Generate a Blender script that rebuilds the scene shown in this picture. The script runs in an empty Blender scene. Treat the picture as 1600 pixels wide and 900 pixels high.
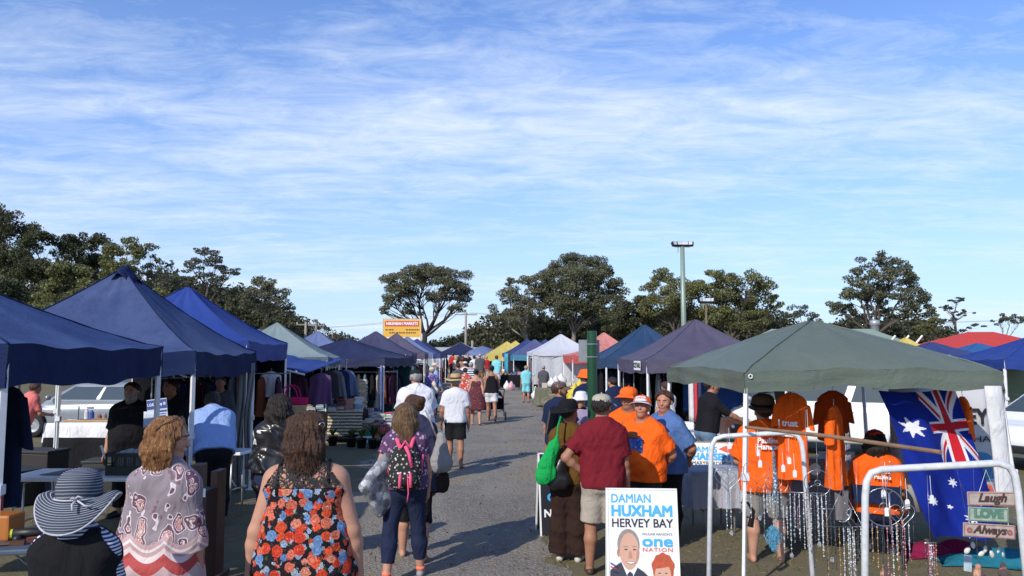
import bpy, bmesh, math, random
import numpy as np
from mathutils import Vector, Matrix
S = bpy.context.scene
COL = S.collection
R = math.radians
# ------------------------------------------------------------------ camera
CAM_Z, FOC, PITCH = 2.08, 1244.0, math.atan(107.0 / 1244.0)
cam_data = bpy.data.cameras.new('camera')
cam = bpy.data.objects.new('camera', cam_data)
COL.objects.link(cam)
cam.location = (0, 0, CAM_Z)
cam.rotation_euler = (math.pi / 2 + PITCH, 0, 0)
cam_data.lens, cam_data.sensor_width = 28.0, 36.0
cam_data.clip_start, cam_data.clip_end = 0.1, 4000
S.camera = cam
# ------------------------------------------------------------------ sun, sky, exposure
SUN_EL, SUN_AZ = 33.0, 33.5          # the sun stands behind the camera and to the left
sd = bpy.data.lights.new('sun', 'SUN')
sd.energy, sd.angle, sd.color = 4.6, R(0.5), (1.0, 0.93, 0.82)
so = bpy.data.objects.new('sun', sd)
COL.objects.link(so)
so.rotation_euler = (R(90 - SUN_EL), 0, R(-SUN_AZ))
S.view_settings.view_transform = 'Standard'
S.view_settings.look = 'None'
S.view_settings.gamma = 1
S.view_settings.use_curve_mapping = False
S.view_settings.exposure = -0.02
world = bpy.data.worlds.new('World')
S.world = world
world.use_nodes = True
class NT:
	"""small helper around a node tree"""
	def __init__(self, tree):
		self.t = tree
		self.n = tree.nodes
		self.l = tree.links
	def node(self, kind, **kw):
		nd = self.n.new(kind)
		for k, v in kw.items():
			setattr(nd, k, v)
		return nd
	def link(self, a, b):
		self.l.new(a, b)
	def put(self, sock, v):
		if hasattr(v, 'bl_idname') or isinstance(v, bpy.types.NodeSocket):
			self.l.new(v, sock)
		else:
			if sock.type == 'RGBA' and len(v) == 3:
				v = (*v, 1)
			sock.default_value = v
	def math(self, op, a, b=0.0, c=0.0, clamp=False):
		nd = self.node('ShaderNodeMath', operation=op, use_clamp=clamp)
		for s, v in zip(nd.inputs, (a, b, c)):
			self.put(s, v)
		return nd.outputs[0]
	def vmath(self, op, a, b=(0, 0, 0)):
		nd = self.node('ShaderNodeVectorMath', operation=op)
		self.put(nd.inputs[0], a)
		self.put(nd.inputs[1], b)
		return nd.outputs[0]
	def mix(self, f, a, b, mode='MIX'):
		nd = self.node('ShaderNodeMix', data_type='RGBA', blend_type=mode)
		self.put(nd.inputs[0], f)
		self.put(nd.inputs[6], a)
		self.put(nd.inputs[7], b)
		return nd.outputs[2]
	def ramp(self, f, stops, interp='LINEAR'):
		nd = self.node('ShaderNodeValToRGB')
		cr = nd.color_ramp
		cr.interpolation = interp
		while len(cr.elements) < len(stops):
			cr.elements.new(0.5)
		for e, (p, c) in zip(cr.elements, stops):
			e.position = p
			e.color = (*c, 1) if len(c) == 3 else c
		self.put(nd.inputs[0], f)
		return nd.outputs[0]
	def noise(self, vec, scale=5, detail=4, rough=0.55, dist=0.0, out=0):
		nd = self.node('ShaderNodeTexNoise')
		if vec is not None:
			self.link(vec, nd.inputs['Vector'])
		nd.inputs['Scale'].default_value = scale
		nd.inputs['Detail'].default_value = detail
		nd.inputs['Roughness'].default_value = rough
		nd.inputs['Distortion'].default_value = dist
		return nd.outputs[out]
	def voronoi(self, vec, scale=5, feature='F1', out=0, rnd=1.0):
		nd = self.node('ShaderNodeTexVoronoi', feature=feature)
		if vec is not None:
			self.link(vec, nd.inputs['Vector'])
		nd.inputs['Scale'].default_value = scale
		nd.inputs['Randomness'].default_value = rnd
		return nd.outputs[out]
	def coord(self, which='Object', scale=None, loc=None, rot=None):
		c = self.node('ShaderNodeTexCoord').outputs[which]
		if scale or loc or rot:
			m = self.node('ShaderNodeMapping')
			self.link(c, m.inputs[0])
			if scale:
				m.inputs['Scale'].default_value = scale
			if loc:
				m.inputs['Location'].default_value = loc
			if rot:
				m.inputs['Rotation'].default_value = rot
			c = m.outputs[0]
		return c
	def sep(self, v):
		nd = self.node('ShaderNodeSeparateXYZ')
		self.link(v, nd.inputs[0])
		return nd.outputs
	def comb(self, x, y, z):
		nd = self.node('ShaderNodeCombineXYZ')
		for s, v in zip(nd.inputs, (x, y, z)):
			self.put(s, v)
		return nd.outputs[0]
def build_world():
	w = NT(world.node_tree)
	w.n.clear()
	sky = w.node('ShaderNodeTexSky', sky_type='NISHITA')
	sky.sun_disc = False
	sky.sun_elevation = R(SUN_EL)
	sky.sun_rotation = R(180 + SUN_AZ)
	sky.altitude = 0
	sky.air_density = 1.0
	sky.dust_density = 0.35
	sky.ozone_density = 1.6
	d = w.coord('Generated')
	x, y, z = w.sep(d)
	zz = w.math('ADD', w.math('MAXIMUM', z, 0.0), 0.085)
	u = w.math('DIVIDE', x, zz)
	v = w.math('DIVIDE', y, zz)
	p = w.comb(u, v, 0.0)
	def layer(rot, sc, scale, detail, rough, dist, loc=(0, 0, 0)):
		m = w.node('ShaderNodeMapping')
		w.link(p, m.inputs[0])
		m.inputs['Rotation'].default_value = (0, 0, R(rot))
		m.inputs['Scale'].default_value = sc
		m.inputs['Location'].default_value = loc
		return w.noise(m.outputs[0], scale, detail, rough, dist)
	a = layer(9, (0.42, 1.5, 1), 0.85, 9, 0.62, 0.5, (3.1, 1.7, 0))
	b = layer(-10, (0.95, 1.7, 1), 3.4, 10, 0.70, 0.5, (7.3, 0.4, 0))
	c = layer(4, (0.5, 1.0, 1), 0.36, 3, 0.5, 0.2, (1.1, 5.2, 0))
	m = w.math('ADD', w.math('MULTIPLY', a, 0.52), w.math('MULTIPLY', b, 0.48))
	m = w.math('ADD', m, w.math('MULTIPLY', w.math('SUBTRACT', c, 0.5), 0.75))
	cov = w.ramp(m, [(0.43, (0, 0, 0)), (0.53, (0.36,) * 3), (0.68, (1.0,) * 3)])
	hz = w.ramp(z, [(0.0, (0.95,) * 3), (0.10, (0.74,) * 3), (0.22, (0.38,) * 3), (0.5, (0.0,) * 3)])
	base = w.mix(w.math('MULTIPLY', hz, 0.75), w.mix(1.0, sky.outputs[0], (0.84, 1.20, 1.82), 'MULTIPLY'), (5.6, 6.7, 8.6))
	cl = w.mix(w.math('MULTIPLY', cov, 0.78), base, (7.7, 8.6, 9.8))
	bg = w.node('ShaderNodeBackground')
	w.link(cl, bg.inputs[0])
	bg.inputs[1].default_value = 0.115
	out = w.node('ShaderNodeOutputWorld')
	w.link(bg.outputs[0], out.inputs[0])
build_world()
# ------------------------------------------------------------------ photograph geometry -> metres
def ray(px, py):
	u = -(py - 450.0) / FOC
	return ((px - 800.0) / FOC, math.cos(PITCH) - math.sin(PITCH) * u, math.sin(PITCH) + math.cos(PITCH) * u)
def at(px, py, Y):
	r = ray(px, py)
	k = Y / r[1]
	return Vector((r[0] * k, Y, CAM_Z + r[2] * k))
def ground(px, py):
	r = ray(px, py)
	k = -CAM_Z / r[2]
	return Vector((r[0] * k, r[1] * k, 0))
def gz(y):
	"""the showground rises gently beyond the first tents"""
	return 0.0115 * min(max(0.0, y - 34.0), 80.0)
# ------------------------------------------------------------------ objects
def link(o, parent=None):
	COL.objects.link(o)
	if parent is not None:
		o.parent = parent
	return o
def tag(o, label=None, cat=None, group=None, kind=None):
	if label:
		o['label'] = label
	if cat:
		o['category'] = cat
	if group:
		o['group'] = group
	if kind:
		o['kind'] = kind
	return o
def thing(name, label, cat, loc=(0, 0, 0), rz=0.0, group=None):
	o = bpy.data.objects.new(name, None)
	o.empty_display_size = 0.2
	o.location = loc
	o.rotation_euler = (0, 0, rz)
	link(o)
	return tag(o, label, cat, group)
class MB:
	"""collects simple shapes; build() links them as one mesh object"""
	def __init__(self):
		self.v, self.f, self.uv = [], [], {}
	def add(self, vs, fs, M=None):
		o = len(self.v)
		self.v += [tuple(M @ Vector(p)) if M is not None else tuple(p) for p in vs]
		self.f += [tuple(i + o for i in f) for f in fs]
		return self
	def box(self, c, s, M=None):
		x, y, z = c
		a, b, d = s[0] / 2, s[1] / 2, s[2] / 2
		vs = [(x + i * a, y + j * b, z + k * d) for i in (-1, 1) for j in (-1, 1) for k in (-1, 1)]
		fs = [(0, 1, 3, 2), (4, 6, 7, 5), (0, 4, 5, 1), (2, 3, 7, 6), (0, 2, 6, 4), (1, 5, 7, 3)]
		return self.add(vs, fs, M)
	def tube(self, pts, r, n=8, cap=True, closed=False):
		pts = [Vector(p) for p in pts]
		rs = r if isinstance(r, (list, tuple)) else [r] * len(pts)
		o = len(self.v)
		m = len(pts)
		prev = None
		for i, p in enumerate(pts):
			if closed:
				t = (pts[(i + 1) % m] - pts[i - 1])
			else:
				t = pts[min(i + 1, m - 1)] - pts[max(i - 1, 0)]
			if t.length < 1e-9:
				t = Vector((0, 0, 1))
			t.normalize()
			if prev is None:
				ref = Vector((0, 0, 1)) if abs(t.z) < 0.9 else Vector((1, 0, 0))
				a = t.cross(ref).normalized()
			else:
				a = (prev - t * prev.dot(t))
				if a.length < 1e-6:
					a = t.cross(Vector((1, 0, 0)))
				a.normalize()
			prev = a
			b = t.cross(a)
			for k in range(n):
				an = 2 * math.pi * k / n
				q = p + (a * math.cos(an) + b * math.sin(an)) * rs[i]
				self.v.append(tuple(q))
		rng = m if closed else m - 1
		for i in range(rng):
			j = (i + 1) % m
			for k in range(n):
				l = (k + 1) % n
				self.f.append((o + i * n + k, o + i * n + l, o + j * n + l, o + j * n + k))
		if cap and not closed:
			self.f.append(tuple(o + k for k in reversed(range(n))))
			self.f.append(tuple(o + (m - 1) * n + k for k in range(n)))
		return self
	def lathe(self, prof, n=20, M=None, sx=1.0, sy=1.0, warp=None, cap=False):
		"""profile of (radius, z) turned about z; warp(x, y, z, r) may bend it"""
		vs, fs = [], []
		for r, z in prof:
			for k in range(n):
				an = 2 * math.pi * k / n
				x, y, zz = r * math.cos(an) * sx, r * math.sin(an) * sy, z
				if warp:
					x, y, zz = warp(x, y, zz, r)
				vs.append((x, y, zz))
		for i in range(len(prof) - 1):
			for k in range(n):
				l = (k + 1) % n
				fs.append((i * n + k, i * n + l, (i + 1) * n + l, (i + 1) * n + k))
		if cap:
			fs.append(tuple(reversed(range(n))))
			fs.append(tuple((len(prof) - 1) * n + k for k in range(n)))
		return self.add(vs, fs, M)
	def ball(self, c, r, n=8, m=6, M=None):
		rx, ry, rz = r if isinstance(r, (list, tuple)) else (r, r, r)
		vs, fs = [], []
		for i in range(m + 1):
			th = math.pi * i / m
			for k in range(n):
				an = 2 * math.pi * k / n
				vs.append((c[0] + rx * math.sin(th) * math.cos(an), c[1] + ry * math.sin(th) * math.sin(an), c[2] + rz * math.cos(th)))
		for i in range(m):
			for k in range(n):
				l = (k + 1) % n
				fs.append((i * n + k, (i + 1) * n + k, (i + 1) * n + l, i * n + l))
		return self.add(vs, fs, M)
	def prism(self, poly, z0, z1, M=None):
		"""polygon in xy pulled from z0 to z1"""
		n = len(poly)
		vs = [(x, y, z0) for x, y in poly] + [(x, y, z1) for x, y in poly]
		fs = [tuple(reversed(range(n))), tuple(range(n, 2 * n))]
		fs += [(i, (i + 1) % n, n + (i + 1) % n, n + i) for i in range(n)]
		return self.add(vs, fs, M)
	def sheet(self, fn, nu, nv):
		vs = [tuple(fn(i / nu, j / nv)) for j in range(nv + 1) for i in range(nu + 1)]
		fs = [(j * (nu + 1) + i, j * (nu + 1) + i + 1, (j + 1) * (nu + 1) + i + 1, (j + 1) * (nu + 1) + i) for j in range(nv) for i in range(nu)]
		return self.add(vs, fs)
	def build(self, name, mat, parent=None, smooth=False, bevel=0.0, thick=0.0, weld=False, seg=2):
		me = bpy.data.meshes.new(name)
		me.from_pydata(self.v, [], self.f)
		if bevel or weld:
			bm = bmesh.new()
			bm.from_mesh(me)
			if weld:
				bmesh.ops.remove_doubles(bm, verts=bm.verts, dist=1e-4)
			if bevel:
				bmesh.ops.recalc_face_normals(bm, faces=bm.faces)
				bmesh.ops.bevel(bm, geom=[e for e in bm.edges if len(e.link_faces) == 2 and e.calc_face_angle(0) > 0.5], offset=bevel, segments=seg, affect='EDGES', profile=0.6)
			bm.to_mesh(me)
			bm.free()
		if smooth:
			me.polygons.foreach_set('use_smooth', [True] * len(me.polygons))
		me.update()
		o = bpy.data.objects.new(name, me)
		if isinstance(mat, (list, tuple)):
			for q in mat:
				me.materials.append(q)
		elif mat is not None:
			me.materials.append(mat)
		link(o, parent)
		if thick:
			md = o.modifiers.new('thickness', 'SOLIDIFY')
			md.thickness = thick
			md.offset = 0
		return o
def RZ(a):
	return Matrix.Rotation(a, 4, 'Z')
def TR(x, y, z):
	return Matrix.Translation((x, y, z))
def text(body, size, mat, parent=None, M=None, bold=0.0, align='CENTER', shear=0.0, spacing=1.0, width=None, depth=0.0008, name='lettering', font_line=1.0):
	"""real letters as thin flat meshes; M places the text plane (x along the line, y up) in the parent's frame"""
	cu = bpy.data.curves.new(name, 'FONT')
	cu.body = body
	cu.size = size
	cu.align_x = align
	cu.align_y = 'CENTER'
	cu.shear = shear
	cu.extrude = depth
	cu.space_character = spacing
	cu.space_line = font_line
	cu.resolution_u = 3
	t = bpy.data.objects.new(name, cu)
	me = t.to_mesh().copy()
	bpy.data.objects.remove(t)
	me.name = name
	n = len(me.vertices)
	co = np.empty(n * 3)
	me.vertices.foreach_get('co', co)
	co = co.reshape(-1, 3)
	if width:
		co[:, 0] *= width / max(co[:, 0].max() - co[:, 0].min(), 1e-6)
	if bold:                                   # heavier strokes: the letters laid over themselves a little apart
		fs = [tuple(p.vertices) for p in me.polygons]
		sh = [(bold * 1.5 * math.cos(k), bold * 1.5 * math.sin(k), 0.00012 * i) for i, k in enumerate((0.8, 2.4, 3.9, 5.5))]
		al = np.concatenate([co + np.array(q) for q in sh])
		me = bpy.data.meshes.new(name)
		me.from_pydata(al.tolist(), [], [tuple(v + n * i for v in f) for i in range(4) for f in fs])
	else:
		me.vertices.foreach_set('co', co.ravel())
	if M is not None:
		me.transform(M)
	me.materials.clear()
	me.materials.append(mat)
	o = bpy.data.objects.new(name, me)
	return link(o, parent)
FRONT = Matrix.Rotation(math.pi / 2, 4, 'X')
def hashf(*a):
	return random.Random('|'.join(map(str, a))).random()
# ------------------------------------------------------------------ materials
_mats = {}
def mat_new(name):
	m = bpy.data.materials.new(name)
	m.use_nodes = True
	t = NT(m.node_tree)
	b = t.n['Principled BSDF']
	return m, t, b
def bump(t, b, h, strength=0.3, dist=0.01):
	nd = t.node('ShaderNodeBump')
	nd.inputs['Strength'].default_value = strength
	nd.inputs['Distance'].default_value = dist
	t.link(h, nd.inputs['Height'])
	t.link(nd.outputs[0], b.inputs['Normal'])
def paint(name, col, rough=0.5, metal=0.0, var=0.12, scale=9, spec=None, bmp=0.0, bscale=60):
	"""plain surface with slight uneven wear"""
	if name in _mats:
		return _mats[name]
	m, t, b = mat_new(name)
	c = t.coord('Object')
	n = t.noise(c, scale, 5, 0.6)
	dark = tuple(max(0, v * (1 - 2.2 * var)) for v in col)
	lite = tuple(min(1, v * (1 + var)) for v in col)
	t.link(t.mix(n, dark, lite), b.inputs['Base Color'])
	t.put(b.inputs['Roughness'], t.math('ADD', t.math('MULTIPLY', n, 0.2), rough - 0.1))
	b.inputs['Metallic'].default_value = metal
	if spec is not None:
		b.inputs['Specular IOR Level'].default_value = spec
	if bmp:
		bump(t, b, t.noise(c, bscale, 3), bmp, 0.01)
	_mats[name] = m
	return m
def cloth(name, col, var=0.10, fold=0.55, fscale=9, rough=0.9, sheen=0.0, trans=0.0, spec=0.12):
	"""woven cloth: soft uneven dye, fold relief"""
	if name in _mats:
		return _mats[name]
	m, t, b = mat_new(name)
	c = t.coord('Object', scale=(1, 1, 0.6))
	n = t.noise(c, 4, 4, 0.6)
	fine = t.noise(t.coord('Object'), 140, 2, 0.5)
	k = t.math('ADD', t.math('MULTIPLY', n, 0.7), t.math('MULTIPLY', fine, 0.3))
	t.link(t.mix(k, tuple(v * (1 - 1.6 * var) for v in col), tuple(min(1, v * (1 + 1.6 * var)) for v in col)), b.inputs['Base Color'])
	b.inputs['Roughness'].default_value = rough
	b.inputs['Specular IOR Level'].default_value = spec
	if sheen:
		b.inputs['Sheen Weight'].default_value = sheen
	f = t.noise(c, fscale, 3, 0.5, 0.8)
	bump(t, b, f, fold, 0.05)
	if trans:
		tr = t.node('ShaderNodeBsdfTranslucent')
		tr.inputs[0].default_value = (*col, 1)
		mx = t.node('ShaderNodeMixShader')
		mx.inputs[0].default_value = trans
		out = t.n['Material Output']
		t.link(b.outputs[0], mx.inputs[1])
		t.link(tr.outputs[0], mx.inputs[2])
		t.link(mx.outputs[0], out.inputs[0])
	_mats[name] = m
	return m
def skin(name, col):
	if name in _mats:
		return _mats[name]
	m, t, b = mat_new(name)
	c = t.coord('Object')
	n = t.noise(c, 7, 4, 0.6)
	f = t.noise(c, 60, 3, 0.6)
	k = t.math('ADD', t.math('MULTIPLY', n, 0.7), t.math('MULTIPLY', f, 0.3))
	t.link(t.ramp(k, [(0.3, tuple(v * q for v, q in zip(col, (0.86, 0.74, 0.70)))), (0.55, col), (0.75, tuple(min(1, v * 1.1) for v in col))]), b.inputs['Base Color'])
	b.inputs['Roughness'].default_value = 0.55
	b.inputs['Specular IOR Level'].default_value = 0.3
	b.inputs['Subsurface Weight'].default_value = 0.08
	b.inputs['Subsurface Radius'].default_value = (0.012, 0.005, 0.003)
	bump(t, b, t.noise(c, 120, 2), 0.12, 0.004)
	_mats[name] = m
	return m
def hairm(name, col, col2=None):
	if name in _mats:
		return _mats[name]
	m, t, b = mat_new(name)
	c = t.coord('Object', scale=(55, 55, 5))
	n = t.noise(c, 2.2, 4, 0.65, 0.6)
	g = t.noise(t.coord('Object'), 9, 3)
	c2 = col2 or tuple(min(1, v * 1.9) for v in col)
	k = t.math('ADD', t.math('MULTIPLY', n, 0.75), t.math('MULTIPLY', g, 0.35))
	t.link(t.ramp(k, [(0.36, tuple(v * 0.45 for v in col)), (0.55, col), (0.74, c2)]), b.inputs['Base Color'])
	b.inputs['Roughness'].default_value = 0.45
	b.inputs['Specular IOR Level'].default_value = 0.35
	bump(t, b, n, 0.9, 0.02)
	_mats[name] = m
	return m
def glossy(name, col, rough=0.2, metal=0.0, coat=0.0):
	if name in _mats:
		return _mats[name]
	m, t, b = mat_new(name)
	n = t.noise(t.coord('Object'), 6, 3)
	t.link(t.mix(n, tuple(v * 0.88 for v in col), tuple(min(1, v * 1.06) for v in col)), b.inputs['Base Color'])
	b.inputs['Roughness'].default_value = rough
	b.inputs['Metallic'].default_value = metal
	b.inputs['Coat Weight'].default_value = coat
	_mats[name] = m
	return m
def glass(name, col=(0.03, 0.04, 0.045)):
	return glossy(name, col, 0.06, 0.0, 0.6)
def canopy_mat(name, col, fade=(0.3, 0.33, 0.42), fade_amt=0.3, trans=0.12, stains=0.25, rough=0.6, spec=0.2):
	"""polyester tent cloth: sun-bleached in patches, streaked with dirt, some shine"""
	if name in _mats:
		return _mats[name]
	m, t, b = mat_new(name)
	c = t.coord('Object')
	n = t.noise(c, 1.1, 5, 0.62, 0.4)
	s = t.noise(t.coord('Object', scale=(3, 3, 0.7)), 2.4, 5, 0.7)
	sp = t.noise(c, 16, 3, 0.7)
	colr = t.mix(t.math('MULTIPLY', t.ramp(n, [(0.35, (0, 0, 0)), (0.7, (1, 1, 1))]), fade_amt), col, fade)
	colr = t.mix(t.math('MULTIPLY', t.ramp(s, [(0.5, (0, 0, 0)), (0.75, (1, 1, 1))]), stains), colr, tuple(v * 0.5 for v in col))
	colr = t.mix(t.math('MULTIPLY', t.ramp(sp, [(0.68, (0, 0, 0)), (0.74, (1, 1, 1))]), stains), colr, tuple(v * 0.35 for v in col))
	t.link(colr, b.inputs['Base Color'])
	b.inputs['Roughness'].default_value = rough
	b.inputs['Specular IOR Level'].default_value = spec
	w = t.math('ADD', t.noise(t.coord('Object', scale=(1, 1, 0.8)), 2.6, 3, 0.5, 1.0), t.math('MULTIPLY', t.noise(t.coord('Object', scale=(1, 1, 2.2)), 9, 3, 0.55, 2.0), 0.28))
	bump(t, b, w, 0.38, 0.05)
	tr = t.node('ShaderNodeBsdfTranslucent')
	tr.inputs[0].default_value = (*col, 1)
	mx = t.node('ShaderNodeMixShader')
	mx.inputs[0].default_value = trans
	t.link(b.outputs[0], mx.inputs[1])
	t.link(tr.outputs[0], mx.inputs[2])
	t.link(mx.outputs[0], t.n['Material Output'].inputs[0])
	_mats[name] = m
	return m
def leaf_mat(name, dark, light, brown=(0.07, 0.05, 0.025), ncl=0.35):
	if name in _mats:
		return _mats[name]
	m, t, b = mat_new(name)
	g = t.node('ShaderNodeNewGeometry')
	c = t.coord('Object')
	n = t.noise(c, ncl, 3, 0.6)
	r = g.outputs['Random Per Island']
	k = t.math('ADD', t.math('MULTIPLY', n, 0.6), t.math('MULTIPLY', r, 0.45))
	oi = t.node('ShaderNodeObjectInfo').outputs['Random']
	colr = t.ramp(k, [(0.28, dark), (0.52, tuple((a + b_) / 2 for a, b_ in zip(dark, light))), (0.75, light)])
	colr = t.mix(t.math('MULTIPLY', t.math('GREATER_THAN', r, 0.9), 0.6), colr, brown)
	colr = t.mix(t.math('MULTIPLY', oi, 0.3), colr, tuple(v * q for v, q in zip(light, (1.1, 0.85, 0.8))))
	t.link(colr, b.inputs['Base Color'])
	b.inputs['Roughness'].default_value = 0.55
	b.inputs['Specular IOR Level'].default_value = 0.35
	tr = t.node('ShaderNodeBsdfTranslucent')
	t.link(colr, tr.inputs[0])
	mx = t.node('ShaderNodeMixShader')
	mx.inputs[0].default_value = 0.36
	t.link(b.outputs[0], mx.inputs[1])
	t.link(tr.outputs[0], mx.inputs[2])
	t.link(mx.outputs[0], t.n['Material Output'].inputs[0])
	_mats[name] = m
	return m
def ground_mat():
	m, t, b = mat_new('dry grass and dirt')
	c = t.coord('Object')
	big = t.noise(c, 0.35, 5, 0.6, 0.3)
	mid = t.noise(c, 2.3, 6, 0.65, 0.4)
	fine = t.noise(c, 38, 5, 0.72)
	k = t.math('ADD', t.math('MULTIPLY', big, 0.5), t.math('MULTIPLY', mid, 0.5))
	base = t.ramp(k, [(0.36, (0.20, 0.185, 0.155)), (0.48, (0.25, 0.215, 0.145)), (0.56, (0.20, 0.185, 0.105)), (0.70, (0.29, 0.245, 0.155))])
	base = t.mix(t.math('MULTIPLY', fine, 0.85), base, (0.055, 0.050, 0.026))
	straw = t.ramp(t.noise(t.coord('Object', scale=(1.0, 0.5, 1)), 75, 4, 0.75), [(0.56, (0, 0, 0)), (0.68, (1, 1, 1))])
	base = t.mix(t.math('MULTIPLY', straw, 0.55), base, (0.30, 0.25, 0.14))
	t.link(base, b.inputs['Base Color'])
	b.inputs['Roughness'].default_value = 0.95
	b.inputs['Specular IOR Level'].default_value = 0.1
	bump(t, b, t.math('ADD', t.math('MULTIPLY', fine, 0.5), t.math('MULTIPLY', mid, 0.6)), 0.8, 0.04)
	return m
def road_mat():
	m, t, b = mat_new('grey gravel lane')
	c = t.coord('Object')
	big = t.noise(c, 0.5, 5, 0.6, 0.5)
	mid = t.noise(t.coord('Object', scale=(1.0, 0.35, 1)), 1.6, 6, 0.65, 0.3)
	fine = t.noise(c, 42, 5, 0.75)
	st = t.voronoi(c, 30, 'F1', 1)
	k = t.math('ADD', t.math('MULTIPLY', big, 0.55), t.math('MULTIPLY', mid, 0.45))
	base = t.ramp(k, [(0.33, (0.20, 0.184, 0.162)), (0.48, (0.262, 0.24, 0.21)), (0.54, (0.31, 0.28, 0.23)), (0.62, (0.325, 0.26, 0.165))])
	base = t.mix(t.math('MULTIPLY', t.ramp(fine, [(0.35, (1, 1, 1)), (0.6, (0, 0, 0))]), 0.42), base, (0.07, 0.07, 0.072))
	g = t.sep(st)[0]
	base = t.mix(t.math('MULTIPLY', t.ramp(g, [(0.78, (0, 0, 0)), (0.9, (1, 1, 1))]), 0.6), base, (0.33, 0.32, 0.30))
	t.link(base, b.inputs['Base Color'])
	b.inputs['Roughness'].default_value = 0.92
	b.inputs['Specular IOR Level'].default_value = 0.15
	bump(t, b, t.math('ADD', fine, t.math('MULTIPLY', t.voronoi(c, 30), 0.8)), 0.9, 0.03)
	return m
WHITE_METAL = paint('white powder coated steel', (0.72, 0.73, 0.74), 0.35, 0.0, 0.1, 14)
GREY_METAL = paint('grey steel tube', (0.40, 0.41, 0.42), 0.4, 0.4, 0.12)
DARK = paint('dark plastic', (0.018, 0.018, 0.02), 0.5, 0, 0.2)
BLACK = cloth('black cloth', (0.012, 0.012, 0.014))
WOOD = paint('raw pine', (0.42, 0.27, 0.14), 0.6, 0, 0.22, 7)
BROWN = paint('brown stained wood', (0.085, 0.034, 0.018), 0.5, 0, 0.25, 7)
WHITE_CLOTH = cloth('white cotton', (0.74, 0.74, 0.76), 0.05)
WHITE_PLASTIC = paint('white plastic', (0.78, 0.78, 0.79), 0.35, 0, 0.06)
INK_BLUE = paint('sky blue ink', (0.05, 0.36, 0.74), 0.6, 0, 0.05)
INK_BLACK = paint('black ink', (0.012, 0.012, 0.02), 0.6, 0, 0.05)
INK_RED = paint('red orange ink', (0.62, 0.10, 0.05), 0.6, 0, 0.05)
INK_WHITE = paint('white ink', (0.8, 0.8, 0.8), 0.6, 0, 0.03)
CARD = paint('brown cardboard', (0.36, 0.23, 0.12), 0.85, 0, 0.12)
# ------------------------------------------------------------------ setting: ground, lane, far wood
rnd = random.Random(7)
def wob(x, seed=0.0):
	return math.sin(x * 1.3 + seed) * 0.5 + math.sin(x * 3.1 + 1.7 * seed) * 0.3 + math.sin(x * 7.7 + seed * 2.3) * 0.2
g = MB()
GY = [-60, -5, 4, 10, 16, 22, 28, 34, 40, 46, 52, 60, 68, 76, 84, 92, 100, 107, 114, 125, 160, 260, 600, 1900]
g.sheet(lambda u, v: (-900 + 1800 * u, GY[int(round(v * (len(GY) - 1)))], gz(GY[int(round(v * (len(GY) - 1)))])), 8, len(GY) - 1)
tag(g.build('ground', ground_mat()), kind='structure')
LANE_L = [(-14, -1.6), (6, -1.75), (9, -2.0), (13, -2.5), (20, -3.2), (30, -3.7), (50, -4.6), (80, -6.4), (120, -9)]
LANE_R = [(-14, 1.0), (6, 0.55), (9, 0.5), (13, 0.75), (20, 1.2), (30, 1.3), (40, 0.9), (50, 0.2), (80, -1.6), (120, -4)]
def lerp_tab(tab, y):
	for (a, b), (c, d) in zip(tab, tab[1:]):
		if y <= c:
			return b + (d - b) * (y - a) / (c - a)
	return tab[-1][1]
lane = MB()
ys = [-14 + 0.16 * i for i in range(838)]
vs, fs = [], []
NX = 8
for j, y in enumerate(ys):
	a = lerp_tab(LANE_L, y) + 0.30 * wob(y * 1.1, 1) + 0.16 * wob(y * 6, 4)
	b = lerp_tab(LANE_R, y) + 0.30 * wob(y * 1.3, 2) + 0.16 * wob(y * 6.3, 5)
	for i in range(NX + 1):
		vs.append((a + (b - a) * i / NX, y, gz(y) + 0.004 + (0.03 if y > 40 else 0)))
	if j:
		for i in range(NX):
			o = (j - 1) * (NX + 1) + i
			fs.append((o, o + 1, o + NX + 2, o + NX + 1))
lane.add(vs, fs)
tag(lane.build('gravel_lane', road_mat()), kind='structure')
def leaf_mesh(name, pos, size, mat, rng, parent=None, droop=0.35, asp=0.58, curl=True):
	"""many separate leaf-spray faces at the given points"""
	n = len(pos)
	d = rng.normal(size=(n, 3))
	d[:, 2] -= droop
	d /= np.linalg.norm(d, axis=1)[:, None]
	e = np.cross(d, rng.normal(size=(n, 3)))
	e /= np.linalg.norm(e, axis=1)[:, None] + 1e-9
	L = (size * rng.uniform(0.6, 1.35, n))[:, None]
	p0 = pos - d * L * 0.5
	p2 = pos + d * L * 0.5
	p1 = pos + e * L * asp * 0.5 - d * L * 0.08
	p3 = pos - e * L * asp * 0.5 - d * L * 0.08
	co = np.stack([p0, p1, p2, p3], 1).reshape(-1)
	me = bpy.data.meshes.new(name)
	me.vertices.add(4 * n)
	me.vertices.foreach_set('co', co)
	me.loops.add(4 * n)
	me.loops.foreach_set('vertex_index', np.arange(4 * n, dtype=np.int32))
	me.polygons.add(n)
	me.polygons.foreach_set('loop_start', np.arange(0, 4 * n, 4, dtype=np.int32))
	me.polygons.foreach_set('loop_total', np.full(n, 4, dtype=np.int32))
	me.update(calc_edges=True)
	me.materials.append(mat)
	o = bpy.data.objects.new(name, me)
	return link(o, parent)
EUC = leaf_mat('eucalypt leaves', (0.052, 0.060, 0.036), (0.235, 0.25, 0.145), ncl=0.35)
OLIVE = leaf_mat('olive green leaves', (0.050, 0.064, 0.024), (0.255, 0.275, 0.11), ncl=0.3)
DEEP = leaf_mat('dark evergreen leaves', (0.024, 0.032, 0.018), (0.14, 0.155, 0.075), ncl=0.3)
PINE = leaf_mat('pine needles', (0.036, 0.046, 0.034), (0.16, 0.18, 0.13), ncl=0.4)
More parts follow.
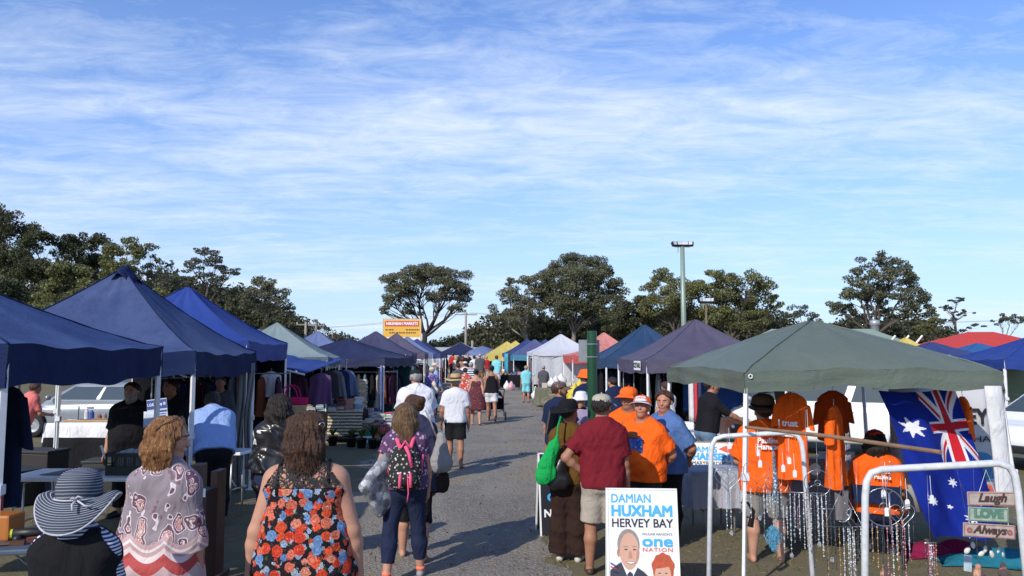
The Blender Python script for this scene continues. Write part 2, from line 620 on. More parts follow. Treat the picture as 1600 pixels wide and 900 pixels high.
BARK = paint('grey brown bark', (0.085, 0.07, 0.058), 0.9, 0, 0.25, 3, bmp=0.5, bscale=20)
PALEBARK = paint('pale gum bark', (0.26, 0.225, 0.19), 0.85, 0, 0.3, 2.5, bmp=0.4, bscale=14)
DARKBARK = paint('dark bark', (0.035, 0.028, 0.024), 0.9, 0, 0.25, 3, bmp=0.5, bscale=20)
def limb(mb, a, b, r0, r1, rng, n=5, bend=0.12, sides=6):
	a, b = Vector(a), Vector(b)
	L = (b - a).length
	off = Vector(rng.normal(size=3)) * L * bend
	off.z = abs(off.z) * 0.6
	pts, rs = [], []
	for i in range(n):
		t = i / (n - 1)
		p = a.lerp(b, t) + off * math.sin(math.pi * t) * 0.7
		p += Vector(rng.normal(size=3)) * L * 0.018 * (0 if i in (0, n - 1) else 1)
		pts.append(p)
		rs.append(r0 + (r1 - r0) * t ** 0.8)
	mb.tube(pts, rs, sides)
	return pts
def tree(label, px, Y, clumps, mat, bark, seed, fork=0.38, dens=1.0, leaf=0.30, tr=0.32, droop=0.4, sub=9, name='gum_tree', group='trees behind the market', flat=0.72, stems=1, cat='tree'):
	"""clumps: (px, py, rx, ry) ellipses of foliage measured on the photograph, built at distance Y with real depth"""
	rng = np.random.default_rng(seed)
	leaf *= 0.66
	s = Y / FOC
	base = at(px, 557, Y)
	base.z = gz(Y) - 0.1
	root = thing(name, label, cat, base, 0, group)
	tk = MB()
	world_cl = []
	top = 0
	for (cx, cy, rx, ry) in clumps:
		c = at(cx, cy, Y) - base
		c.y += rng.uniform(-0.5, 0.5) * rx * s * 1.6
		world_cl.append((c, rx * s, ry * s))
		top = max(top, c.z)
	zf = top * fork
	leafp = []
	for st in range(stems):
		ang = rng.uniform(0, 6.28)
		lean = Vector((math.cos(ang), math.sin(ang), 0)) * (0.05 * top * (st > 0))
		limb(tk, (0, 0, -0.2), Vector((0, 0, zf)) + lean, tr * 0.8, tr * 0.5, rng, 6, 0.03, 8)
	forkp = Vector((0, 0, zf))
	for (c, rx, rz) in world_cl:
		start = forkp.lerp(Vector((0, 0, min(zf * 1.25, c.z * 0.8))), rng.uniform(0, 1))
		start = Vector((0, 0, rng.uniform(0.78, 1.0) * zf)) if c.z > zf else Vector((0, 0, min(zf, c.z) * 0.6))
		main = limb(tk, start, c - Vector((0, 0, rz * 0.5)), tr * 0.34, tr * 0.10, rng, 6, 0.10)
		ns = int(min(46, max(10, sub * 1.5 * (rx * rz) / 2.4)))
		for k in range(ns):
			v = rng.normal(size=3)
			v /= np.linalg.norm(v)
			q = rng.uniform(0.15, 1.05) ** 0.55
			sc = c + Vector((v[0] * rx * q, v[1] * rx * 0.9 * q, v[2] * rz * q))
			r = rng.uniform(0.24, 0.42) * min(rx, rz * 1.5)
			b0 = main[int(rng.integers(2, len(main)))]
			limb(tk, b0, sc, tr * 0.09, tr * 0.02, rng, 4, 0.14, 4)
			n = int(dens * 235 * (r / 1.0) ** 2 * (0.30 / leaf) ** 2 * 0.92) + 24
			u = rng.normal(size=(n, 3))
			u /= np.linalg.norm(u, axis=1)[:, None]
			rad = rng.uniform(0.25, 1.0, n) ** 0.5
			pp = u * rad[:, None] * np.array([r * 1.25, r * 1.25, r * flat])
			pp += np.array(sc) + rng.normal(size=(n, 3)) * 0.06 * r
			leafp.append(pp)
	P = np.concatenate(leafp)
	tk.build('trunk', bark, root, smooth=True)
	leaf_mesh('crown', P, leaf, mat, rng, root, droop)
	return root
LT = 'trees of the dark wood behind the navy tents'
tree('tall gum with airy crown and thin bare stems at the left edge', -5, 84, [(0, 352, 46, 24), (48, 372, 26, 22), (-40, 370, 40, 30), (20, 400, 40, 22)], DEEP, PALEBARK, 11, 0.5, 0.9, 0.34, 0.25, sub=11, group=LT)
tree('broad dark crowned gum beside the tall airy gum', 75, 82, [(62, 375, 26, 20), (98, 392, 26, 26), (40, 420, 30, 25), (80, 420, 30, 24)], DEEP, DARKBARK, 12, 0.5, 1.3, 0.36, 0.3, sub=11, group=LT)
tree('bushy olive green tree with rounded crown above the navy tents', 95, 68, [(98, 428, 34, 22), (75, 455, 30, 26), (120, 455, 28, 22), (95, 480, 40, 20)], OLIVE, DARKBARK, 13, 0.35, 1.7, 0.36, 0.3, sub=12, group=LT)
tree('round topped dark gum behind the bushy olive tree', 140, 86, [(138, 376, 24, 18), (118, 395, 20, 18), (158, 395, 20, 18), (140, 415, 28, 20)], DEEP, DARKBARK, 14, 0.5, 1.2, 0.36, 0.26, sub=10, group=LT)
tree('olive crowned gum above the torn navy tent peak', 195, 84, [(196, 388, 26, 17), (172, 405, 18, 20), (212, 405, 16, 18), (190, 430, 26, 22)], OLIVE, BARK, 15, 0.5, 1.4, 0.36, 0.26, sub=10, group=LT)
tree('thin feathery gum with gaps between its branches', 240, 86, [(234, 395, 13, 16), (246, 420, 16, 18), (226, 425, 14, 18), (240, 450, 22, 20)], EUC, PALEBARK, 16, 0.5, 0.75, 0.3, 0.2, sub=9, group=LT)
tree('tall pine with flat tiered crown and bare trunk', 322, 84, [(316, 397, 24, 12), (304, 415, 20, 12), (338, 412, 20, 12), (325, 432, 30, 12), (362, 425, 14, 10), (310, 452, 24, 12), (345, 450, 24, 12)], PINE, BARK, 17, 0.72, 0.95, 0.32, 0.28, droop=0.1, sub=9, name='pine_tree', group=LT, flat=0.5)
tree('wide domed gum at the right end of the wood', 415, 92, [(412, 445, 32, 14), (392, 462, 20, 14), (438, 462, 22, 14), (415, 475, 34, 14), (450, 482, 12, 9)], EUC, PALEBARK, 18, 0.5, 1.15, 0.34, 0.3, sub=11, group=LT)
tree('spindly half bare tree between feathery gum and tall pine', 270, 88, [(264, 412, 7, 9), (275, 440, 10, 10), (262, 455, 12, 12)], EUC, PALEBARK, 19, 0.75, 0.5, 0.26, 0.16, sub=7, group=LT)
for i, (cx, cy, w_, h_, lab) in enumerate([
		(15, 470, 48, 40, 'low black green thicket tree at the left edge'), (165, 470, 40, 32, 'shadowed understorey tree below the olive gum'),
		(250, 482, 36, 30, 'dense understorey tree behind the bright blue tent'), (300, 492, 34, 28, 'low dark tree right behind the bright blue tent peak'),
		(345, 490, 34, 28, 'low dark tree under the tall tiered pine'), (392, 505, 34, 24, 'low bushy tree under the wide domed gum'), (440, 512, 30, 18, 'small grey green tree behind the pale green tent peak')]):
	tree(lab, cx, 74, [(cx - w_ * .4, cy, w_ * .6, h_ * .7), (cx + w_ * .4, cy + 4, w_ * .6, h_ * .7), (cx, cy - h_ * .4, w_ * .6, h_ * .5), (cx, cy + h_ * .7, w_ * .9, h_ * .6)], DEEP if i != 2 else OLIVE, DARKBARK, 30 + i, 0.3, 1.3, 0.4, 0.22, sub=12, name='understorey_tree', group=LT)
tree('small distant gum past the power poles', 482, 120, [(478, 505, 16, 8), (500, 512, 14, 8), (462, 510, 12, 10)], EUC, PALEBARK, 41, 0.4, 1.2, 0.36, 0.2, sub=8, group=LT)
RT = 'large gums standing beyond the market'
tree('lone spreading gum with dark forked trunk behind the billboard', 663, 108, [(662, 425, 40, 16), (622, 440, 24, 17), (706, 438, 26, 17), (640, 455, 26, 14), (690, 458, 28, 14), (612, 470, 18, 15), (722, 462, 18, 12), (645, 482, 22, 10), (712, 482, 18, 10), (602, 486, 10, 8)], EUC, DARKBARK, 51, 0.36, 1.05, 0.36, 0.62, sub=11, group=RT)
tree('very tall pale limbed gum with a ragged wide crown', 897, 96, [(893, 410, 36, 17), (935, 425, 24, 20), (858, 425, 22, 16), (905, 442, 36, 20), (955, 452, 24, 18), (868, 452, 28, 18), (930, 475, 32, 18), (885, 480, 34, 18)], EUC, PALEBARK, 52, 0.4, 1.15, 0.34, 0.5, sub=13, group=RT)
tree('leaning olive gum to the left of the tallest gum', 822, 94, [(830, 445, 24, 14), (800, 465, 22, 16), (842, 468, 26, 16), (778, 488, 20, 14), (818, 492, 34, 16), (800, 440, 10, 7)], EUC, PALEBARK, 53, 0.4, 1.2, 0.34, 0.36, sub=11, group=RT)
tree('dense dark gum behind the navy tents on the right', 985, 92, [(985, 480, 26, 18), (1005, 500, 26, 18), (960, 505, 30, 18), (985, 520, 36, 14)], DEEP, BARK, 54, 0.3, 1.4, 0.36, 0.3, sub=12, group=RT)
tree('spreading gum behind the tall green floodlight pole', 1058, 88, [(1052, 432, 28, 14), (1024, 448, 20, 14), (1082, 450, 26, 16), (1050, 462, 34, 18), (1020, 482, 26, 18), (1075, 490, 34, 18)], OLIVE, BARK, 55, 0.4, 1.15, 0.34, 0.4, sub=12, group=RT)
tree('wide green gum with a lopsided right side', 1145, 86, [(1122, 432, 24, 14), (1160, 442, 30, 16), (1196, 450, 20, 14), (1130, 460, 34, 18), (1180, 475, 30, 18), (1212, 470, 12, 18), (1120, 490, 30, 18), (1160, 500, 32, 16)], OLIVE, BARK, 56, 0.4, 1.15, 0.34, 0.42, sub=12, group=RT)
tree('thin see-through gum between the wide gum and the big gum', 1255, 104, [(1252, 482, 20, 9), (1236, 492, 14, 8), (1272, 494, 16, 8)], PINE, BARK, 57, 0.5, 0.8, 0.3, 0.2, sub=9, group=RT)
tree('big rounded gum standing above the pale green roof', 1372, 82, [(1365, 408, 24, 12), (1405, 412, 24, 13), (1344, 430, 24, 15), (1390, 432, 34, 16), (1425, 440, 20, 18), (1330, 455, 24, 15), (1375, 458, 36, 17), (1420, 465, 26, 16), (1308, 480, 18, 12), (1350, 484, 30, 12), (1400, 488, 34, 12), (1440, 484, 20, 12)], EUC, BARK, 58, 0.34, 1.15, 0.33, 0.48, sub=12, group=RT)
tree('pine with flat layered boughs beside the red roof', 1492, 86, [(1494, 468, 14, 5), (1485, 480, 22, 5), (1500, 490, 26, 5), (1484, 500, 28, 6), (1500, 512, 30, 6)], PINE, BARK, 59, 0.8, 1.15, 0.28, 0.22, droop=0.0, sub=9, name='pine_tree', group=RT, flat=0.4)
tree('small umbrella shaped tree beyond the red roof', 1570, 100, [(1570, 493, 16, 7), (1556, 502, 12, 6), (1585, 502, 14, 7)], PINE, BARK, 60, 0.6, 1.0, 0.28, 0.18, sub=9, group=RT)
tree('low tree squeezed between the big gum and the layered pine', 1458, 92, [(1462, 500, 14, 10), (1450, 512, 16, 10)], OLIVE, BARK, 61, 0.3, 1.2, 0.32, 0.18, sub=9, group=RT)
rngw = np.random.default_rng(3)
pts = []
for i in range(2100):
	px = rngw.uniform(-60, 1480)
	Y = rngw.uniform(112, 190)
	top = 520 + (-80 if px < 270 else -56 - 30 * (380 - px) / 110 if px < 380 else -44 * (470 - px) / 90 if px < 470 else 0) + (-20 if 960 < px < 1230 else 0) + 10 * math.sin(px * 0.021) + 7 * math.sin(px * 0.057 + 1) + (14 if px < 640 else 0) + (-16 if 740 < px < 1300 else 0) + rngw.uniform(-5, 9)
	c = at(px, rngw.uniform(min(top + 7, 550), 557), Y)
	r = rngw.uniform(1.1, 2.3) * Y / 150
	n = 90
	u = rngw.normal(size=(n, 3))
	u /= np.linalg.norm(u, axis=1)[:, None]
	pts.append(np.array(c) + u * np.array([r * 1.3, r * 1.3, r * 0.9]) * (rngw.uniform(0.3, 1, n) ** 0.5)[:, None])
TOPS = [(-70, 400), (120, 405), (250, 412), (300, 432), (380, 442), (430, 466), (480, 500), (560, 522), (720, 520), (760, 490), (860, 478), (960, 476), (1010, 488), (1100, 478), (1200, 478), (1240, 502), (1300, 498), (1340, 484), (1430, 488), (1480, 505), (1530, 520)]
for i in range(1500):
	px = rngw.uniform(-60, 480) if i < 900 else rngw.uniform(730, 1520)
	Y = rngw.uniform(98, 118)
	top = lerp_tab(TOPS, px) + rngw.uniform(-3, 14)
	c = at(px, rngw.uniform(top + 8, max(top + 12, 552)), Y)
	r = rngw.uniform(0.7, 1.5)
	u = rngw.normal(size=(100, 3))
	u /= np.linalg.norm(u, axis=1)[:, None]
	pts.append(np.array(c) + u * np.array([r * 1.3, r * 1.3, r * 0.85]) * (rngw.uniform(0.2, 1, 100) ** 0.5)[:, None])
o = leaf_mesh('far_wood', np.concatenate(pts), 0.50, leaf_mat('distant scrub leaves', (0.030, 0.035, 0.020), (0.125, 0.128, 0.066), ncl=0.12), rngw, None, 0.2, 0.6)
tag(o, 'dull green scrub and forest along the horizon behind the market', 'forest', kind='stuff')
hl = MB()
hl.sheet(lambda u, v: (-420 + 1100 * u, 150 + 160 * v, -0.5 + 9 * math.sin(math.pi * v) * (0.55 + 0.25 * math.sin(u * 9) + 0.15 * math.sin(u * 23 + 1))), 60, 8)
tag(hl.build('hill', paint('scrubby hillside', (0.05, 0.052, 0.03), 0.95, 0, 0.3, 0.05), smooth=True), kind='structure')
rngg = np.random.default_rng(5)
gp = []
for (x0, x1, y0, y1, n) in [(0.3, 4.6, 6.6, 13, 5200), (-6.5, -3.2, 6.8, 12, 1500), (0.0, 1.5, 7.5, 22, 2600), (0.9, 4, 13, 22, 1500), (3.5, 9, 7, 16, 2500)]:
	q = np.stack([rngg.uniform(x0, x1, n), rngg.uniform(y0, y1, n), rngg.uniform(0.004, 0.02, n)], 1)
	keep = (np.sin(q[:, 0] * 3.1 + 1) + np.sin(q[:, 1] * 2.3) + np.sin(q[:, 0] * 1.1 - q[:, 1] * 1.7)) > -0.4
	gp.append(q[keep])
q = np.concatenate(gp)
m, t_, b_ = mat_new('straw grass blades')
gr = t_.node('ShaderNodeNewGeometry').outputs['Random Per Island']
t_.link(t_.ramp(gr, [(0.0, (0.05, 0.055, 0.018)), (0.5, (0.13, 0.11, 0.045)), (1.0, (0.26, 0.21, 0.10))]), b_.inputs['Base Color'])
b_.inputs['Roughness'].default_value = 0.8
o = leaf_mesh('dry_grass', q, 0.05, m, rngg, None, -0.8, 0.14)
tag(o, 'short dry grass and straw on the trodden verge beside the lane', 'grass', kind='stuff')
nl = 900
ly = rngg.uniform(6, 40, nl) ** 1.0
lx = np.array([lerp_tab(LANE_L, y) + (lerp_tab(LANE_R, y) - lerp_tab(LANE_L, y)) * (rngg.beta(0.5, 0.5)) for y in ly])
o = leaf_mesh('fallen_leaves', np.stack([lx, ly, np.full(nl, 0.014)], 1), 0.055, paint('dry brown leaf', (0.20, 0.12, 0.06), 0.8, 0, 0.3), rngg, None, 0.0, 0.4)
tag(o, 'scattered dry leaves and bits of straw on the gravel lane', 'leaf litter', kind='stuff')
# ------------------------------------------------------------------ market tents
LEG = WHITE_METAL
TENTW = 'peaked market tents along the lane'
def tent(label, cx, cy, w, d, rz, eave, peak, mat, val=0.25, leg_mat=None, legs='all', seed=1, slant=0.0, sag=0.075, n=10, group=TENTW, frame=True, valmat=None, conc=1.25, flap=False, legw=0.032):
	"""pop-up tent: canopy of four dished faces, hanging valance, four legs, scissor frame"""
	rng = random.Random(seed)
	root = thing('market_tent', label, 'tent', (cx, cy, gz(cy)), rz, group)
	eave, peak = eave - gz(cy), peak - gz(cy)
	a, b = w / 2, d / 2
	cor = [(-a, -b), (a, -b), (a, b), (-a, b)]
	ph = [rng.uniform(0, 6.28) for _ in range(8)]
	mb = MB()
	NS, NTt = 14, n
	def edge(i, s):
		p, q = cor[i], cor[(i + 1) % 4]
		return p[0] + (q[0] - p[0]) * s, p[1] + (q[1] - p[1]) * s
	def roof(i, s, t):
		ex, ey = edge(i, s)
		k = 1 - t
		x, y = ex * k, ey * k
		c = math.sin(math.pi * s)
		z = eave + (peak - eave) * t ** conc
		z -= sag * c * (0.5 * (1 - t) + 1.6 * t * (1 - t)) * (peak - eave)
		z += 0.012 * math.sin(9 * x + ph[i]) * math.sin(7 * y + ph[i + 4]) * (1 - t)
		z += 0.022 * c * math.sin(s * 22 + ph[i]) * t * t * (1 - t) * 6 - 0.012 * c * abs(math.sin(s * 9 + ph[i + 1])) * (1 - t)
		return x, y, z
	for i in range(4):
		mb.sheet(lambda u, v, i=i: roof(i, u, v * 0.985), NS, NTt)
	vb = MB()
	for i in range(4):
		ox, oy = [(0, -1), (1, 0), (0, 1), (-1, 0)][i]
		def hang(u, v, i=i, ox=ox, oy=oy):
			x, y, z = roof(i, u, 0)
			f = 0.012 * math.sin(u * 19 + ph[i]) * v + 0.004 + 0.010 * math.sin(u * 7 + ph[i + 2]) * v
			g_ = 0.006 * math.sin(v * 9 + 3 * math.sin(u * 5 + ph[i])) * math.sin(math.pi * v)
			return x + ox * (f + g_), y + oy * (f + g_), z - v * (val + 0.012 * math.sin(u * 11 + ph[i + 1]))
		vb.sheet(hang, 26, 5)
	mb.build('canopy', mat, root, smooth=True, weld=True)
	sm = MB()
	for i in range(4):
		sm.tube([(x * 1.003, y * 1.003, z + 0.004) for x, y, z in (roof(i, 0, t) for t in np.linspace(0, 0.97, 12))], 0.009, 5)
	sm.build('seam', valmat or mat, root, smooth=True)
	vb.build('valance', valmat or mat, root, smooth=True)
	lm = leg_mat or LEG
	for i, (x, y) in enumerate(cor):
		if legs != 'all' and i not in legs:
			continue
		ins = 0.03
		px_, py_ = x * (1 - ins / a), y * (1 - ins / b)
		sx, sy = slant * (1 if x > 0 else -1), slant * (1 if y > 0 else -1)
		l = MB()
		l.tube([(px_ + sx, py_ + sy, 0.01), (px_ + sx * 0.4, py_ + sy * 0.4, eave * 0.6)], legw * 0.72, 4)
		l.tube([(px_ + sx * 0.5, py_ + sy * 0.5, eave * 0.5), (px_, py_, eave - 0.02)], legw * 0.95, 4)
		l.box((px_ + sx, py_ + sy, 0.006), (0.11, 0.11, 0.012))
		l.box((px_ + sx * 0.48, py_ + sy * 0.48, eave * 0.52), (legw * 2.2, legw * 2.2, 0.07))
		l.build('leg', lm, root)
	if frame:
		fr = MB()
		for i in range(4):
			p = [edge(i, s) for s in (0.02, 0.26, 0.5, 0.74, 0.98)]
			for k in range(4):
				z0, z1 = eave - 0.06, eave - 0.06 - 0.26
				if k % 2:
					z0, z1 = z1, z0
				fr.tube([(p[k][0] * 0.97, p[k][1] * 0.97, z0), (p[k + 1][0] * 0.97, p[k + 1][1] * 0.97, z1)], 0.011, 4)
				fr.tube([(p[k][0] * 0.965, p[k][1] * 0.965, z1), (p[k + 1][0] * 0.965, p[k + 1][1] * 0.965, z0)], 0.011, 4)
		fr.tube([(0, 0, eave - 0.1), (0, 0, peak - 0.03)], 0.016, 6)
		for (x, y) in cor:
			fr.tube([(x * 0.97, y * 0.97, eave - 0.03), (x * 0.5, y * 0.5, eave + (peak - eave) * 0.36), (0, 0, peak - 0.1)], 0.012, 4)
		fr.build('frame', lm, root)
	return root
def side_text(root, body, w, d, z, side, u, size, mat, bold=0.002, width=None):
	"""lettering on a valance: side 0 near, 1 lane side +x, 3 lane side -x; u along the side 0..1 as read from outside"""
	a, b = w / 2, d / 2
	if side == 0:
		M = TR(-a + w * u, -b - 0.032, z) @ FRONT
	elif side == 1:
		M = TR(a + 0.032, -b + d * u, z) @ RZ(math.pi / 2) @ FRONT
	else:
		M = TR(-a - 0.032, b - d * u, z) @ RZ(-math.pi / 2) @ FRONT
	return text(body, size, mat, root, M, bold, width=width)
NAVY = canopy_mat('faded navy tent cloth', (0.030, 0.055, 0.165), (0.10, 0.15, 0.32), 0.6)
NAVY2 = canopy_mat('slate navy tent cloth', (0.038, 0.060, 0.155), (0.095, 0.13, 0.26), 0.6, stains=0.35)
NAVYV = canopy_mat('deep navy shaded valance cloth', (0.010, 0.018, 0.066), (0.03, 0.05, 0.12), 0.25, 0.03, rough=0.75, spec=0.06)  # deep navy, with the lane-side shade also darkened into the colour
ROYAL = canopy_mat('royal blue tent cloth', (0.020, 0.050, 0.24), (0.05, 0.085, 0.30), 0.3, stains=0.15)
SAGE = canopy_mat('pale grey green tent cloth', (0.20, 0.27, 0.28), (0.33, 0.38, 0.38), 0.4, 0.18)
INKNAVY = canopy_mat('ink navy tent cloth', (0.020, 0.026, 0.075), (0.05, 0.06, 0.12), 0.3)
DUSK = canopy_mat('dusky violet navy tent cloth', (0.048, 0.050, 0.105), (0.10, 0.10, 0.17), 0.4)
PLUM = canopy_mat('plum grey tent cloth', (0.085, 0.075, 0.125), (0.15, 0.14, 0.19), 0.4)
VIOLET = canopy_mat('violet blue tent cloth', (0.085, 0.090, 0.21), (0.15, 0.16, 0.28), 0.4)
LBLUE = canopy_mat('light steel blue tent cloth', (0.12, 0.16, 0.31), (0.2, 0.24, 0.38), 0.4)
MID = canopy_mat('mid blue tent cloth', (0.035, 0.055, 0.17), (0.08, 0.10, 0.22), 0.4)
PETROL = canopy_mat('petrol blue tent cloth', (0.022, 0.055, 0.125), (0.06, 0.10, 0.18), 0.4)
YEL = canopy_mat('yellow tent cloth', (0.62, 0.50, 0.13), (0.7, 0.62, 0.3), 0.3, 0.25, stains=0.1)
WHT = canopy_mat('white tent cloth', (0.66, 0.68, 0.74), (0.75, 0.76, 0.78), 0.3, 0.3, stains=0.08)
PINK = canopy_mat('faded coral tent cloth', (0.62, 0.22, 0.20), (0.72, 0.40, 0.36), 0.5, 0.25, stains=0.1)
CORALV = canopy_mat('coral red valance cloth', (0.55, 0.10, 0.09), (0.6, 0.2, 0.18), 0.3, 0.2)
TEAL = canopy_mat('teal valance cloth', (0.06, 0.25, 0.36), (0.12, 0.3, 0.4), 0.3, 0.2)
GREEN = canopy_mat('olive grey green tent cloth', (0.115, 0.145, 0.118), (0.17, 0.19, 0.165), 0.35, 0.10, stains=0.15, rough=0.45)
CYAN = canopy_mat('bright mid blue tent cloth', (0.03, 0.11, 0.30), (0.08, 0.16, 0.34), 0.3)
LA = R(4.3)      # the left row runs slightly to the left
def left_tent(label, px_near, Yn, Yf, mat, peak, w=3.0, **k):
	"""tent of the left row, given the photograph column and distance of its near lane-side corner"""
	c = at(px_near, 550, Yn)
	d = Yf - Yn
	rz = k.pop('rz', LA)
	q = Vector((-w / 2, d / 2, 0))
	q.rotate(Matrix.Rotation(rz, 3, 'Z'))
	k.setdefault('eave', 2.12)
	return tent(label, c.x + q.x, c.y + q.y, w, d, rz, mat=mat, peak=peak, **k)
def right_tent(label, px_near, Yn, mat, peak, w=3.0, d=3.0, rz=R(4), **k):
	c = at(px_near, 550, Yn)
	q = Vector((w / 2, d / 2, 0))
	q.rotate(Matrix.Rotation(rz, 3, 'Z'))
	k.setdefault('eave', 2.12)
	return tent(label, c.x + q.x, c.y + q.y, w, d, rz, mat=mat, peak=peak, **k)
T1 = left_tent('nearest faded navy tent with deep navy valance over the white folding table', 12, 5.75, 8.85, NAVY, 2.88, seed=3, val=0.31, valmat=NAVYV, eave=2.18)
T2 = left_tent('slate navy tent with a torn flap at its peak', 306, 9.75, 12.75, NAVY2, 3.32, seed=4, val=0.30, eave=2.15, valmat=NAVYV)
fl = MB()
fl.sheet(lambda u, v: ((u - 0.5) * 0.36, -0.05 - 0.14 * v, 3.36 - 0.19 * abs(u - 0.5) * 2 - 0.12 * v - 0.03 * math.sin(u * 6)), 8, 4)
fl.sheet(lambda u, v: (0.05 + 0.17 * v, (u - 0.5) * 0.3, 3.37 - 0.20 * v - 0.14 * abs(u - 0.5)), 6, 4)
fl.build('peak_flap', NAVYV, T2, smooth=True, thick=0.004)
T3 = left_tent('royal blue tent with orange letters on its valance', 388, 13.0, 16.1, ROYAL, 3.36, seed=5, val=0.30, eave=2.34)
side_text(T3, 'FOOD', 3, 3.1, 2.20, 0, 0.865, 0.17, paint('orange lettering', (0.75, 0.2, 0.07), 0.6), 0.006)
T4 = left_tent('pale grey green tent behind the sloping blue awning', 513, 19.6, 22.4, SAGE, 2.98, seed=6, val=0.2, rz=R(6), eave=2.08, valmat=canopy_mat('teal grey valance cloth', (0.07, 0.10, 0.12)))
T5 = left_tent('low ink navy tent with striped drape on its front leg', 601, 23.4, 26.6, INKNAVY, 2.66, w=3.4, seed=7, val=0.26, rz=R(-8), eave=2.06)
T6 = left_tent('tall dusky navy tent with white lettering, in front of the billboard', 644, 33.5, 36.6, DUSK, 3.2, w=3.4, seed=8, val=0.34, rz=R(3), eave=2.2)
side_text(T6, 'OZTRAIL', 3.4, 3.1, 2.02, 0, 0.72, 0.22, INK_WHITE, 0.008)
tri = MB()
tri.prism([(-0.13, 0), (0.13, 0), (0, 0.26)], 0, 0.002, TR(1.42, -1.585, 1.9) @ FRONT)
tri.build('emblem', INK_WHITE, T6)
left_tent('violet navy tent just past the tall dusky tent', 664, 38.2, 41.2, PLUM, 3.25, seed=9, rz=R(3), val=0.25, eave=2.25)
t8 = left_tent('light steel blue tent below the billboard', 677, 43, 46, LBLUE, 3.2, seed=10, rz=R(3), eave=2.25)
left_tent('mid blue tent at the far end of the left row', 688, 48.5, 51.5, MID, 3.2, seed=11, rz=R(3), eave=2.25)
left_tent('farthest dark navy tent of the left row', 697, 55, 58, INKNAVY, 3.15, seed=12, rz=R(3), eave=2.25)
for lab, px, Y, mt, pk in [('blue tent peak showing between the royal blue and the pale green tents', 403, 25, LBLUE, 2.95), ('steel blue tent behind the pale green tent', 496, 30, LBLUE, 3.05),
						   ('plum grey tent behind the low ink navy tent', 566, 46, PLUM, 3.1)]:
	c = at(px, 540, Y)
	tent(lab, c.x, Y, 3, 3, R(5), 2.15, pk, mt, seed=int(px), frame=False)
c = at(720, 540, 78)
tent('black tent with white valance closing the end of the lane', c.x, 78, 5.4, 4, R(4), 2.25, 3.5, INKNAVY, val=0.5, seed=21, valmat=WHT, frame=False)
right_tent('yellow tent at the far end of the right row', 760, 62, YEL, 3.3, w=3.4, d=3.4, seed=31, val=0.55, eave=2.3, legs=(0, 1))
right_tent('second yellow tent just behind the front yellow one', 776, 67, YEL, 3.45, w=3.4, d=3.4, seed=32, val=0.5, eave=2.35)
right_tent('deep blue tent beside the yellow tents', 789, 55.5, MID, 3.35, w=3.4, d=3.4, seed=33, val=0.2, eave=2.3)
tq = right_tent('violet blue tent with teal valance and pale emblem', 802, 50.5, VIOLET, 3.22, seed=34, val=0.36, eave=2.2, valmat=TEAL)
em = MB()
em.prism([(-0.42, -0.1), (0.38, -0.1), (0.5, 0.12), (0.1, 0.08), (-0.1, 0.28), (-0.3, 0.1)], 0, 0.002, TR(0.95, -1.13, 2.51) @ Matrix.Rotation(R(35), 4, 'X'))
em.build('emblem', paint('pale turquoise print', (0.3, 0.62, 0.75), 0.6), tq)
right_tent('dark blue tent behind the violet blue tent', 822, 56, MID, 3.35, seed=35, eave=2.25, frame=False)
TW = right_tent('white tent with white curtain walls', 832, 38, WHT, 3.2, w=3.1, d=3.0, seed=36, val=0.16, eave=2.3)
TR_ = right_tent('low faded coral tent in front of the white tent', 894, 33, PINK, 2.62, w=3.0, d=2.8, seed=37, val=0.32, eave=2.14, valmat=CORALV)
right_tent('coral pink tent peak behind the navy tents', 906, 40, PINK, 3.35, seed=38, eave=2.3, rz=R(4), frame=False)
right_tent('petrol navy tent behind its twin', 945, 28.6, PETROL, 3.12, seed=39, val=0.3, eave=2.1, rz=R(3))
TN = right_tent('petrol navy tent with black clothes hung inside', 946, 23.6, PETROL, 3.10, seed=40, val=0.3, eave=2.05, rz=R(3))
TP = right_tent('plum grey tent with a small white maker panel', 1010, 16.6, PLUM, 2.94, w=3.0, d=3.0, seed=41, val=0.29, eave=2.04, rz=R(4))
pn = MB()
pn.box((-1.5 - 0.03, -0.75, 1.885), (0.004, 0.62, 0.2))
pn.build('maker_panel', INK_WHITE, TP)
text('OZTRAIL', 0.15, INK_BLACK, TP, TR(-1.5 - 0.036, -0.75, 1.885) @ RZ(-math.pi / 2) @ FRONT, 0.004)
GC = at(1163, 590, 7.3)
gw, gd = 2.50, 2.5
q = Vector((gw / 2, gd / 2, 0))
q.rotate(Matrix.Rotation(R(5), 3, 'Z'))
TG = tent('low olive green slant legged canopy over the orange shirt stall', GC.x + q.x, GC.y + q.y, gw, gd, R(5), 1.935, 2.47, GREEN, val=0.18, seed=42, slant=0.12, sag=-0.16, conc=0.92, group=TENTW, legw=0.026, frame=False)
ring = MB()
ring.tube([(-gw / 2 + 0.05 + 0.018 * math.cos(k), -gd / 2 - 0.02, 1.90 + 0.018 * math.sin(k)) for k in np.linspace(0, 6.0, 9)], 0.006, 5)
ring.build('grommet', WHITE_METAL, TG)
for lab, px, Y, mt, pk, w_ in [('dark blue tent peak beyond the right end of the green canopy', 1455, 26, MID, 2.56, 3.0), ('bright mid blue tent peak between two darker blue tents', 1527, 27, CYAN, 2.54, 3.0),
							   ('royal blue tent cut by the right edge of the picture', 1612, 21, ROYAL, 2.62, 3.0), ('small yellow tent peak in front of the pale green roof', 1415, 40, YEL, 3.05, 3.0)]:
	c = at(px, 540, Y)
	tent(lab, c.x, Y, w_, w_, R(-4), 2.02, pk, mt, seed=int(px), frame=False, val=0.26)
um = thing('market_umbrella', 'pale blue market umbrella beside the yellow tent', 'umbrella', (at(754, 550, 66).x, 66, 0))
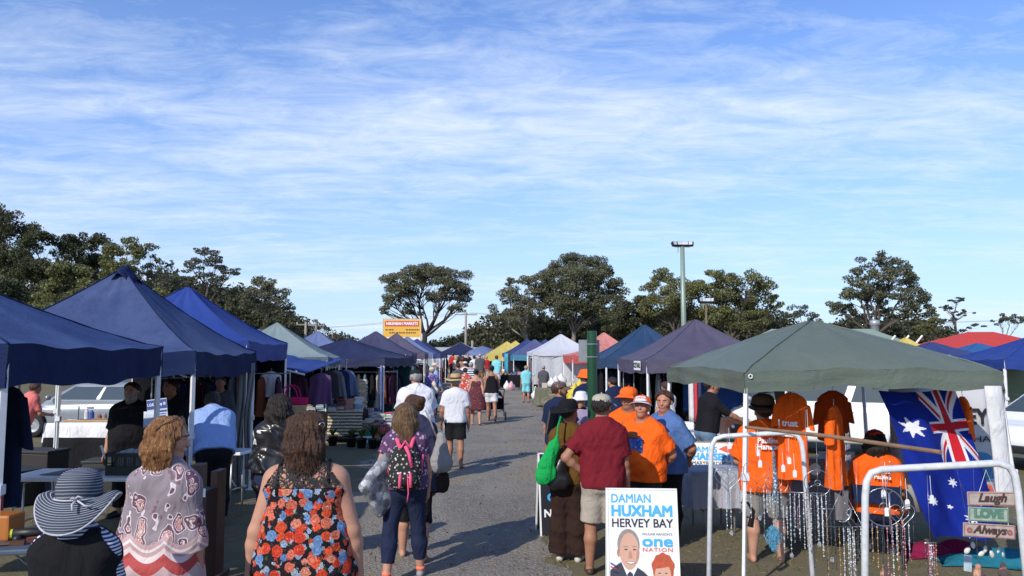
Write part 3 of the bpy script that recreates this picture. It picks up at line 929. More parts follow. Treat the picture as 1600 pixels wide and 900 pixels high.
MB().lathe([(0.02, 2.95), (0.6, 2.78), (1.1, 2.55), (1.45, 2.25), (1.43, 2.15)], 10).build('canopy', LBLUE, um, smooth=True)
MB().tube([(0, 0, 0), (0, 0, 2.9)], 0.025, 6).build('pole', WHITE_METAL, um)
MB().lathe([(0.02, 0.1), (0.24, 0.08), (0.28, 0.0)], 12).build('base', GREY_METAL, um)
aw = thing('awning', 'royal blue tarpaulin awning sloping down to a white pole', 'awning', at(478, 560, 17.2) * 1)
aw.location.z = 0
o0 = aw.location.copy()
A, B, C_, D = at(372, 556, 16.5), at(476, 583, 16.3), at(541, 561, 20.6), at(455, 551, 20.6)
A, B, C_, D = [p - o0 for p in (A, B, C_, D)]
ab = MB()
ab.sheet(lambda u, v: tuple((A.lerp(B, u)).lerp(D.lerp(C_, u), v) + Vector((0, 0, -0.06 * math.sin(math.pi * u) * math.sin(math.pi * v) + 0.012 * math.sin(u * 17 + v * 5)))), 16, 12)
ab.build('tarpaulin', ROYAL, aw, smooth=True, thick=0.004)
pb = MB()
pb.tube([A + Vector((0, 0, -0.05)), B + Vector((0, 0, -0.03))], 0.022, 6)
pb.build('edge_pole', WHITE_METAL, aw)
pb = MB()
pb.tube([C_, (C_.x, C_.y, 0)], 0.02, 6)
pb.build('post', GREY_METAL, aw)
pb = MB()
pb.tube([D, (D.x, D.y, 0)], 0.02, 6)
pb.build('post', GREY_METAL, aw)
# ------------------------------------------------------------------ billboard, poles, roofs
bb = thing('billboard', 'tall yellow and white market billboard rising above the navy tents', 'billboard', (at(628, 530, 70).x, 70, 0), R(2))
w = 3.25
z0, z1 = at(628, 545, 70).z - 0.2, at(628, 499, 70).z
fb = MB()
fb.box((0, 0.05, (z0 + z1) / 2 - 0.4), (w, 0.08, z1 - z0 + 0.8))
fb.build('board', paint('white sign board', (0.72, 0.73, 0.76), 0.5), bb)
yb = MB()
yb.box((0, 0.004, z1 - 0.80), (w - 0.08, 0.012, 1.5))
yb.build('yellow_field', paint('amber sign paint', (0.72, 0.40, 0.05), 0.5), bb)
rb = MB()
rb.box((0, -0.008, z1 - 0.38), (w - 0.3, 0.012, 0.46))
rb.build('red_band', paint('red sign paint', (0.50, 0.05, 0.05), 0.5), bb)
text('NIKENBAH MARKETS', 0.36, INK_WHITE, bb, TR(0, -0.018, z1 - 0.38) @ FRONT, 0.008, width=w - 0.5)
for (z, segs) in [(z1 - 0.92, [(-1.45, -0.75), (0.35, 1.5)]), (z1 - 1.18, [(-1.1, -0.6), (-0.5, 0.25), (0.35, 1.2)]), (z1 - 1.85, [(-1.3, -0.4), (0.1, 1.4)]), (z1 - 2.15, [(-1.2, -0.2), (0.3, 1.3)])]:
	for a, b in segs:
		tr_ = MB()
		x = a
		while x < b:
			l = 0.09 + 0.12 * hashf(z, x)
			tr_.box(((x + min(x + l, b)) / 2, -0.006, z), (min(l, b - x + 0.02), 0.012, 0.10 if z > z1 - 1.5 else 0.05))
			x += l + 0.05
		tr_.build('text_line', INK_BLACK, bb)
pm = MB()
for x in (-1.4, 1.4):
	pm.tube([(x, 0.16, 0), (x, 0.16, z1 - 0.1)], 0.07, 8)
pm.build('posts', GREY_METAL, bb)
bf = MB()
for (c, s_) in [((0, 0.05, z1 + 0.03), (w + 0.12, 0.12, 0.06)), ((-w / 2 - 0.03, 0.05, (z0 + z1) / 2 - 0.4), (0.06, 0.12, z1 - z0 + 0.8)), ((w / 2 + 0.03, 0.05, (z0 + z1) / 2 - 0.4), (0.06, 0.12, z1 - z0 + 0.8))]:
	bf.box(c, s_)
bf.build('border', paint('amber trim paint', (0.60, 0.36, 0.08), 0.5), bb)
GALV = paint('green grey steel mast', (0.24, 0.31, 0.25), 0.45, 0.2, 0.1)
def floodlight(label, px, Y, top, r, arms, mat, group=None):
	p = at(px, top, Y)
	t = thing('floodlight_pole', label, 'light pole', (p.x, Y, 0), 0, group)
	MB().tube([(0, 0, 0), (0, 0, p.z * 0.5), (0, 0, p.z)], [r, r * 0.85, r * 0.7], 10).build('mast', mat, t, smooth=True)
	h = MB()
	h.box((0, 0, p.z + 0.03), (arms * 1.1, 0.10, 0.08))
	h.tube([(-arms * 0.3, 0, p.z - 0.3), (-arms * 0.3, 0, p.z + 0.02)], 0.03, 5)
	h.build('crossarm', GREY_METAL, t)
	for s_ in (-1, -0.35, 0.35, 1):
		l = MB()
		M = TR(s_ * arms * 0.55, -0.05, p.z + 0.16) @ RZ(-s_ * 0.5) @ Matrix.Rotation(R(-25), 4, 'X')
		l.box((0, 0, 0), (0.36, 0.20, 0.26), M)
		ll = l.build('floodlight', DARK, t, bevel=0.03)
		g_ = MB()
		g_.box((0, -0.105, 0), (0.30, 0.012, 0.2), M)
		g_.build('lens', glossy('lamp lens', (0.5, 0.52, 0.55), 0.15), ll)
	return t
FG = 'floodlight poles on the showground'
floodlight('tall pale green floodlight mast above the plum grey tent', 1066, 44, 386, 0.17, 0.78, GALV, FG)
floodlight('shorter brown lamp pole right of the tall green mast', 1103, 46, 474, 0.07, 0.55, paint('weathered timber pole', (0.16, 0.12, 0.09), 0.9), FG)
def power_pole(label, px, Y, top, arm=1.8, group='power poles beyond the tents'):
	p = at(px, top, Y)
	t = thing('power_pole', label, 'power pole', (p.x, Y, 0), R(8), group)
	m = paint('grey weathered pole', (0.30, 0.27, 0.235), 0.9, 0, 0.2)
	MB().tube([(0, 0, 0), (0, 0, p.z)], [0.17, 0.11], 8).build('post', m, t, smooth=True)
	if arm:
		a = MB()
		a.box((0, 0.12, p.z - 0.25), (arm, 0.09, 0.11))
		a.build('crossarm', m, t)
		for x in (-0.45, 0.15, 0.45):
			MB().lathe([(0.02, p.z - 0.2), (0.05, p.z - 0.15), (0.045, p.z - 0.06), (0.015, p.z - 0.02)], 8, TR(x * arm, 0.12, 0)).build('insulator', WHITE_PLASTIC, t)
	return Vector((p.x, Y, p.z - 0.05))
pp = [power_pole('timber power pole rising behind the pale green tent', 478, 75, 503), power_pole('power pole second beyond the pale green tent', 494, 92, 505), power_pole('faint thin power pole farther off by the pale green tent', 520, 120, 519, 1.2),
	  power_pole('timber power pole with crossarm standing right of the lone gum', 728, 85, 488, 2.4), power_pole('short bare post near the lane end', 738, 80, 532, 0)]
wl = MB()
for a, b in ((pp[0], pp[1]), (pp[1], pp[2]), (pp[3], Vector((pp[3].x + 70, 100, pp[3].z))), (pp[3], Vector((pp[3].x - 40, 120, pp[3].z)))):
	for off in (-0.7, 0.7):
		wl.tube([a.lerp(b, t) + Vector((off, 0.1, -1.0 * math.sin(math.pi * t))) for t in np.linspace(0, 1, 9)], 0.012, 4)
tag(wl.build('power_line', DARK), 'thin dark power lines strung between the timber poles', 'power line')
gb = thing('hall', 'hall with long pale green metal roof behind the green canopy', 'building', (at(1300, 530, 58).x, 60, 0), R(-3))
xl, xr = at(1182, 520, 58).x - gb.location.x, at(1408, 520, 58).x - gb.location.x
zr = at(1300, 514, 60).z
wb = MB()
wb.box(((xl + xr) / 2, 0, 1.4), (xr - xl - 1.0, 9, 2.8))
wb.build('wall', paint('pale green cladding', (0.33, 0.38, 0.32), 0.7), gb)
rf = MB()
e = 2.75
rf.add([(xl, -5.2, e), (xr, -5.2, e), (xr - 1.4, 0, zr), (xl + 1.8, 0, zr), (xl, 5.2, e), (xr, 5.2, e)], [(0, 1, 2, 3), (5, 4, 3, 2), (4, 0, 3), (1, 5, 2)])
rr = rf.build('roof', canopy_mat('pale green roof sheeting', (0.24, 0.31, 0.25), (0.3, 0.35, 0.3), 0.3, 0.0, stains=0.12), gb)
ga = MB()
for k in range(3):
	x = xr - 0.6 - 0.9 * k
	ga.tube([(x, -5.25, e + 0.05), (x + 0.6, -5.25, e + 0.75)], 0.07, 5)
ga.tube([(xr - 3.0, -5.25, e + 0.1), (xr + 0.5, -5.25, e + 0.1)], 0.06, 5)
ga.build('gable_truss', WHITE_METAL, gb)
vt = MB()
vt.lathe([(0.32, zr - 0.5), (0.32, zr + 0.35), (0.4, zr + 0.4), (0.36, zr + 0.75), (0.05, zr + 0.8)], 12, TR(xr - 0.1, 2.5, 0))
vt.build('roof_vent', GREY_METAL, gb, smooth=True)
for k in range(4):
	wdw = MB()
	wdw.box((xl + 2.2 + k * 2.2, -4.52, 1.5), (1.2, 0.05, 1.0))
	wdw.build('window', glass('dark window glass'), gb)
rb_ = thing('pavilion', 'low pavilion with a bright red roof at the far right', 'building', (at(1552, 530, 50).x, 52, 0), R(-4))
hw = (at(1640, 530, 50).x - at(1470, 530, 50).x) / 2
zt = at(1545, 517, 50).z
e = at(1500, 545, 50).z
rf = MB()
rf.add([(-hw, -4, e), (hw, -4, e), (hw * 0.35, 0, zt), (-hw * 0.12, 0, zt), (-hw, 4, e), (hw, 4, e)], [(0, 1, 2, 3), (5, 4, 3, 2), (4, 0, 3), (1, 5, 2)])
rf.build('roof', canopy_mat('red roof sheeting', (0.52, 0.045, 0.03), (0.55, 0.08, 0.06), 0.3, 0.0, stains=0.1), rb_)
f2 = MB()
f2.box((0, -4.0, e - 0.09), (2 * hw, 0.08, 0.16))
f2.build('fascia', paint('dark red fascia', (0.16, 0.03, 0.025), 0.6), rb_)
w2 = MB()
w2.box((0, 0, e / 2 - 0.1), (2 * hw - 1, 7, e - 0.2))
w2.build('wall', paint('sage green wall', (0.22, 0.26, 0.17), 0.8), rb_)
gw_ = thing('shed', 'small sage green shed wall behind the white car at the right edge', 'building', (at(1600, 590, 27).x + 1.0, 28, 0))
sh = MB()
sh.box((0, 0, 0.95), (3.4, 2, 1.9))
sh.build('wall', paint('sage green cladding', (0.17, 0.21, 0.12), 0.75), gw_)
sr = MB()
sr.box((0, 0, 1.95), (3.7, 2.3, 0.08))
sr.build('roof', GREY_METAL, gw_)
sd_ = MB()
sd_.box((-0.4, -1.02, 0.9), (0.05, 0.04, 1.7))
sd_.build('downpipe', WHITE_METAL, gw_)
fs_ = thing('shed', 'low grey shed roof at the far end of the left tent row', 'building', (at(697, 545, 95).x, 97, 0), R(6))
q_ = MB()
q_.box((0, 0, 1.2), (8.5, 5, 2.4))
q_.build('wall', paint('weathered grey cladding', (0.30, 0.33, 0.36), 0.7), fs_)
q_ = MB()
q_.add([(-4.6, -2.9, 2.35), (4.6, -2.9, 2.35), (4.6, 0, 3.2), (-4.6, 0, 3.2), (-4.6, 2.9, 2.35), (4.6, 2.9, 2.35)], [(0, 1, 2, 3), (5, 4, 3, 2)])
q_.build('roof', paint('pale grey roof sheeting', (0.42, 0.45, 0.47), 0.5, 0, 0.1), fs_)
gp_ = at(925, 560, 12.2)
gpt = thing('sign_post', 'thick dark green steel post carrying the back of a grey sign', 'post', (gp_.x, 12.2, 0))
zt = at(925, 517, 12.2).z
MB().lathe([(0.076, 0), (0.076, zt - 0.01), (0.066, zt), (0.0, zt)], 20).build('post', glossy('bottle green enamel', (0.012, 0.06, 0.028), 0.28), gpt, smooth=False)
sp = MB()
z_a, z_b = at(910, 531, 12.3).z, at(910, 565, 12.3).z
sp.box((-0.035, 0.10, (z_a + z_b) / 2), (0.32, 0.006, z_a - z_b))
sp.build('sign_panel', paint('bare aluminium sign back', (0.26, 0.29, 0.31), 0.5, 0.3), gpt)
bk = MB()
for z in (z_a - 0.07, z_b + 0.07):
	bk.tube([(0.085 * math.cos(a), 0.085 * math.sin(a), z) for a in np.linspace(0, 6.28, 13)], 0.008, 4)
bk.build('bracket', GREY_METAL, gpt)
# ------------------------------------------------------------------ people: one smooth surface per body, grown from a distance field
class Field:
	def __init__(self, lo, hi, v):
		self.v = v
		self.lo = np.array(lo, float) - 2.5 * v
		n = np.ceil((np.array(hi, float) + 2.5 * v - self.lo) / v).astype(int) + 1
		self.n = n
		self.ax = [self.lo[i] + v * np.arange(n[i]) for i in range(3)]
		self.D = np.full(tuple(n), 0.25, np.float32)
	def grid(self, lo, hi):
		sl = []
		for i in range(3):
			a = int(max(0, math.floor((lo[i] - self.lo[i]) / self.v)))
			b = int(min(self.n[i], math.ceil((hi[i] - self.lo[i]) / self.v) + 1))
			if b <= a:
				return None, None
			sl.append(slice(a, b))
		x = self.ax[0][sl[0]][:, None, None]
		y = self.ax[1][sl[1]][None, :, None]
		z = self.ax[2][sl[2]][None, None, :]
		return tuple(sl), (x, y, z)
	@staticmethod
	def dist(g, a, b, ra, rb, sy=1.0):
		x, y, z = g
		a = np.asarray(a, float)
		ab = np.asarray(b, float) - a
		L2 = (ab[0] ** 2 + (ab[1] / sy) ** 2 + ab[2] ** 2)
		px, py, pz = x - a[0], (y - a[1]) / sy, z - a[2]
		if L2 < 1e-10:
			return np.sqrt(px * px + py * py + pz * pz) - ra
		t = np.clip((px * ab[0] + py * (ab[1] / sy) + pz * ab[2]) / L2, 0, 1)
		qx, qy, qz = px - t * ab[0], py - t * (ab[1] / sy), pz - t * ab[2]
		return np.sqrt(qx * qx + qy * qy + qz * qz) - (ra + t * (rb - ra))
	def add(self, a, b, ra, rb, k=0.02, sy=1.0, fn=None):
		m = max(ra, rb) * max(1, sy) + k + 3 * self.v
		lo = np.minimum(a, b) - m
		hi = np.maximum(a, b) + m
		sl, g = self.grid(lo, hi)
		if sl is None:
			return
		d = self.dist(g, a, b, ra, rb, sy)
		if fn is not None:
			d = d + fn(g)
		e = self.D[sl]
		h = np.maximum(k - np.abs(d - e), 0) / k
		self.D[sl] = np.minimum(d, e) - h * h * k * 0.25
	def cut(self, a, b, ra, rb, k=0.01, sy=1.0):
		m = max(ra, rb) * max(1, sy) + k + 3 * self.v
		sl, g = self.grid(np.minimum(a, b) - m, np.maximum(a, b) + m)
		if sl is None:
			return
		d = -self.dist(g, a, b, ra, rb, sy)
		e = self.D[sl]
		h = np.maximum(k - np.abs(d - e), 0) / k
		self.D[sl] = np.maximum(d, e) + h * h * k * 0.25
	def plane(self, p, nrm, near=None):
		"""remove what lies beyond p along nrm, only within `near` of p when given"""
		x, y, z = self.ax[0][:, None, None], self.ax[1][None, :, None], self.ax[2][None, None, :]
		d = (x - p[0]) * nrm[0] + (y - p[1]) * nrm[1] + (z - p[2]) * nrm[2]
		if near is not None:
			r = np.sqrt((x - p[0]) ** 2 + (y - p[1]) ** 2 + (z - p[2]) ** 2)
			d = np.where(r < near, d, -1.0)
		self.D = np.maximum(self.D, d.astype(np.float32))
	def ripple(self, amp, freq, seed):
		rng = np.random.default_rng(seed)
		x, y, z = self.ax[0][:, None, None], self.ax[1][None, :, None], self.ax[2][None, None, :]
		s = 0
		for f, w in ((1, 1), (1.9, 0.6), (3.3, 0.35)):
			k = rng.normal(size=3) * freq * f
			k[2] *= 0.8
			p = rng.uniform(0, 6.28)
			k2 = rng.normal(size=3) * freq * f * 0.6
			s = s + w * np.sin(x * k[0] + y * k[1] + z * k[2] + p + 1.6 * np.sin(x * k2[0] + y * k2[1] + z * k2[2]))
		self.D += (amp * s / 1.5).astype(np.float32)
	def mesh(self, name, mats, parent, slot=None):
		D = self.D
		inside = D < 0
		if not inside.any():
			return None
		c = np.zeros(tuple(self.n - 1), np.int8)
		for i in (0, 1):
			for j in (0, 1):
				for k in (0, 1):
					c += inside[i:self.n[0] - 1 + i, j:self.n[1] - 1 + j, k:self.n[2] - 1 + k]
		act = (c > 0) & (c < 8)
		idx = np.full(act.shape, -1, np.int64)
		ci = np.argwhere(act)
		idx[act] = np.arange(len(ci))
		acc = np.zeros((len(ci), 3))
		cnt = np.zeros(len(ci))
		corners = [(i, j, k) for i in (0, 1) for j in (0, 1) for k in (0, 1)]
		vals = {cr: D[ci[:, 0] + cr[0], ci[:, 1] + cr[1], ci[:, 2] + cr[2]] for cr in corners}
		for a in corners:
			for ax in range(3):
				if a[ax] == 0:
					b = list(a)
					b[ax] = 1
					b = tuple(b)
					va, vb = vals[a], vals[b]
					m = (va < 0) != (vb < 0)
					t = np.where(m, va / np.where(m, va - vb, 1), 0)
					p = np.tile(np.array(a, float), (len(ci), 1))
					p[:, ax] += t
					acc[m] += p[m]
					cnt[m] += 1
		co = self.lo + self.v * (ci + acc / cnt[:, None])
		quads = []
		for ax in range(3):
			o1, o2 = [(1, 2), (2, 0), (0, 1)][ax]
			A = [slice(None)] * 3
			B = [slice(None)] * 3
			A[ax] = slice(0, -1)
			B[ax] = slice(1, None)
			s0, s1 = inside[tuple(A)], inside[tuple(B)]
			e = np.argwhere(s0 != s1)
			ok = (e[:, o1] > 0) & (e[:, o2] > 0) & (e[:, o1] < self.n[o1] - 1) & (e[:, o2] < self.n[o2] - 1)
			e = e[ok]
			flip = s0[e[:, 0], e[:, 1], e[:, 2]]
			q = []
			for (d1, d2) in ((-1, -1), (0, -1), (0, 0), (-1, 0)):
				f = e.copy()
				f[:, o1] += d1
				f[:, o2] += d2
				q.append(idx[f[:, 0], f[:, 1], f[:, 2]])
			q = np.stack(q, 1)
			q[~flip] = q[~flip][:, ::-1]
			quads.append(q)
		Q = np.concatenate(quads).astype(np.int32)
		Q = Q[(Q >= 0).all(1)]
		nb = np.zeros_like(co)
		nn = np.zeros(len(co))
		for i in range(4):
			a, b = Q[:, i], Q[:, (i + 1) % 4]
			np.add.at(nb, a, co[b])
			np.add.at(nn, a, 1)
		co = co * 0.5 + 0.5 * nb / np.maximum(nn, 1)[:, None]
		me = bpy.data.meshes.new(name)
		me.vertices.add(len(co))
		me.vertices.foreach_set('co', co.ravel())
		me.loops.add(4 * len(Q))
		me.loops.foreach_set('vertex_index', Q.ravel())
		me.polygons.add(len(Q))
		me.polygons.foreach_set('loop_start', np.arange(0, 4 * len(Q), 4, dtype=np.int32))
		me.polygons.foreach_set('loop_total', np.full(len(Q), 4, np.int32))
		me.polygons.foreach_set('use_smooth', np.ones(len(Q), bool))
		if slot is not None:
			cen = co[Q].mean(1)
			me.polygons.foreach_set('material_index', slot(cen).astype(np.int32))
		me.update(calc_edges=True)
		for m in (mats if isinstance(mats, (list, tuple)) else [mats]):
			me.materials.append(m)
		o = bpy.data.objects.new(name, me)
		return link(o, parent)
SKINS = {'fair': skin('fair skin', (0.45, 0.245, 0.17)), 'tan': skin('tanned skin', (0.33, 0.16, 0.10)), 'red': skin('ruddy skin', (0.40, 0.185, 0.125)), 'brown': skin('brown skin', (0.17, 0.085, 0.052))}
LIPS = paint('lips', (0.36, 0.12, 0.10), 0.45)
EYEW = glossy('eye', (0.34, 0.31, 0.29), 0.15)
EYED = glossy('iris', (0.03, 0.02, 0.015), 0.1)
HAIRS = {'dark': hairm('dark hair', (0.018, 0.013, 0.011), (0.05, 0.038, 0.03)), 'brown': hairm('brown hair', (0.055, 0.027, 0.016), (0.14, 0.065, 0.035)), 'auburn': hairm('auburn hair', (0.20, 0.085, 0.03), (0.50, 0.27, 0.10)),
		 'honey': hairm('honey brown hair', (0.11, 0.062, 0.030), (0.30, 0.18, 0.09)), 'grey': hairm('grey hair', (0.30, 0.29, 0.28), (0.55, 0.54, 0.52)), 'blond': hairm('blond hair', (0.36, 0.24, 0.11), (0.6, 0.45, 0.25))}
def rot_x(p, o, a):
	c, s = math.cos(a), math.sin(a)
	y, z = p[1] - o[1], p[2] - o[2]
	return np.array([p[0], o[1] + y * c - z * s, o[2] + y * s + z * c])
def adir(side, ab, fw, tw=0.0):
	ab, fw = R(ab), R(fw)
	v = np.array([side * math.sin(ab), math.sin(fw) * math.cos(ab), -math.cos(fw) * math.cos(ab)])
	return v
ARMS = {   # upper arm (out, forward), forearm (out, forward)
	'down': ((9, -2), (4, 10)), 'back': ((10, -18), (5, -4)), 'fwd': ((9, 14), (4, 28)), 'hold': ((14, 16), (-22, 82)), 'hip': ((38, -14), (-46, 24)),
	'carry': ((16, 6), (-8, 62)), 'reach': ((12, 52), (2, 66)), 'behind': ((20, -26), (-42, -34)), 'fold': ((18, 24), (-58, 74)), 'up': ((16, 60), (-10, 140)), 'push': ((14, 22), (-4, 66)), 'swing': ((10, -22), (4, 12)),
	'lap': ((14, 30), (-14, 66))}
LEGS = {'stand': ((0, 0), (0, 0)), 'walk': ((20, 4), (-16, -34)), 'walk2': ((-15, -32), (19, 3)), 'step': ((10, 2), (-8, -16)), 'wide': ((3, 0), (-3, -2)), 'sit': ((86, 0), (80, 4))}
class Body:
	"""joint positions and limb primitives of one figure, in metres, facing +y"""
	def __init__(s, h=1.7, w=1.0, fat=0.0, female=False, arms=('down', 'down'), legs='stand', lean=0.0, yaw=0.0, tilt=0.0, spread=0.0, leg_out=0.0):
		s.h, s.w, s.fat, s.female = h, w, fat, female
		s.yaw, s.tilt = R(yaw), R(tilt)
		hip = np.array([0, 0, 0.52])
		U = lambda p: rot_x(np.asarray(p, float), hip, -R(lean))
		s.U = lambda p: U(p) * h
		P = []          # torso prims: (a, b, ra, rb, tag)
		hw = (0.046 if female else 0.040) * w + 0.022 * fat
		pr = (0.064 if female else 0.060) * (0.9 + 0.1 * w) + 0.024 * fat
		P.append(((-hw, -0.008, 0.515), (hw, -0.008, 0.515), pr, pr, 'pelvis'))
		for sd in (-1, 1):
			P.append(((sd * 0.045 * w, -0.030 - 0.008 * fat, 0.505), (sd * 0.045 * w, -0.026, 0.50), 0.052 + 0.012 * fat, 0.05 + 0.012 * fat, 'pelvis'))
		ww = (0.026 if female else 0.036) * w + 0.030 * fat
		wr = (0.056 if female else 0.058) * (0.9 + 0.1 * w) + 0.022 * fat
		P.append(((-ww, 0.0, 0.60), (ww, 0.0, 0.60), wr, wr, 'waist'))
		if fat > 0:
			P.append(((0, 0.03 + 0.02 * fat, 0.60), (0, 0.035, 0.66), 0.06 + 0.035 * fat, 0.055 + 0.02 * fat, 'waist'))
		cw = (0.040 if female else 0.050) * w + 0.016 * fat
		cr = (0.057 if female else 0.062) * (0.9 + 0.1 * w) + 0.012 * fat
		P.append(((-cw, -0.002, 0.705), (cw, -0.002, 0.705), cr, cr, 'chest'))
		P.append(((-cw * 1.15, -0.008, 0.765), (cw * 1.15, -0.008, 0.765), cr * 0.86, cr * 0.86, 'chest'))
		if female:
			for sd in (-1, 1):
				P.append(((sd * 0.040 * w, 0.045, 0.735), (sd * 0.042 * w, 0.062 + 0.008 * fat, 0.722), 0.038 + 0.006 * fat, 0.030 + 0.006 * fat, 'chest'))
		sw = (0.094 if female else 0.107) * (0.35 + 0.65 * w) + 0.010 * fat
		s.sw = sw
		for sd in (-1, 1):
			P.append(((0, -0.010, 0.806), (sd * sw * 0.84, -0.010, 0.786), 0.038 + 0.004 * fat, 0.033 + 0.005 * fat, 'shoulder'))
			P.append(((sd * 0.016, -0.012, 0.850), (sd * sw * 0.80, -0.012, 0.802), 0.027, 0.020, 'trap'))
		s.torso = [(U(a) * h, U(b) * h, ra * h, rb * h, t) for a, b, ra, rb, t in P]
		s.neck = (U((0, -0.010, 0.825)) * h, U((0, 0.004, 0.888)) * h, (0.036 if not female else 0.031) * h + 0.004 * fat * h, (0.034 if not female else 0.029) * h + 0.004 * fat * h)
		s.hc = U((0, 0.0, 0.93)) * h       # head centre
		s.arms = {}
		for sd, pose in zip((-1, 1), arms):
			up, fo = ARMS[pose] if isinstance(pose, str) else pose
			sh = U((sd * sw * 0.97, -0.010, 0.782)) * h
			el = sh + adir(sd, *up) * 0.172 * h
			wr_ = el + adir(sd, *fo) * 0.148 * h
			hd = wr_ + adir(sd, fo[0] * 0.7, fo[1]) * 0.045 * h
			r0 = 0.030 * (0.85 + 0.15 * w) * (0.94 if female else 1.04) + 0.013 * fat
			s.arms[sd] = dict(sh=sh, el=el, wr=wr_, hd=hd, r=(r0 * h, r0 * 0.80 * h, r0 * 0.80 * h, (0.0165 + 0.002 * fat) * h), fo=adir(sd, fo[0] * 0.7, fo[1]))
		s.legs = {}
		lp = LEGS[legs] if isinstance(legs, str) else legs
		low = 1e9
		for sd, (f1, f2) in zip((-1, 1), lp):
			hp = np.array([sd * (0.050 * w + 0.012 * fat), -0.004, 0.505])
			out = 2.0 + spread
			kn = hp + adir(sd, out, f1) * 0.235
			an = kn + adir(sd, out * 0.5 + leg_out, f2) * 0.235
			r0 = 0.053 * (0.8 + 0.2 * w) * (1.06 if female else 1.0) + 0.016 * fat
			s.legs[sd] = dict(hp=hp * h, kn=kn * h, an=an * h, f2=f2, r=(r0 * h, (0.034 + 0.007 * fat) * h, (0.036 + 0.006 * fat) * h, 0.021 * h))
			low = min(low, (an[2] - 0.036) * h)
		s.dz = -low
		for o in ('torso',):
			s.torso = [(a + [0, 0, s.dz], b + [0, 0, s.dz], ra, rb, t) for a, b, ra, rb, t in s.torso]
		s.neck = (s.neck[0] + [0, 0, s.dz], s.neck[1] + [0, 0, s.dz], s.neck[2], s.neck[3])
		s.hc = s.hc + [0, 0, s.dz]
		for d in s.arms.values():
			for k in ('sh', 'el', 'wr', 'hd'):
				d[k] = d[k] + [0, 0, s.dz]
		for d in s.legs.values():
			for k in ('hp', 'kn', 'an'):
				d[k] = d[k] + [0, 0, s.dz]
	def head_pt(s, p):
		"""head-local fraction (x, y, z about the head centre) -> metres"""
		p = np.asarray(p, float) * s.h
		p = rot_x(p, np.zeros(3), -s.tilt)
		c, n = math.cos(s.yaw), math.sin(s.yaw)
		return s.hc + np.array([p[0] * c - p[1] * n, p[0] * n + p[1] * c, p[2]])
	def head_matrix(s):
		return Matrix.Translation(Vector(s.hc)) @ Matrix.Rotation(s.yaw, 4, 'Z') @ Matrix.Rotation(-s.tilt, 4, 'X')
	def bounds(s, m=0.0):
		pts = []
		for a, b, ra, rb, t in s.torso:
			pts += [a - ra, a + ra, b - rb, b + rb]
		for d in s.arms.values():
			pts += [d['el'] - 0.07, d['el'] + 0.07, d['hd'] - 0.12, d['hd'] + 0.12, d['sh'] - .08, d['sh'] + .08]
		for d in s.legs.values():
			pts += [d['kn'] - 0.1, d['kn'] + 0.1, d['an'] - 0.08, d['an'] + 0.08, d['an'] + np.array([0, 0.2, -0.06])]
		pts += [s.hc - 0.14, s.hc + 0.14]
		pts = np.array(pts)
		return pts.min(0) - m, pts.max(0) + m
	def grow(s, v, fingers=True):
		h = s.h
		lo, hi = s.bounds()
		F = Field(lo, hi, v)
		for a, b, ra, rb, t in s.torso:
			F.add(a, b, ra, rb, 0.035 * h)
		F.add(*s.neck, k=0.022 * h)
		H = s.head_pt
		for a, b, ra, rb, k in [((0, -0.014, 0.020), (0, 0.012, 0.024), 0.0465, 0.0455, 0.01), ((0, 0.018, -0.005), (0, 0.026, -0.042), 0.040, 0.0245, 0.022),
								((0, 0.012, -0.030), (0, 0.036, -0.050), 0.034, 0.0165, 0.015), ((-0.020, 0.038, -0.012), (0.020, 0.038, -0.012), 0.020, 0.020, 0.012)]:
			F.add(H(a), H(b), ra * h, rb * h, k * h)
		F.add(H((0, 0.056, 0.008)), H((0, 0.0695, -0.0155)), 0.0055 * h, 0.0072 * h, 0.009 * h)
		for sd in (-1, 1):
			F.add(H((sd * 0.047, -0.004, 0.006)), H((sd * 0.050, -0.002, -0.014)), 0.0105 * h, 0.007 * h, 0.005 * h)
			F.cut(H((sd * 0.018, 0.066, 0.005)), H((sd * 0.020, 0.066, 0.005)), 0.009 * h, 0.009 * h, 0.008 * h)
		F.add(H((-0.020, 0.053, 0.015)), H((0.020, 0.053, 0.015)), 0.0065 * h, 0.0065 * h, 0.008 * h)
		F.add(H((-0.010, 0.058, -0.031)), H((0.010, 0.058, -0.031)), 0.0055 * h, 0.0055 * h, 0.006 * h)
		F.cut(H((-0.013, 0.068, -0.0315)), H((0.013, 0.068, -0.0315)), 0.0026 * h, 0.0026 * h, 0.004 * h)
		for sd, d in s.arms.items():
			r = d['r']
			F.add(d['sh'], d['el'], r[0], r[1], 0.03 * h)
			F.add(d['el'], d['el'] * 0.7 + d['wr'] * 0.3, r[2], r[2] * 1.02, 0.012 * h)
			F.add(d['el'] * 0.7 + d['wr'] * 0.3, d['wr'], r[2] * 1.02, r[3], 0.012 * h)
			s.hand(F, sd, d, v, fingers)
		for sd, d in s.legs.items():
			r = d['r']
			F.add(d['hp'], d['kn'], r[0], r[1], 0.03 * h)
			mid = d['kn'] * 0.68 + d['an'] * 0.32 + np.array([0, -0.008 * h, 0])
			F.add(d['kn'], mid, r[1] * 0.96, r[2], 0.012 * h)
			F.add(mid, d['an'], r[2], r[3], 0.012 * h)
			for a, b, ra, rb in s.foot(sd):
				F.add(a, b, ra, rb, 0.014 * h)
		return F
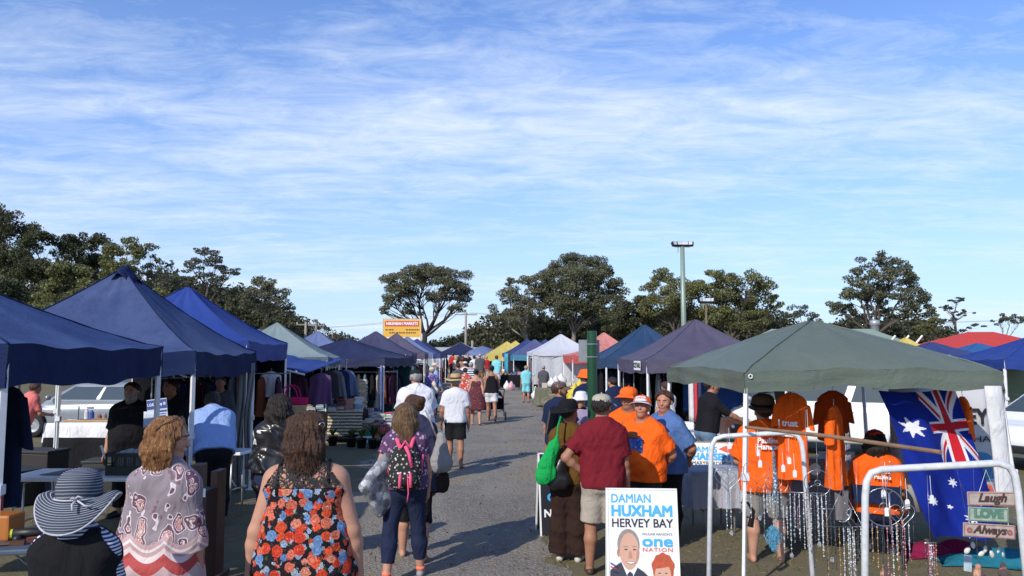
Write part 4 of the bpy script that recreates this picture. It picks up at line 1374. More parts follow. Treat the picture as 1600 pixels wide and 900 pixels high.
	def foot(s, sd):
		d = s.legs[sd]
		h = s.h
		an = d['an']
		pt = -max(0.0, -(d['f2'] + 12)) * 0.9       # a trailing foot lifts its heel
		c, n = math.cos(R(pt)), math.sin(R(pt))
		o = sd * 0.12
		def q(y, z):
			yy, zz = y * c - z * n, y * n + z * c
			return an + np.array([o * yy, yy, zz]) * h
		return [(q(-0.016, -0.020), q(0.03, -0.016), 0.0185 * h, 0.021 * h), (q(0.03, -0.014), q(0.095, -0.022), 0.0225 * h, 0.0150 * h), (q(0.06, -0.022), q(0.10, -0.025), 0.019 * h, 0.013 * h)]
	def hand(s, F, sd, d, v, fingers):
		h = s.h
		f = d['fo'] / (np.linalg.norm(d['fo']) + 1e-9)
		side = np.array([0.0, 1.0, 0.0]) if abs(f[1]) < 0.8 else np.array([0.0, 0.0, 1.0])     # thumb side, towards the front
		side = side - f * side.dot(f)
		side /= np.linalg.norm(side)
		nin = np.cross(f, side) * sd
		if nin[0] * sd > 0:
			nin = -nin                        # palm turns to the body
		w = d['wr']
		F.add(w, w + f * 0.030 * h, 0.0150 * h, 0.0165 * h, 0.010 * h)
		pc = w + f * 0.046 * h
		F.add(pc - side * 0.012 * h, pc + side * 0.012 * h, 0.0115 * h, 0.0115 * h, 0.012 * h)
		if not fingers:
			F.add(pc, pc + f * 0.045 * h + nin * 0.012 * h, 0.017 * h, 0.010 * h, 0.012 * h)
			return
		fr = max(0.0052 * h, v * 0.62)
		for i, (o, L) in enumerate(((0.0165, 0.040), (0.0055, 0.045), (-0.0055, 0.042), (-0.0160, 0.033))):
			a = pc + side * o * h + f * 0.012 * h
			b = a + (f * 0.92 + nin * 0.28 + side * o * 5) * L * 0.5 * h
			c = b + (f * 0.62 + nin * 0.75) * L * 0.5 * h
			F.add(a, b, fr, fr * 0.95, 0.0030 * h)
			F.add(b, c, fr * 0.95, fr * 0.8, 0.0030 * h)
		a = w + f * 0.020 * h + side * 0.010 * h
		b = a + (side * 0.85 + f * 0.55 + nin * 0.25) * 0.026 * h
		c = b + (f * 0.9 + side * 0.25 + nin * 0.35) * 0.024 * h
		F.add(a, b, fr * 1.15, fr * 1.1, 0.005 * h)
		F.add(b, c, fr * 1.1, fr * 0.9, 0.004 * h)
def on_arm(d, t):
	"""point and direction a fraction t down the whole arm (0 shoulder, 1 elbow, 2 wrist)"""
	if t <= 1:
		return d['sh'] + (d['el'] - d['sh']) * t, (d['el'] - d['sh'])
	return d['el'] + (d['wr'] - d['el']) * (t - 1), (d['wr'] - d['el'])
def top_garment(B, v, sleeve=0.62, hem=0.50, loose=0.010, sl_loose=0.012, neck=0.045, tank=None, seed=0, rip=0.0035, skirt=None, flare=0.0, open_back=False, vneck=False, hem_add=0.0):
	"""shirt, blouse, jacket, singlet or dress as a layer round the body"""
	h = B.h
	lo, hi = B.bounds(0.05)
	F = Field(lo, hi, v)
	t = loose * h
	pts = {}
	for a, b, ra, rb, tg in B.torso:
		if tg == 'pelvis' and hem > 0.56 and skirt is None:
			continue
		if tg == 'trap' and tank:
			continue
		add = t if tg != 'trap' else t * 0.35
		if tg in ('waist',):
			add = t * 1.5
		F.add(a, b, ra + add, rb + add, 0.045 * h)
	ch = [p for p in B.torso if p[4] == 'chest'][0]
	pv = [p for p in B.torso if p[4] == 'pelvis'][0]
	if skirt is None:
		lowz = B.U((0, 0, hem))
		a1 = np.array([pv[0][0] * 1.0, lowz[1], lowz[2]]) + [0, 0, B.dz]
		b1 = np.array([pv[1][0] * 1.0, lowz[1], lowz[2]]) + [0, 0, B.dz]
		for f_ in (0.25, 0.5, 0.75, 1.0):
			F.add(ch[0] * (1 - f_) + a1 * f_, ch[1] * (1 - f_) + b1 * f_, (ch[2] + t) * (1 - f_) + (pv[2] + t + flare * h) * f_, (ch[3] + t) * (1 - f_) + (pv[3] + t + flare * h) * f_, 0.03 * h)
	else:
		z0 = 0.60
		for f_ in np.linspace(0, 1, 7):
			z = z0 + (skirt - z0) * f_
			q = B.U((0, 0, max(z, 0.5)))
			wx = pv[1][0] * (0.9 + 0.25 * f_)
			yy = q[1] if z > 0.5 else B.U((0, 0, 0.5))[1]
			rr = pv[2] * (0.98 + 0.05 * f_) + t + flare * h * f_
			zz = z * h + B.dz
			F.add(np.array([-wx, yy, zz]), np.array([wx, yy, zz]), rr, rr, 0.05 * h)
	if sleeve > 0:
		G = Field(lo, hi, v)
		for sd, d in B.arms.items():
			r = d['r']
			p1, ax = on_arm(d, min(sleeve, 1))
			G.add(d['sh'], p1, r[0] + t * 0.6, r[0] * (1 - 0.2 * min(sleeve, 1)) + sl_loose * h, 0.03 * h)
			if sleeve > 1:
				p2, _ = on_arm(d, sleeve)
				G.add(p1, p2, r[1] + sl_loose * h, r[2] * (1 - 0.35 * (sleeve - 1)) + sl_loose * h, 0.014 * h)
		for sd, d in B.arms.items():
			p, ax = on_arm(d, sleeve)
			G.plane(p, ax / np.linalg.norm(ax), near=0.085 * h + 0.01)
	if rip:
		F.ripple(rip * h / 1.7, 17, seed)
	if skirt is None:
		p = B.U((0, 0, hem)) + [0, 0, B.dz]
		n = B.U((0, 0, 0)) - B.U((0, 0, 1))
		F.plane(p, n / np.linalg.norm(n), near=pv[1][0] + pv[2] + (flare + 0.03) * h)
	else:
		F.plane(np.array([0, 0, skirt * h + B.dz]), (0, 0, -1))
	if sleeve > 0:
		if rip:
			G.ripple(rip * h / 1.7, 17, seed)
		e, d = F.D, G.D
		hh = np.maximum(0.022 * h - np.abs(d - e), 0) / (0.022 * h)
		F.D = np.minimum(d, e) - hh * hh * 0.022 * h * 0.25
	nk = B.U((0, 0.012 if not vneck else 0.03, 0.868)) + [0, 0, B.dz]
	F.cut(nk, nk + np.array([0, 0, 0.05 * h]), neck * h, neck * h * 1.1, 0.012 * h)
	if tank:
		depth, width = tank          # neckline cut lower, armholes
		for sd in (-1, 1):
			c = B.U((sd * (B.sw + 0.012), -0.01, 0.79)) + [0, 0, B.dz]
			F.cut(c, B.U((sd * (B.sw + 0.03), -0.01, 0.84)) + [0, 0, B.dz], width * h, width * 1.15 * h, 0.008 * h)
		for yy in (-0.07, 0.08):
			c = B.U((0, yy, 0.86)) + [0, 0, B.dz]
			F.cut(c + np.array([-0.02 * h, 0, 0]), c + np.array([0.02 * h, 0, 0]), depth * h, depth * h, 0.008 * h)
	return F
def leg_garment(B, v, to=1.86, loose=0.010, end_loose=0.016, top=0.585, seed=0, rip=0.003):
	"""trousers or shorts; `to` counts 1 at the knee and 2 at the ankle"""
	h = B.h
	lo, hi = B.bounds(0.05)
	F = Field(lo, hi, v)
	t = loose * h
	for a, b, ra, rb, tg in B.torso:
		if tg in ('pelvis', 'waist'):
			F.add(a, b, ra + t * 0.7, rb + t * 0.7, 0.035 * h)
	for sd, d in B.legs.items():
		r = d['r']
		f = min(to, 1)
		p1 = d['hp'] + (d['kn'] - d['hp']) * f
		F.add(d['hp'], p1, r[0] + t, r[0] + (r[1] - r[0]) * f + (end_loose * h if to <= 1 else t * 1.2), 0.03 * h)
		if to > 1:
			g_ = to - 1
			p2 = d['kn'] + (d['an'] - d['kn']) * g_
			mid = d['kn'] * 0.68 + d['an'] * 0.32 + np.array([0, -0.008 * h, 0])
			F.add(p1, mid, r[1] + t * 1.2, r[2] + t * 0.8 + end_loose * h * 0.3, 0.02 * h)
			F.add(mid, p2, r[2] + t * 0.8 + end_loose * h * 0.3, r[2] + (r[3] - r[2]) * max(0, (g_ - 0.32) / 0.68) + end_loose * h, 0.02 * h)
	if rip:
		F.ripple(rip * h / 1.7, 19, seed + 5)
	for sd, d in B.legs.items():
		if to <= 1:
			p = d['hp'] + (d['kn'] - d['hp']) * to
			ax = d['kn'] - d['hp']
		else:
			p = d['kn'] + (d['an'] - d['kn']) * (to - 1)
			ax = d['an'] - d['kn']
		ax = ax / np.linalg.norm(ax)
		x = F.ax[0][:, None, None]
		y = F.ax[1][None, :, None]
		z = F.ax[2][None, None, :]
		dd = (x - p[0]) * ax[0] + (y - p[1]) * ax[1] + (z - p[2]) * ax[2]
		rr = np.sqrt((x - p[0]) ** 2 + (y - p[1]) ** 2 + (z - p[2]) ** 2)
		mk = (rr < 0.16 * h) & (x * sd > -0.02 * h) if abs(B.legs[-1]['f2'] - B.legs[1]['f2']) < 14 else (rr < 0.13 * h) & (x * sd > -0.01)
		F.D = np.maximum(F.D, np.where(mk, dd, -1.0).astype(np.float32))
	p = B.U((0, 0, top)) + [0, 0, B.dz]
	n = B.U((0, 0, 1)) - B.U((0, 0, 0))
	F.plane(p, n / np.linalg.norm(n))
	return F
def hair_field(B, style, v, seed=0):
	h = B.h
	H = B.head_pt
	pts = [H((0, 0, 0.09)), H((0.09, 0, 0)), H((-0.09, 0, 0)), H((0, -0.11, 0)), H((0, 0.08, 0))]
	L = {'short': 0.05, 'crop': 0.05, 'bob': 0.10, 'long': 0.19, 'shoulder': 0.135, 'bun': 0.05, 'curly': 0.13}.get(style, 0.05)
	lo = np.min(pts, 0) - 0.05
	hi = np.max(pts, 0) + 0.05
	lo[2] = B.hc[2] - (L + 0.05) * h
	F = Field(lo, hi, v)
	th = {'mop': 0.0135, 'crop': 0.004, 'short': 0.009, 'bun': 0.008}.get(style, 0.013) * h
	F.add(H((0, -0.016, 0.020)), H((0, 0.010, 0.024)), 0.0465 * h + th, 0.0455 * h + th, 0.01 * h)
	F.add(H((0, -0.022, 0.012)), H((0, -0.020, -0.022)), 0.044 * h + th * 0.6, 0.036 * h + th * 0.4, 0.01 * h)
	if style in ('bob', 'long', 'shoulder', 'curly'):
		rng = np.random.default_rng(seed)
		for i in range(9):
			a = -math.pi / 2 + (i - 4) * 0.44
			ca, sa = math.cos(a), math.sin(a)
			l = L * rng.uniform(0.86, 1.04)
			r0 = 0.024 * h
			top = H((0.040 * ca, 0.040 * sa, 0.02))
			mid = H((0.054 * ca, 0.056 * sa - 0.004, -0.035))
			end = H(((0.056 + 0.014 * (style == 'curly')) * ca + rng.uniform(-.006, .006), 0.056 * sa - 0.006, -l))
			F.add(top, mid, r0, r0 * 1.05, 0.014 * h)
			F.add(mid, end, r0 * 1.05, r0 * rng.uniform(0.35, 0.62), 0.014 * h)
	if style == 'bun':
		F.add(H((0, -0.066, 0.040)), H((0.004, -0.074, 0.046)), 0.026 * h, 0.026 * h, 0.008 * h)
	x, y, z = F.ax[0][:, None, None] - B.hc[0], F.ax[1][None, :, None] - B.hc[1], F.ax[2][None, None, :] - B.hc[2]
	an = np.arctan2(y, x)
	amp = (0.0024 if style not in ('curly', 'shoulder') else 0.0045) * h / 1.7
	F.D = (F.D + amp * (np.sin(an * 23 + z * 22 + seed) + 0.7 * np.sin(an * 41 - z * 35 + 1.3 * seed) + 0.6 * np.sin(z * 60 + an * 7))).astype(np.float32)
	if style in ('short', 'mop', 'curly', 'shoulder', 'bob'):
		F.ripple((0.0035 if style == 'short' else 0.006) * h / 1.7, 62, seed)
	if style in ('short', 'crop', 'bun', 'mop'):
		p = H((0, -0.010, 0.004))
		q = H((0, 0.62, -1.0)) - H((0, 0, 0))
		F.plane(p, q / np.linalg.norm(q))
	F.cut(H((0, 0.060, 0.004)), H((0, 0.054, -0.14)), 0.040 * h, 0.050 * h, 0.008 * h)
	F.cut(H((0, 0.088, 0.030)), H((0, 0.085, -0.04)), 0.048 * h, 0.05 * h, 0.006 * h)
	return F
def add_eyes(B, root, hair_mat):
	h = B.h
	for sd in (-1, 1):
		c = Vector(B.head_pt((sd * 0.0185, 0.0525, 0.006)))
		e = MB()
		e.ball(c, 0.0072 * h, 8, 6)
		eo = e.build('eye', EYEW, root, smooth=True)
		p = MB()
		p.ball(Vector(B.head_pt((sd * 0.0185, 0.0578, 0.0055))), 0.0034 * h, 6, 5)
		p.build('iris', EYED, eo, smooth=True)
		b = MB()
		b.tube([B.head_pt((sd * 0.009, 0.0640, 0.0150)), B.head_pt((sd * 0.018, 0.0625, 0.0185)), B.head_pt((sd * 0.029, 0.0545, 0.0150))], [0.0026 * h, 0.003 * h, 0.0018 * h], 5)
		b.build('eyebrow', hair_mat, root, smooth=True)
def hat(B, root, kind, mat, mat2=None, scale=1.0, band=None):
	h = B.h
	M = B.head_matrix()
	k = h * scale
	if kind in ('cap', 'capback'):
		turn = RZ(math.pi if kind == 'capback' else 0)
		c = MB()
		prof = [(0.0605 * k, 0.030 * k), (0.061 * k, 0.040 * k), (0.058 * k, 0.056 * k), (0.049 * k, 0.070 * k), (0.032 * k, 0.079 * k), (0.012 * k, 0.0825 * k), (0.0, 0.083 * k)]
		c.lathe(prof, 20, M @ TR(0, -0.002 * k, -0.002 * k), 0.93, 1.08)
		crown = c.build('cap', mat, root, smooth=True)
		b = MB()
		def bill(u, v):
			a = (u - 0.5) * 2.1
			rr = (0.061 + 0.042 * v * (math.cos(a * 0.75))) * k
			return M @ turn @ Vector((math.sin(a) * rr * 0.95, math.cos(a) * rr * 1.06, (0.030 - 0.012 * v - 0.012 * abs(u - 0.5) ** 2 * 4 * v) * k))
		b.sheet(bill, 12, 4)
		b.build('bill', mat2 or mat, crown, smooth=True, thick=0.004)
		bt = MB()
		bt.ball(M @ Vector((0, -0.002 * k, 0.083 * k)), 0.005 * k, 6, 4)
		bt.build('button', mat, crown, smooth=True)
		return crown
	rows = {'straw': ([(0.118, 0.024), (0.095, 0.031), (0.070, 0.033), (0.060, 0.034), (0.059, 0.050), (0.057, 0.072), (0.050, 0.084), (0.030, 0.088), (0.0, 0.087)], 0.010),
			'wide': ([(0.112, 0.010), (0.092, 0.022), (0.070, 0.028), (0.060, 0.030), (0.059, 0.05), (0.055, 0.072), (0.045, 0.083), (0.022, 0.088), (0.0, 0.088)], 0.012),
			'felt': ([(0.108, 0.020), (0.090, 0.022), (0.068, 0.026), (0.060, 0.030), (0.058, 0.055), (0.050, 0.078), (0.038, 0.086), (0.018, 0.080), (0.0, 0.076)], 0.020),
			'bucket': ([(0.088, 0.006), (0.075, 0.020), (0.062, 0.032), (0.058, 0.052), (0.052, 0.072), (0.040, 0.080), (0.018, 0.084), (0.0, 0.084)], 0.006)}
	prof, up = rows[kind]
	def warp(x, y, z, r):
		e = max(0, r - 0.062 * k) / (0.05 * k)
		return x, y * 1.08, z + e * up * k * (abs(x) / (r + 1e-6)) ** 2 - e * 0.008 * k * (y / (r + 1e-6)) ** 2 + e * 0.004 * k * math.sin(4 * math.atan2(y, x) + 1)
	n_b = 4
	cr = MB()
	cr.lathe([(r * k, z * k) for r, z in prof[n_b - 1:]], 22, M, 0.95, 1.0, warp)
	crown = cr.build('hat', mat, root, smooth=True)
	br = MB()
	br.lathe([(r * k, z * k) for r, z in prof[:n_b]], 28, M, 1.0, 1.0, warp)
	br.build('brim', mat2 or mat, crown, smooth=True, thick=0.004)
	if band:
		bd = MB()
		bd.lathe([(prof[n_b - 1][0] * 1.03 * k, (prof[n_b - 1][1] + 0.001) * k), (prof[n_b - 1][0] * 1.025 * k, (prof[n_b - 1][1] + 0.014) * k)], 22, M, 0.95, 1.0, warp)
		bd.build('hat_band', band, crown, smooth=True)
	return crown
PG = 'market visitors and stallholders'
def person(label, px, top, Y, face=0.0, h=None, sk='fair', hair=('short', 'dark'), shirt=None, pants=None, shoes=None, hat_=None, v=None, group=PG, cap_add=0.03, fingers=None, garments=None, beard=None, **bd):
	"""px / top: where head top is in the photograph; Y: distance; face: degrees turned left from looking away"""
	p = at(px, top, Y)
	lean_drop = bd.get('lean', 0)
	if h is None:
		h = (p.z - gz(Y) - (cap_add if hat_ else 0.012)) / 1.0
	v = v or max(0.0065, min(0.03, Y * 0.00105))
	B = Body(h=h, **bd)
	hx = Vector((B.hc[0], B.hc[1], 0))
	hx.rotate(Matrix.Rotation(R(face), 3, 'Z'))
	root = thing('person', label, 'person', (p.x - hx.x, Y - hx.y, gz(Y)), R(face), group)
	hm = HAIRS[hair[1]] if hair else HAIRS['dark']
	F = B.grow(v, fingers if fingers is not None else v < 0.016)
	F.mesh('body', SKINS[sk], root)
	if Y < 13:
		add_eyes(B, root, hm)
	if hair and hair[0] != 'none':
		o = hair_field(B, hair[0], max(0.006, v * 0.8), int(px)).mesh('hair', hm, root)
		L = {'bob': 0.10, 'shoulder': 0.135, 'long': 0.19, 'curly': 0.125}.get(hair[0])
		if L and Y < 9:
			rg = np.random.default_rng(int(px))
			st = MB()
			for _ in range(340):
				a = -math.pi / 2 + rg.uniform(-2.0, 2.0)
				ca, sa = math.cos(a), math.sin(a)
				e = L * rg.uniform(0.8, 1.14)
				p0 = rg.uniform(0.0, 0.035)
				q = [(p0 * ca, p0 * sa, 0.081 - p0 * 0.3), (0.052 * ca, 0.054 * sa, 0.052), (0.064 * ca, 0.070 * sa, 0.0), (0.068 * ca, 0.073 * sa, -e * 0.5), (0.070 * ca, 0.070 * sa, -e * 0.8), (0.068 * ca, 0.066 * sa, -e)]
				ph, am = rg.uniform(0, 6.28), rg.uniform(0.002, 0.006 if hair[0] != 'curly' else 0.011)
				pts = [B.head_pt((x + am * math.sin(ph + 2.1 * i), y + am * math.cos(ph * 1.7 + 1.9 * i), z)) for i, (x, y, z) in enumerate(q)]
				st.tube(pts, [0.0028 * h, 0.0034 * h, 0.0034 * h, 0.003 * h, 0.002 * h, 0.0008 * h], 4, cap=False)
			st.build('hair_lock', hm, o, smooth=True)['kind'] = 'stuff'
	if beard:
		f = Field(B.hc - 0.16, B.hc + 0.16, max(0.006, v * 0.8))
		for a, b, ra, rb in (((0, 0.030, -0.044), (0, 0.040, -0.066), 0.030, 0.020), ((-0.036, 0.012, -0.020), (-0.016, 0.040, -0.048), 0.016, 0.018), ((0.036, 0.012, -0.020), (0.016, 0.040, -0.048), 0.016, 0.018)):
			f.add(B.head_pt(a), B.head_pt(b), ra * h, rb * h, 0.015)
		f.ripple(0.003, 60, 2)
		f.mesh('beard', HAIRS[beard], root)
	for g_ in garments or []:
		g_(B, root, v)
	if shirt:
		kw = dict(shirt)
		m = kw.pop('m')
		nm = kw.pop('name', 'shirt')
		top_garment(B, v, seed=int(px), **kw).mesh(nm, m, root)
	if pants:
		kw = dict(pants)
		m = kw.pop('m')
		nm = kw.pop('name', 'trousers')
		leg_garment(B, v, seed=int(px) + 3, **kw).mesh(nm, m, root)
	if shoes:
		for sd in (-1, 1):
			lo, hi = B.legs[sd]['an'] - 0.16, B.legs[sd]['an'] + 0.22
			f = Field(lo, hi, min(v, 0.014))
			sole = shoes[1] if len(shoes) > 1 else 'shoe'
			for a, b, ra, rb in B.foot(sd):
				if sole == 'sandal':
					f.add(a - [0, 0, ra * 0.55], b - [0, 0, rb * 0.55], ra * 0.75, rb * 0.85, 0.01)
				else:
					f.add(a, b, ra + 0.006, rb + 0.006, 0.014)
			if sole == 'boot':
				f.add(B.legs[sd]['an'], B.legs[sd]['an'] + np.array([0, 0, 0.06]), B.legs[sd]['r'][3] + 0.008, B.legs[sd]['r'][3] + 0.009, 0.014)
			f.mesh('shoe' if sole != 'sandal' else 'sandal', shoes[0], root)
	if hat_:
		hat(B, root, *hat_)
	root['_h'] = h
	del root['_h']
	return root, B
# ------------------------------------------------------------------ the people of the photograph
def patt_floral():
	m, t, b = mat_new('black cloth with red and blue flowers')
	co = t.coord('Object')
	wv = t.vmath('ADD', co, t.vmath('MULTIPLY', t.vmath('SUBTRACT', t.noise(co, 55, 3, 0.6, 0, 1), (0.5, 0.5, 0.5)), (0.030, 0.030, 0.030)))
	col = (0.010, 0.010, 0.013)
	lv = t.voronoi(wv, 26)
	col = t.mix(t.math('MULTIPLY', t.math('LESS_THAN', lv, 0.30), t.math('GREATER_THAN', t.noise(co, 17), 0.5)), col, (0.035, 0.06, 0.025))
	for scale, lim, stops in ((22, 0.44, [(0.0, (0.30, 0.42, 0.58)), (0.30, (0.08, 0.20, 0.42)), (0.42, (0.010, 0.010, 0.013)), (0.72, (0.50, 0.07, 0.03)), (0.86, (0.36, 0.45, 0.52))]),
							  (15.5, 0.50, [(0.0, (0.62, 0.055, 0.022)), (0.26, (0.64, 0.16, 0.095)), (0.50, (0.72, 0.09, 0.03)), (0.68, (0.12, 0.27, 0.52)), (0.88, (0.66, 0.24, 0.15))])):
		d = t.voronoi(wv, scale, rnd=0.75)
		cc = t.sep(t.voronoi(wv, scale, out=1, rnd=0.75))[0]
		base = t.ramp(cc, stops, 'CONSTANT')
		ripple_ = t.math('MULTIPLY', t.math('SINE', t.math('ADD', t.math('MULTIPLY', d, 30.0), t.math('MULTIPLY', t.noise(co, 40, 2), 16.0))), 0.33)
		pet = t.math('ADD', ripple_, t.noise(co, 120, 2))
		shade = t.mix(t.ramp(pet, [(0.3, (0, 0, 0)), (0.9, (1, 1, 1))]), t.mix(0.55, base, (0.05, 0.01, 0.012)), base)
		shade = t.mix(t.math('MULTIPLY', t.math('GREATER_THAN', pet, 0.95), 0.45), shade, (0.85, 0.62, 0.50))
		col = t.mix(t.math('LESS_THAN', d, lim), col, shade)
	t.link(col, b.inputs['Base Color'])
	b.inputs['Roughness'].default_value = 0.85
	b.inputs['Specular IOR Level'].default_value = 0.15
	bump(t, b, t.noise(co, 9, 3), 0.5, 0.03)
	return m
def patt_lace():
	m, t, b = mat_new('black crochet lace')
	co = t.coord('Object')
	e = t.voronoi(co, 23, 'DISTANCE_TO_EDGE', rnd=0.8)
	e2 = t.voronoi(co, 52, 'DISTANCE_TO_EDGE', rnd=0.7)
	x, y, z = t.sep(co)
	big = t.math('SINE', t.math('MULTIPLY', t.voronoi(co, 7.5, rnd=0.5), 38.0))
	msk = t.math('MAXIMUM', t.math('LESS_THAN', e, 0.07), t.math('MULTIPLY', t.math('LESS_THAN', e2, 0.045), t.math('GREATER_THAN', big, -0.2)))
	msk = t.math('MAXIMUM', msk, t.math('GREATER_THAN', big, 0.86))
	b.inputs['Base Color'].default_value = (0.012, 0.011, 0.013, 1)
	b.inputs['Roughness'].default_value = 0.8
	tp = t.node('ShaderNodeBsdfTransparent')
	mx = t.node('ShaderNodeMixShader')
	t.link(msk, mx.inputs[0])
	t.link(tp.outputs[0], mx.inputs[1])
	t.link(b.outputs[0], mx.inputs[2])
	t.link(mx.outputs[0], t.n['Material Output'].inputs[0])
	return m
def patt_paisley():
	m, t, b = mat_new('mauve blouse with paisley print')
	co = t.coord('Object')
	cs = t.coord('Object', scale=(1.15, 1.0, 0.72))
	wv = t.vmath('ADD', cs, t.vmath('MULTIPLY', t.vmath('SUBTRACT', t.noise(co, 13, 1, 0.5, 0, 1), (0.5, 0.5, 0.5)), (0.085, 0.085, 0.11)))
	x, y, z = t.sep(co)
	d = t.math('MULTIPLY', t.voronoi(wv, 10.0, rnd=0.6), 0.72)
	fine = t.voronoi(wv, 60, 'DISTANCE_TO_EDGE')
	ring = t.ramp(d, [(0.0, (0.45, 0.20, 0.17)), (0.09, (0.60, 0.50, 0.50)), (0.14, (0.52, 0.26, 0.22)), (0.20, (0.62, 0.55, 0.56)), (0.24, (0.10, 0.045, 0.075)), (0.315, (0.60, 0.52, 0.55)), (0.345, (0.21, 0.175, 0.20))], 'CONSTANT')
	det = t.mix(t.math('MULTIPLY', t.math('LESS_THAN', fine, 0.06), t.math('LESS_THAN', d, 0.32)), ring, (0.14, 0.06, 0.08))
	d2 = t.voronoi(wv, 15, rnd=0.9)
	det = t.mix(t.math('MULTIPLY', t.math('LESS_THAN', d2, 0.24), t.math('GREATER_THAN', d, 0.36)), det, (0.16, 0.085, 0.115))
	ang = t.math('ADD', t.math('MULTIPLY', x, 15.0), t.math('MULTIPLY', y, 9.0))
	zz = t.math('SUBTRACT', z, t.math('MULTIPLY', t.math('ABSOLUTE', t.math('SINE', ang)), -0.055))
	bd = t.ramp(t.math('SUBTRACT', zz, 0.79), [(0.0, (0.45, 0.33, 0.34)), (0.12, (0.36, 0.045, 0.045)), (0.185, (0.60, 0.50, 0.50)), (0.215, (0.42, 0.27, 0.28)), (0.24, (0.62, 0.56, 0.57)), (0.255, (0.45, 0.30, 0.31))], 'CONSTANT')
	det = t.mix(t.math('LESS_THAN', zz, 0.79 + 0.285), det, bd)
	t.link(det, b.inputs['Base Color'])
	b.inputs['Roughness'].default_value = 0.75
	bump(t, b, t.noise(t.coord('Object', scale=(1, 1, 0.5)), 8, 3, 0.5, 0.8), 0.6, 0.05)
	return m
def patt_stripe(name, c1, c2, f, axis=2, duty=0.0, tilt=0.0):
	m, t, b = mat_new(name)
	co = t.coord('Object')
	s_ = t.sep(co)
	k = t.math('SINE', t.math('MULTIPLY', t.math('ADD', s_[axis], t.math('MULTIPLY', s_[(axis + 1) % 3], tilt)), f * 6.2832))
	t.link(t.mix(t.math('GREATER_THAN', k, duty), c1, c2), b.inputs['Base Color'])
	b.inputs['Roughness'].default_value = 0.85
	bump(t, b, t.noise(co, 10, 3), 0.4, 0.03)
	return m
def patt_blob(name, base, cols, scale=30, lim=0.4, rnd=0.9, warp=0.012):
	m, t, b = mat_new(name)
	co = t.coord('Object')
	wv = t.vmath('ADD', co, t.vmath('MULTIPLY', t.vmath('SUBTRACT', t.noise(co, 60, 3, 0.6, 0, 1), (0.5, 0.5, 0.5)), (warp,) * 3))
	d = t.voronoi(wv, scale, rnd=rnd)
	cc = t.sep(t.voronoi(wv, scale, out=1, rnd=rnd))[1]
	st = [(i / len(cols), k) for i, k in enumerate(cols)]
	t.link(t.mix(t.math('LESS_THAN', d, lim), base, t.ramp(cc, st, 'CONSTANT')), b.inputs['Base Color'])
	b.inputs['Roughness'].default_value = 0.85
	bump(t, b, t.noise(co, 9, 3), 0.45, 0.03)
	return m
JEANS = cloth('blue denim', (0.045, 0.075, 0.14), 0.2)
NAVYP = cloth('navy stretch cotton', (0.014, 0.020, 0.050), 0.12, spec=0.2)
BLACKP = cloth('black cotton', (0.012, 0.012, 0.015), 0.15)
DARKB = cloth('dark brown wool', (0.030, 0.016, 0.013), 0.15)
BEIGE = cloth('stone cotton', (0.34, 0.30, 0.25), 0.08)
WHITEC = cloth('white shirt cotton', (0.60, 0.61, 0.66), 0.04, fold=0.7)
ORANGE = cloth('bright orange cotton', (0.80, 0.115, 0.012), 0.06, fold=0.7)
MAROON = cloth('maroon cotton', (0.145, 0.012, 0.020), 0.10, fold=0.7)
BLUESH = cloth('mid blue shirt cotton', (0.075, 0.145, 0.34), 0.10, fold=0.7)
LTBLUE = cloth('light blue shirt cotton', (0.26, 0.38, 0.66), 0.08, fold=0.7)
AQUA = cloth('aqua cotton', (0.20, 0.55, 0.62), 0.07)
NAVYC = cloth('navy cotton', (0.012, 0.020, 0.055), 0.12)
OLIVEC = cloth('mustard brown jersey', (0.105, 0.055, 0.012), 0.12, fold=0.8)
GREYC = cloth('charcoal grey cotton', (0.075, 0.078, 0.09), 0.12)
REDC = cloth('red cotton', (0.42, 0.03, 0.03), 0.1)
CORALC = cloth('salmon pink cotton', (0.62, 0.16, 0.15), 0.1)
INDIGO = cloth('faded indigo cotton', (0.035, 0.038, 0.075), 0.12, fold=0.7)
CREAM = cloth('cream cotton', (0.55, 0.50, 0.42), 0.08)
TANC = cloth('tan cotton', (0.30, 0.17, 0.10), 0.1)
TEALC = cloth('teal cotton', (0.06, 0.22, 0.26), 0.1)
LILAC = cloth('lilac cotton', (0.26, 0.22, 0.34), 0.1)
GREYSHOE = paint('grey running shoe', (0.28, 0.28, 0.30), 0.7, 0, 0.3, 30)
DARKSHOE = paint('black leather shoe', (0.018, 0.016, 0.016), 0.45)
WHITESHOE = paint('white sneaker', (0.55, 0.52, 0.47), 0.7, 0, 0.2, 30)
BROWNSAND = paint('brown leather sandal', (0.06, 0.032, 0.022), 0.6)
STRAW = paint('woven straw', (0.50, 0.35, 0.17), 0.8, 0, 0.25, 40, bmp=0.5, bscale=160)
HATSTR, t_, b_ = mat_new('navy hat with pale ribbon rings')
co = t_.coord('Object')
sx, sy, sz = t_.sep(t_.vmath('SUBTRACT', co, (0, 0, 0)))
rr = t_.math('SQRT', t_.math('ADD', t_.math('MULTIPLY', sx, sx), t_.math('MULTIPLY', sy, sy)))
k_ = t_.math('SINE', t_.math('MULTIPLY', t_.math('ADD', t_.math('SUBTRACT', rr, t_.math('MULTIPLY', sz, 1.0)), t_.math('MULTIPLY', t_.noise(co, 8), 0.006)), 6.2832 * 62))
k2 = t_.math('SINE', t_.math('MULTIPLY', t_.math('SUBTRACT', rr, t_.math('MULTIPLY', sz, 1.0)), 6.2832 * 190))
t_.link(t_.mix(t_.math('MULTIPLY', t_.math('GREATER_THAN', k2, 0.3), 0.35), t_.mix(t_.math('GREATER_THAN', k_, 0.72), (0.028, 0.036, 0.060), (0.36, 0.39, 0.44)), (0.10, 0.115, 0.15)), b_.inputs['Base Color'])
b_.inputs['Roughness'].default_value = 0.85
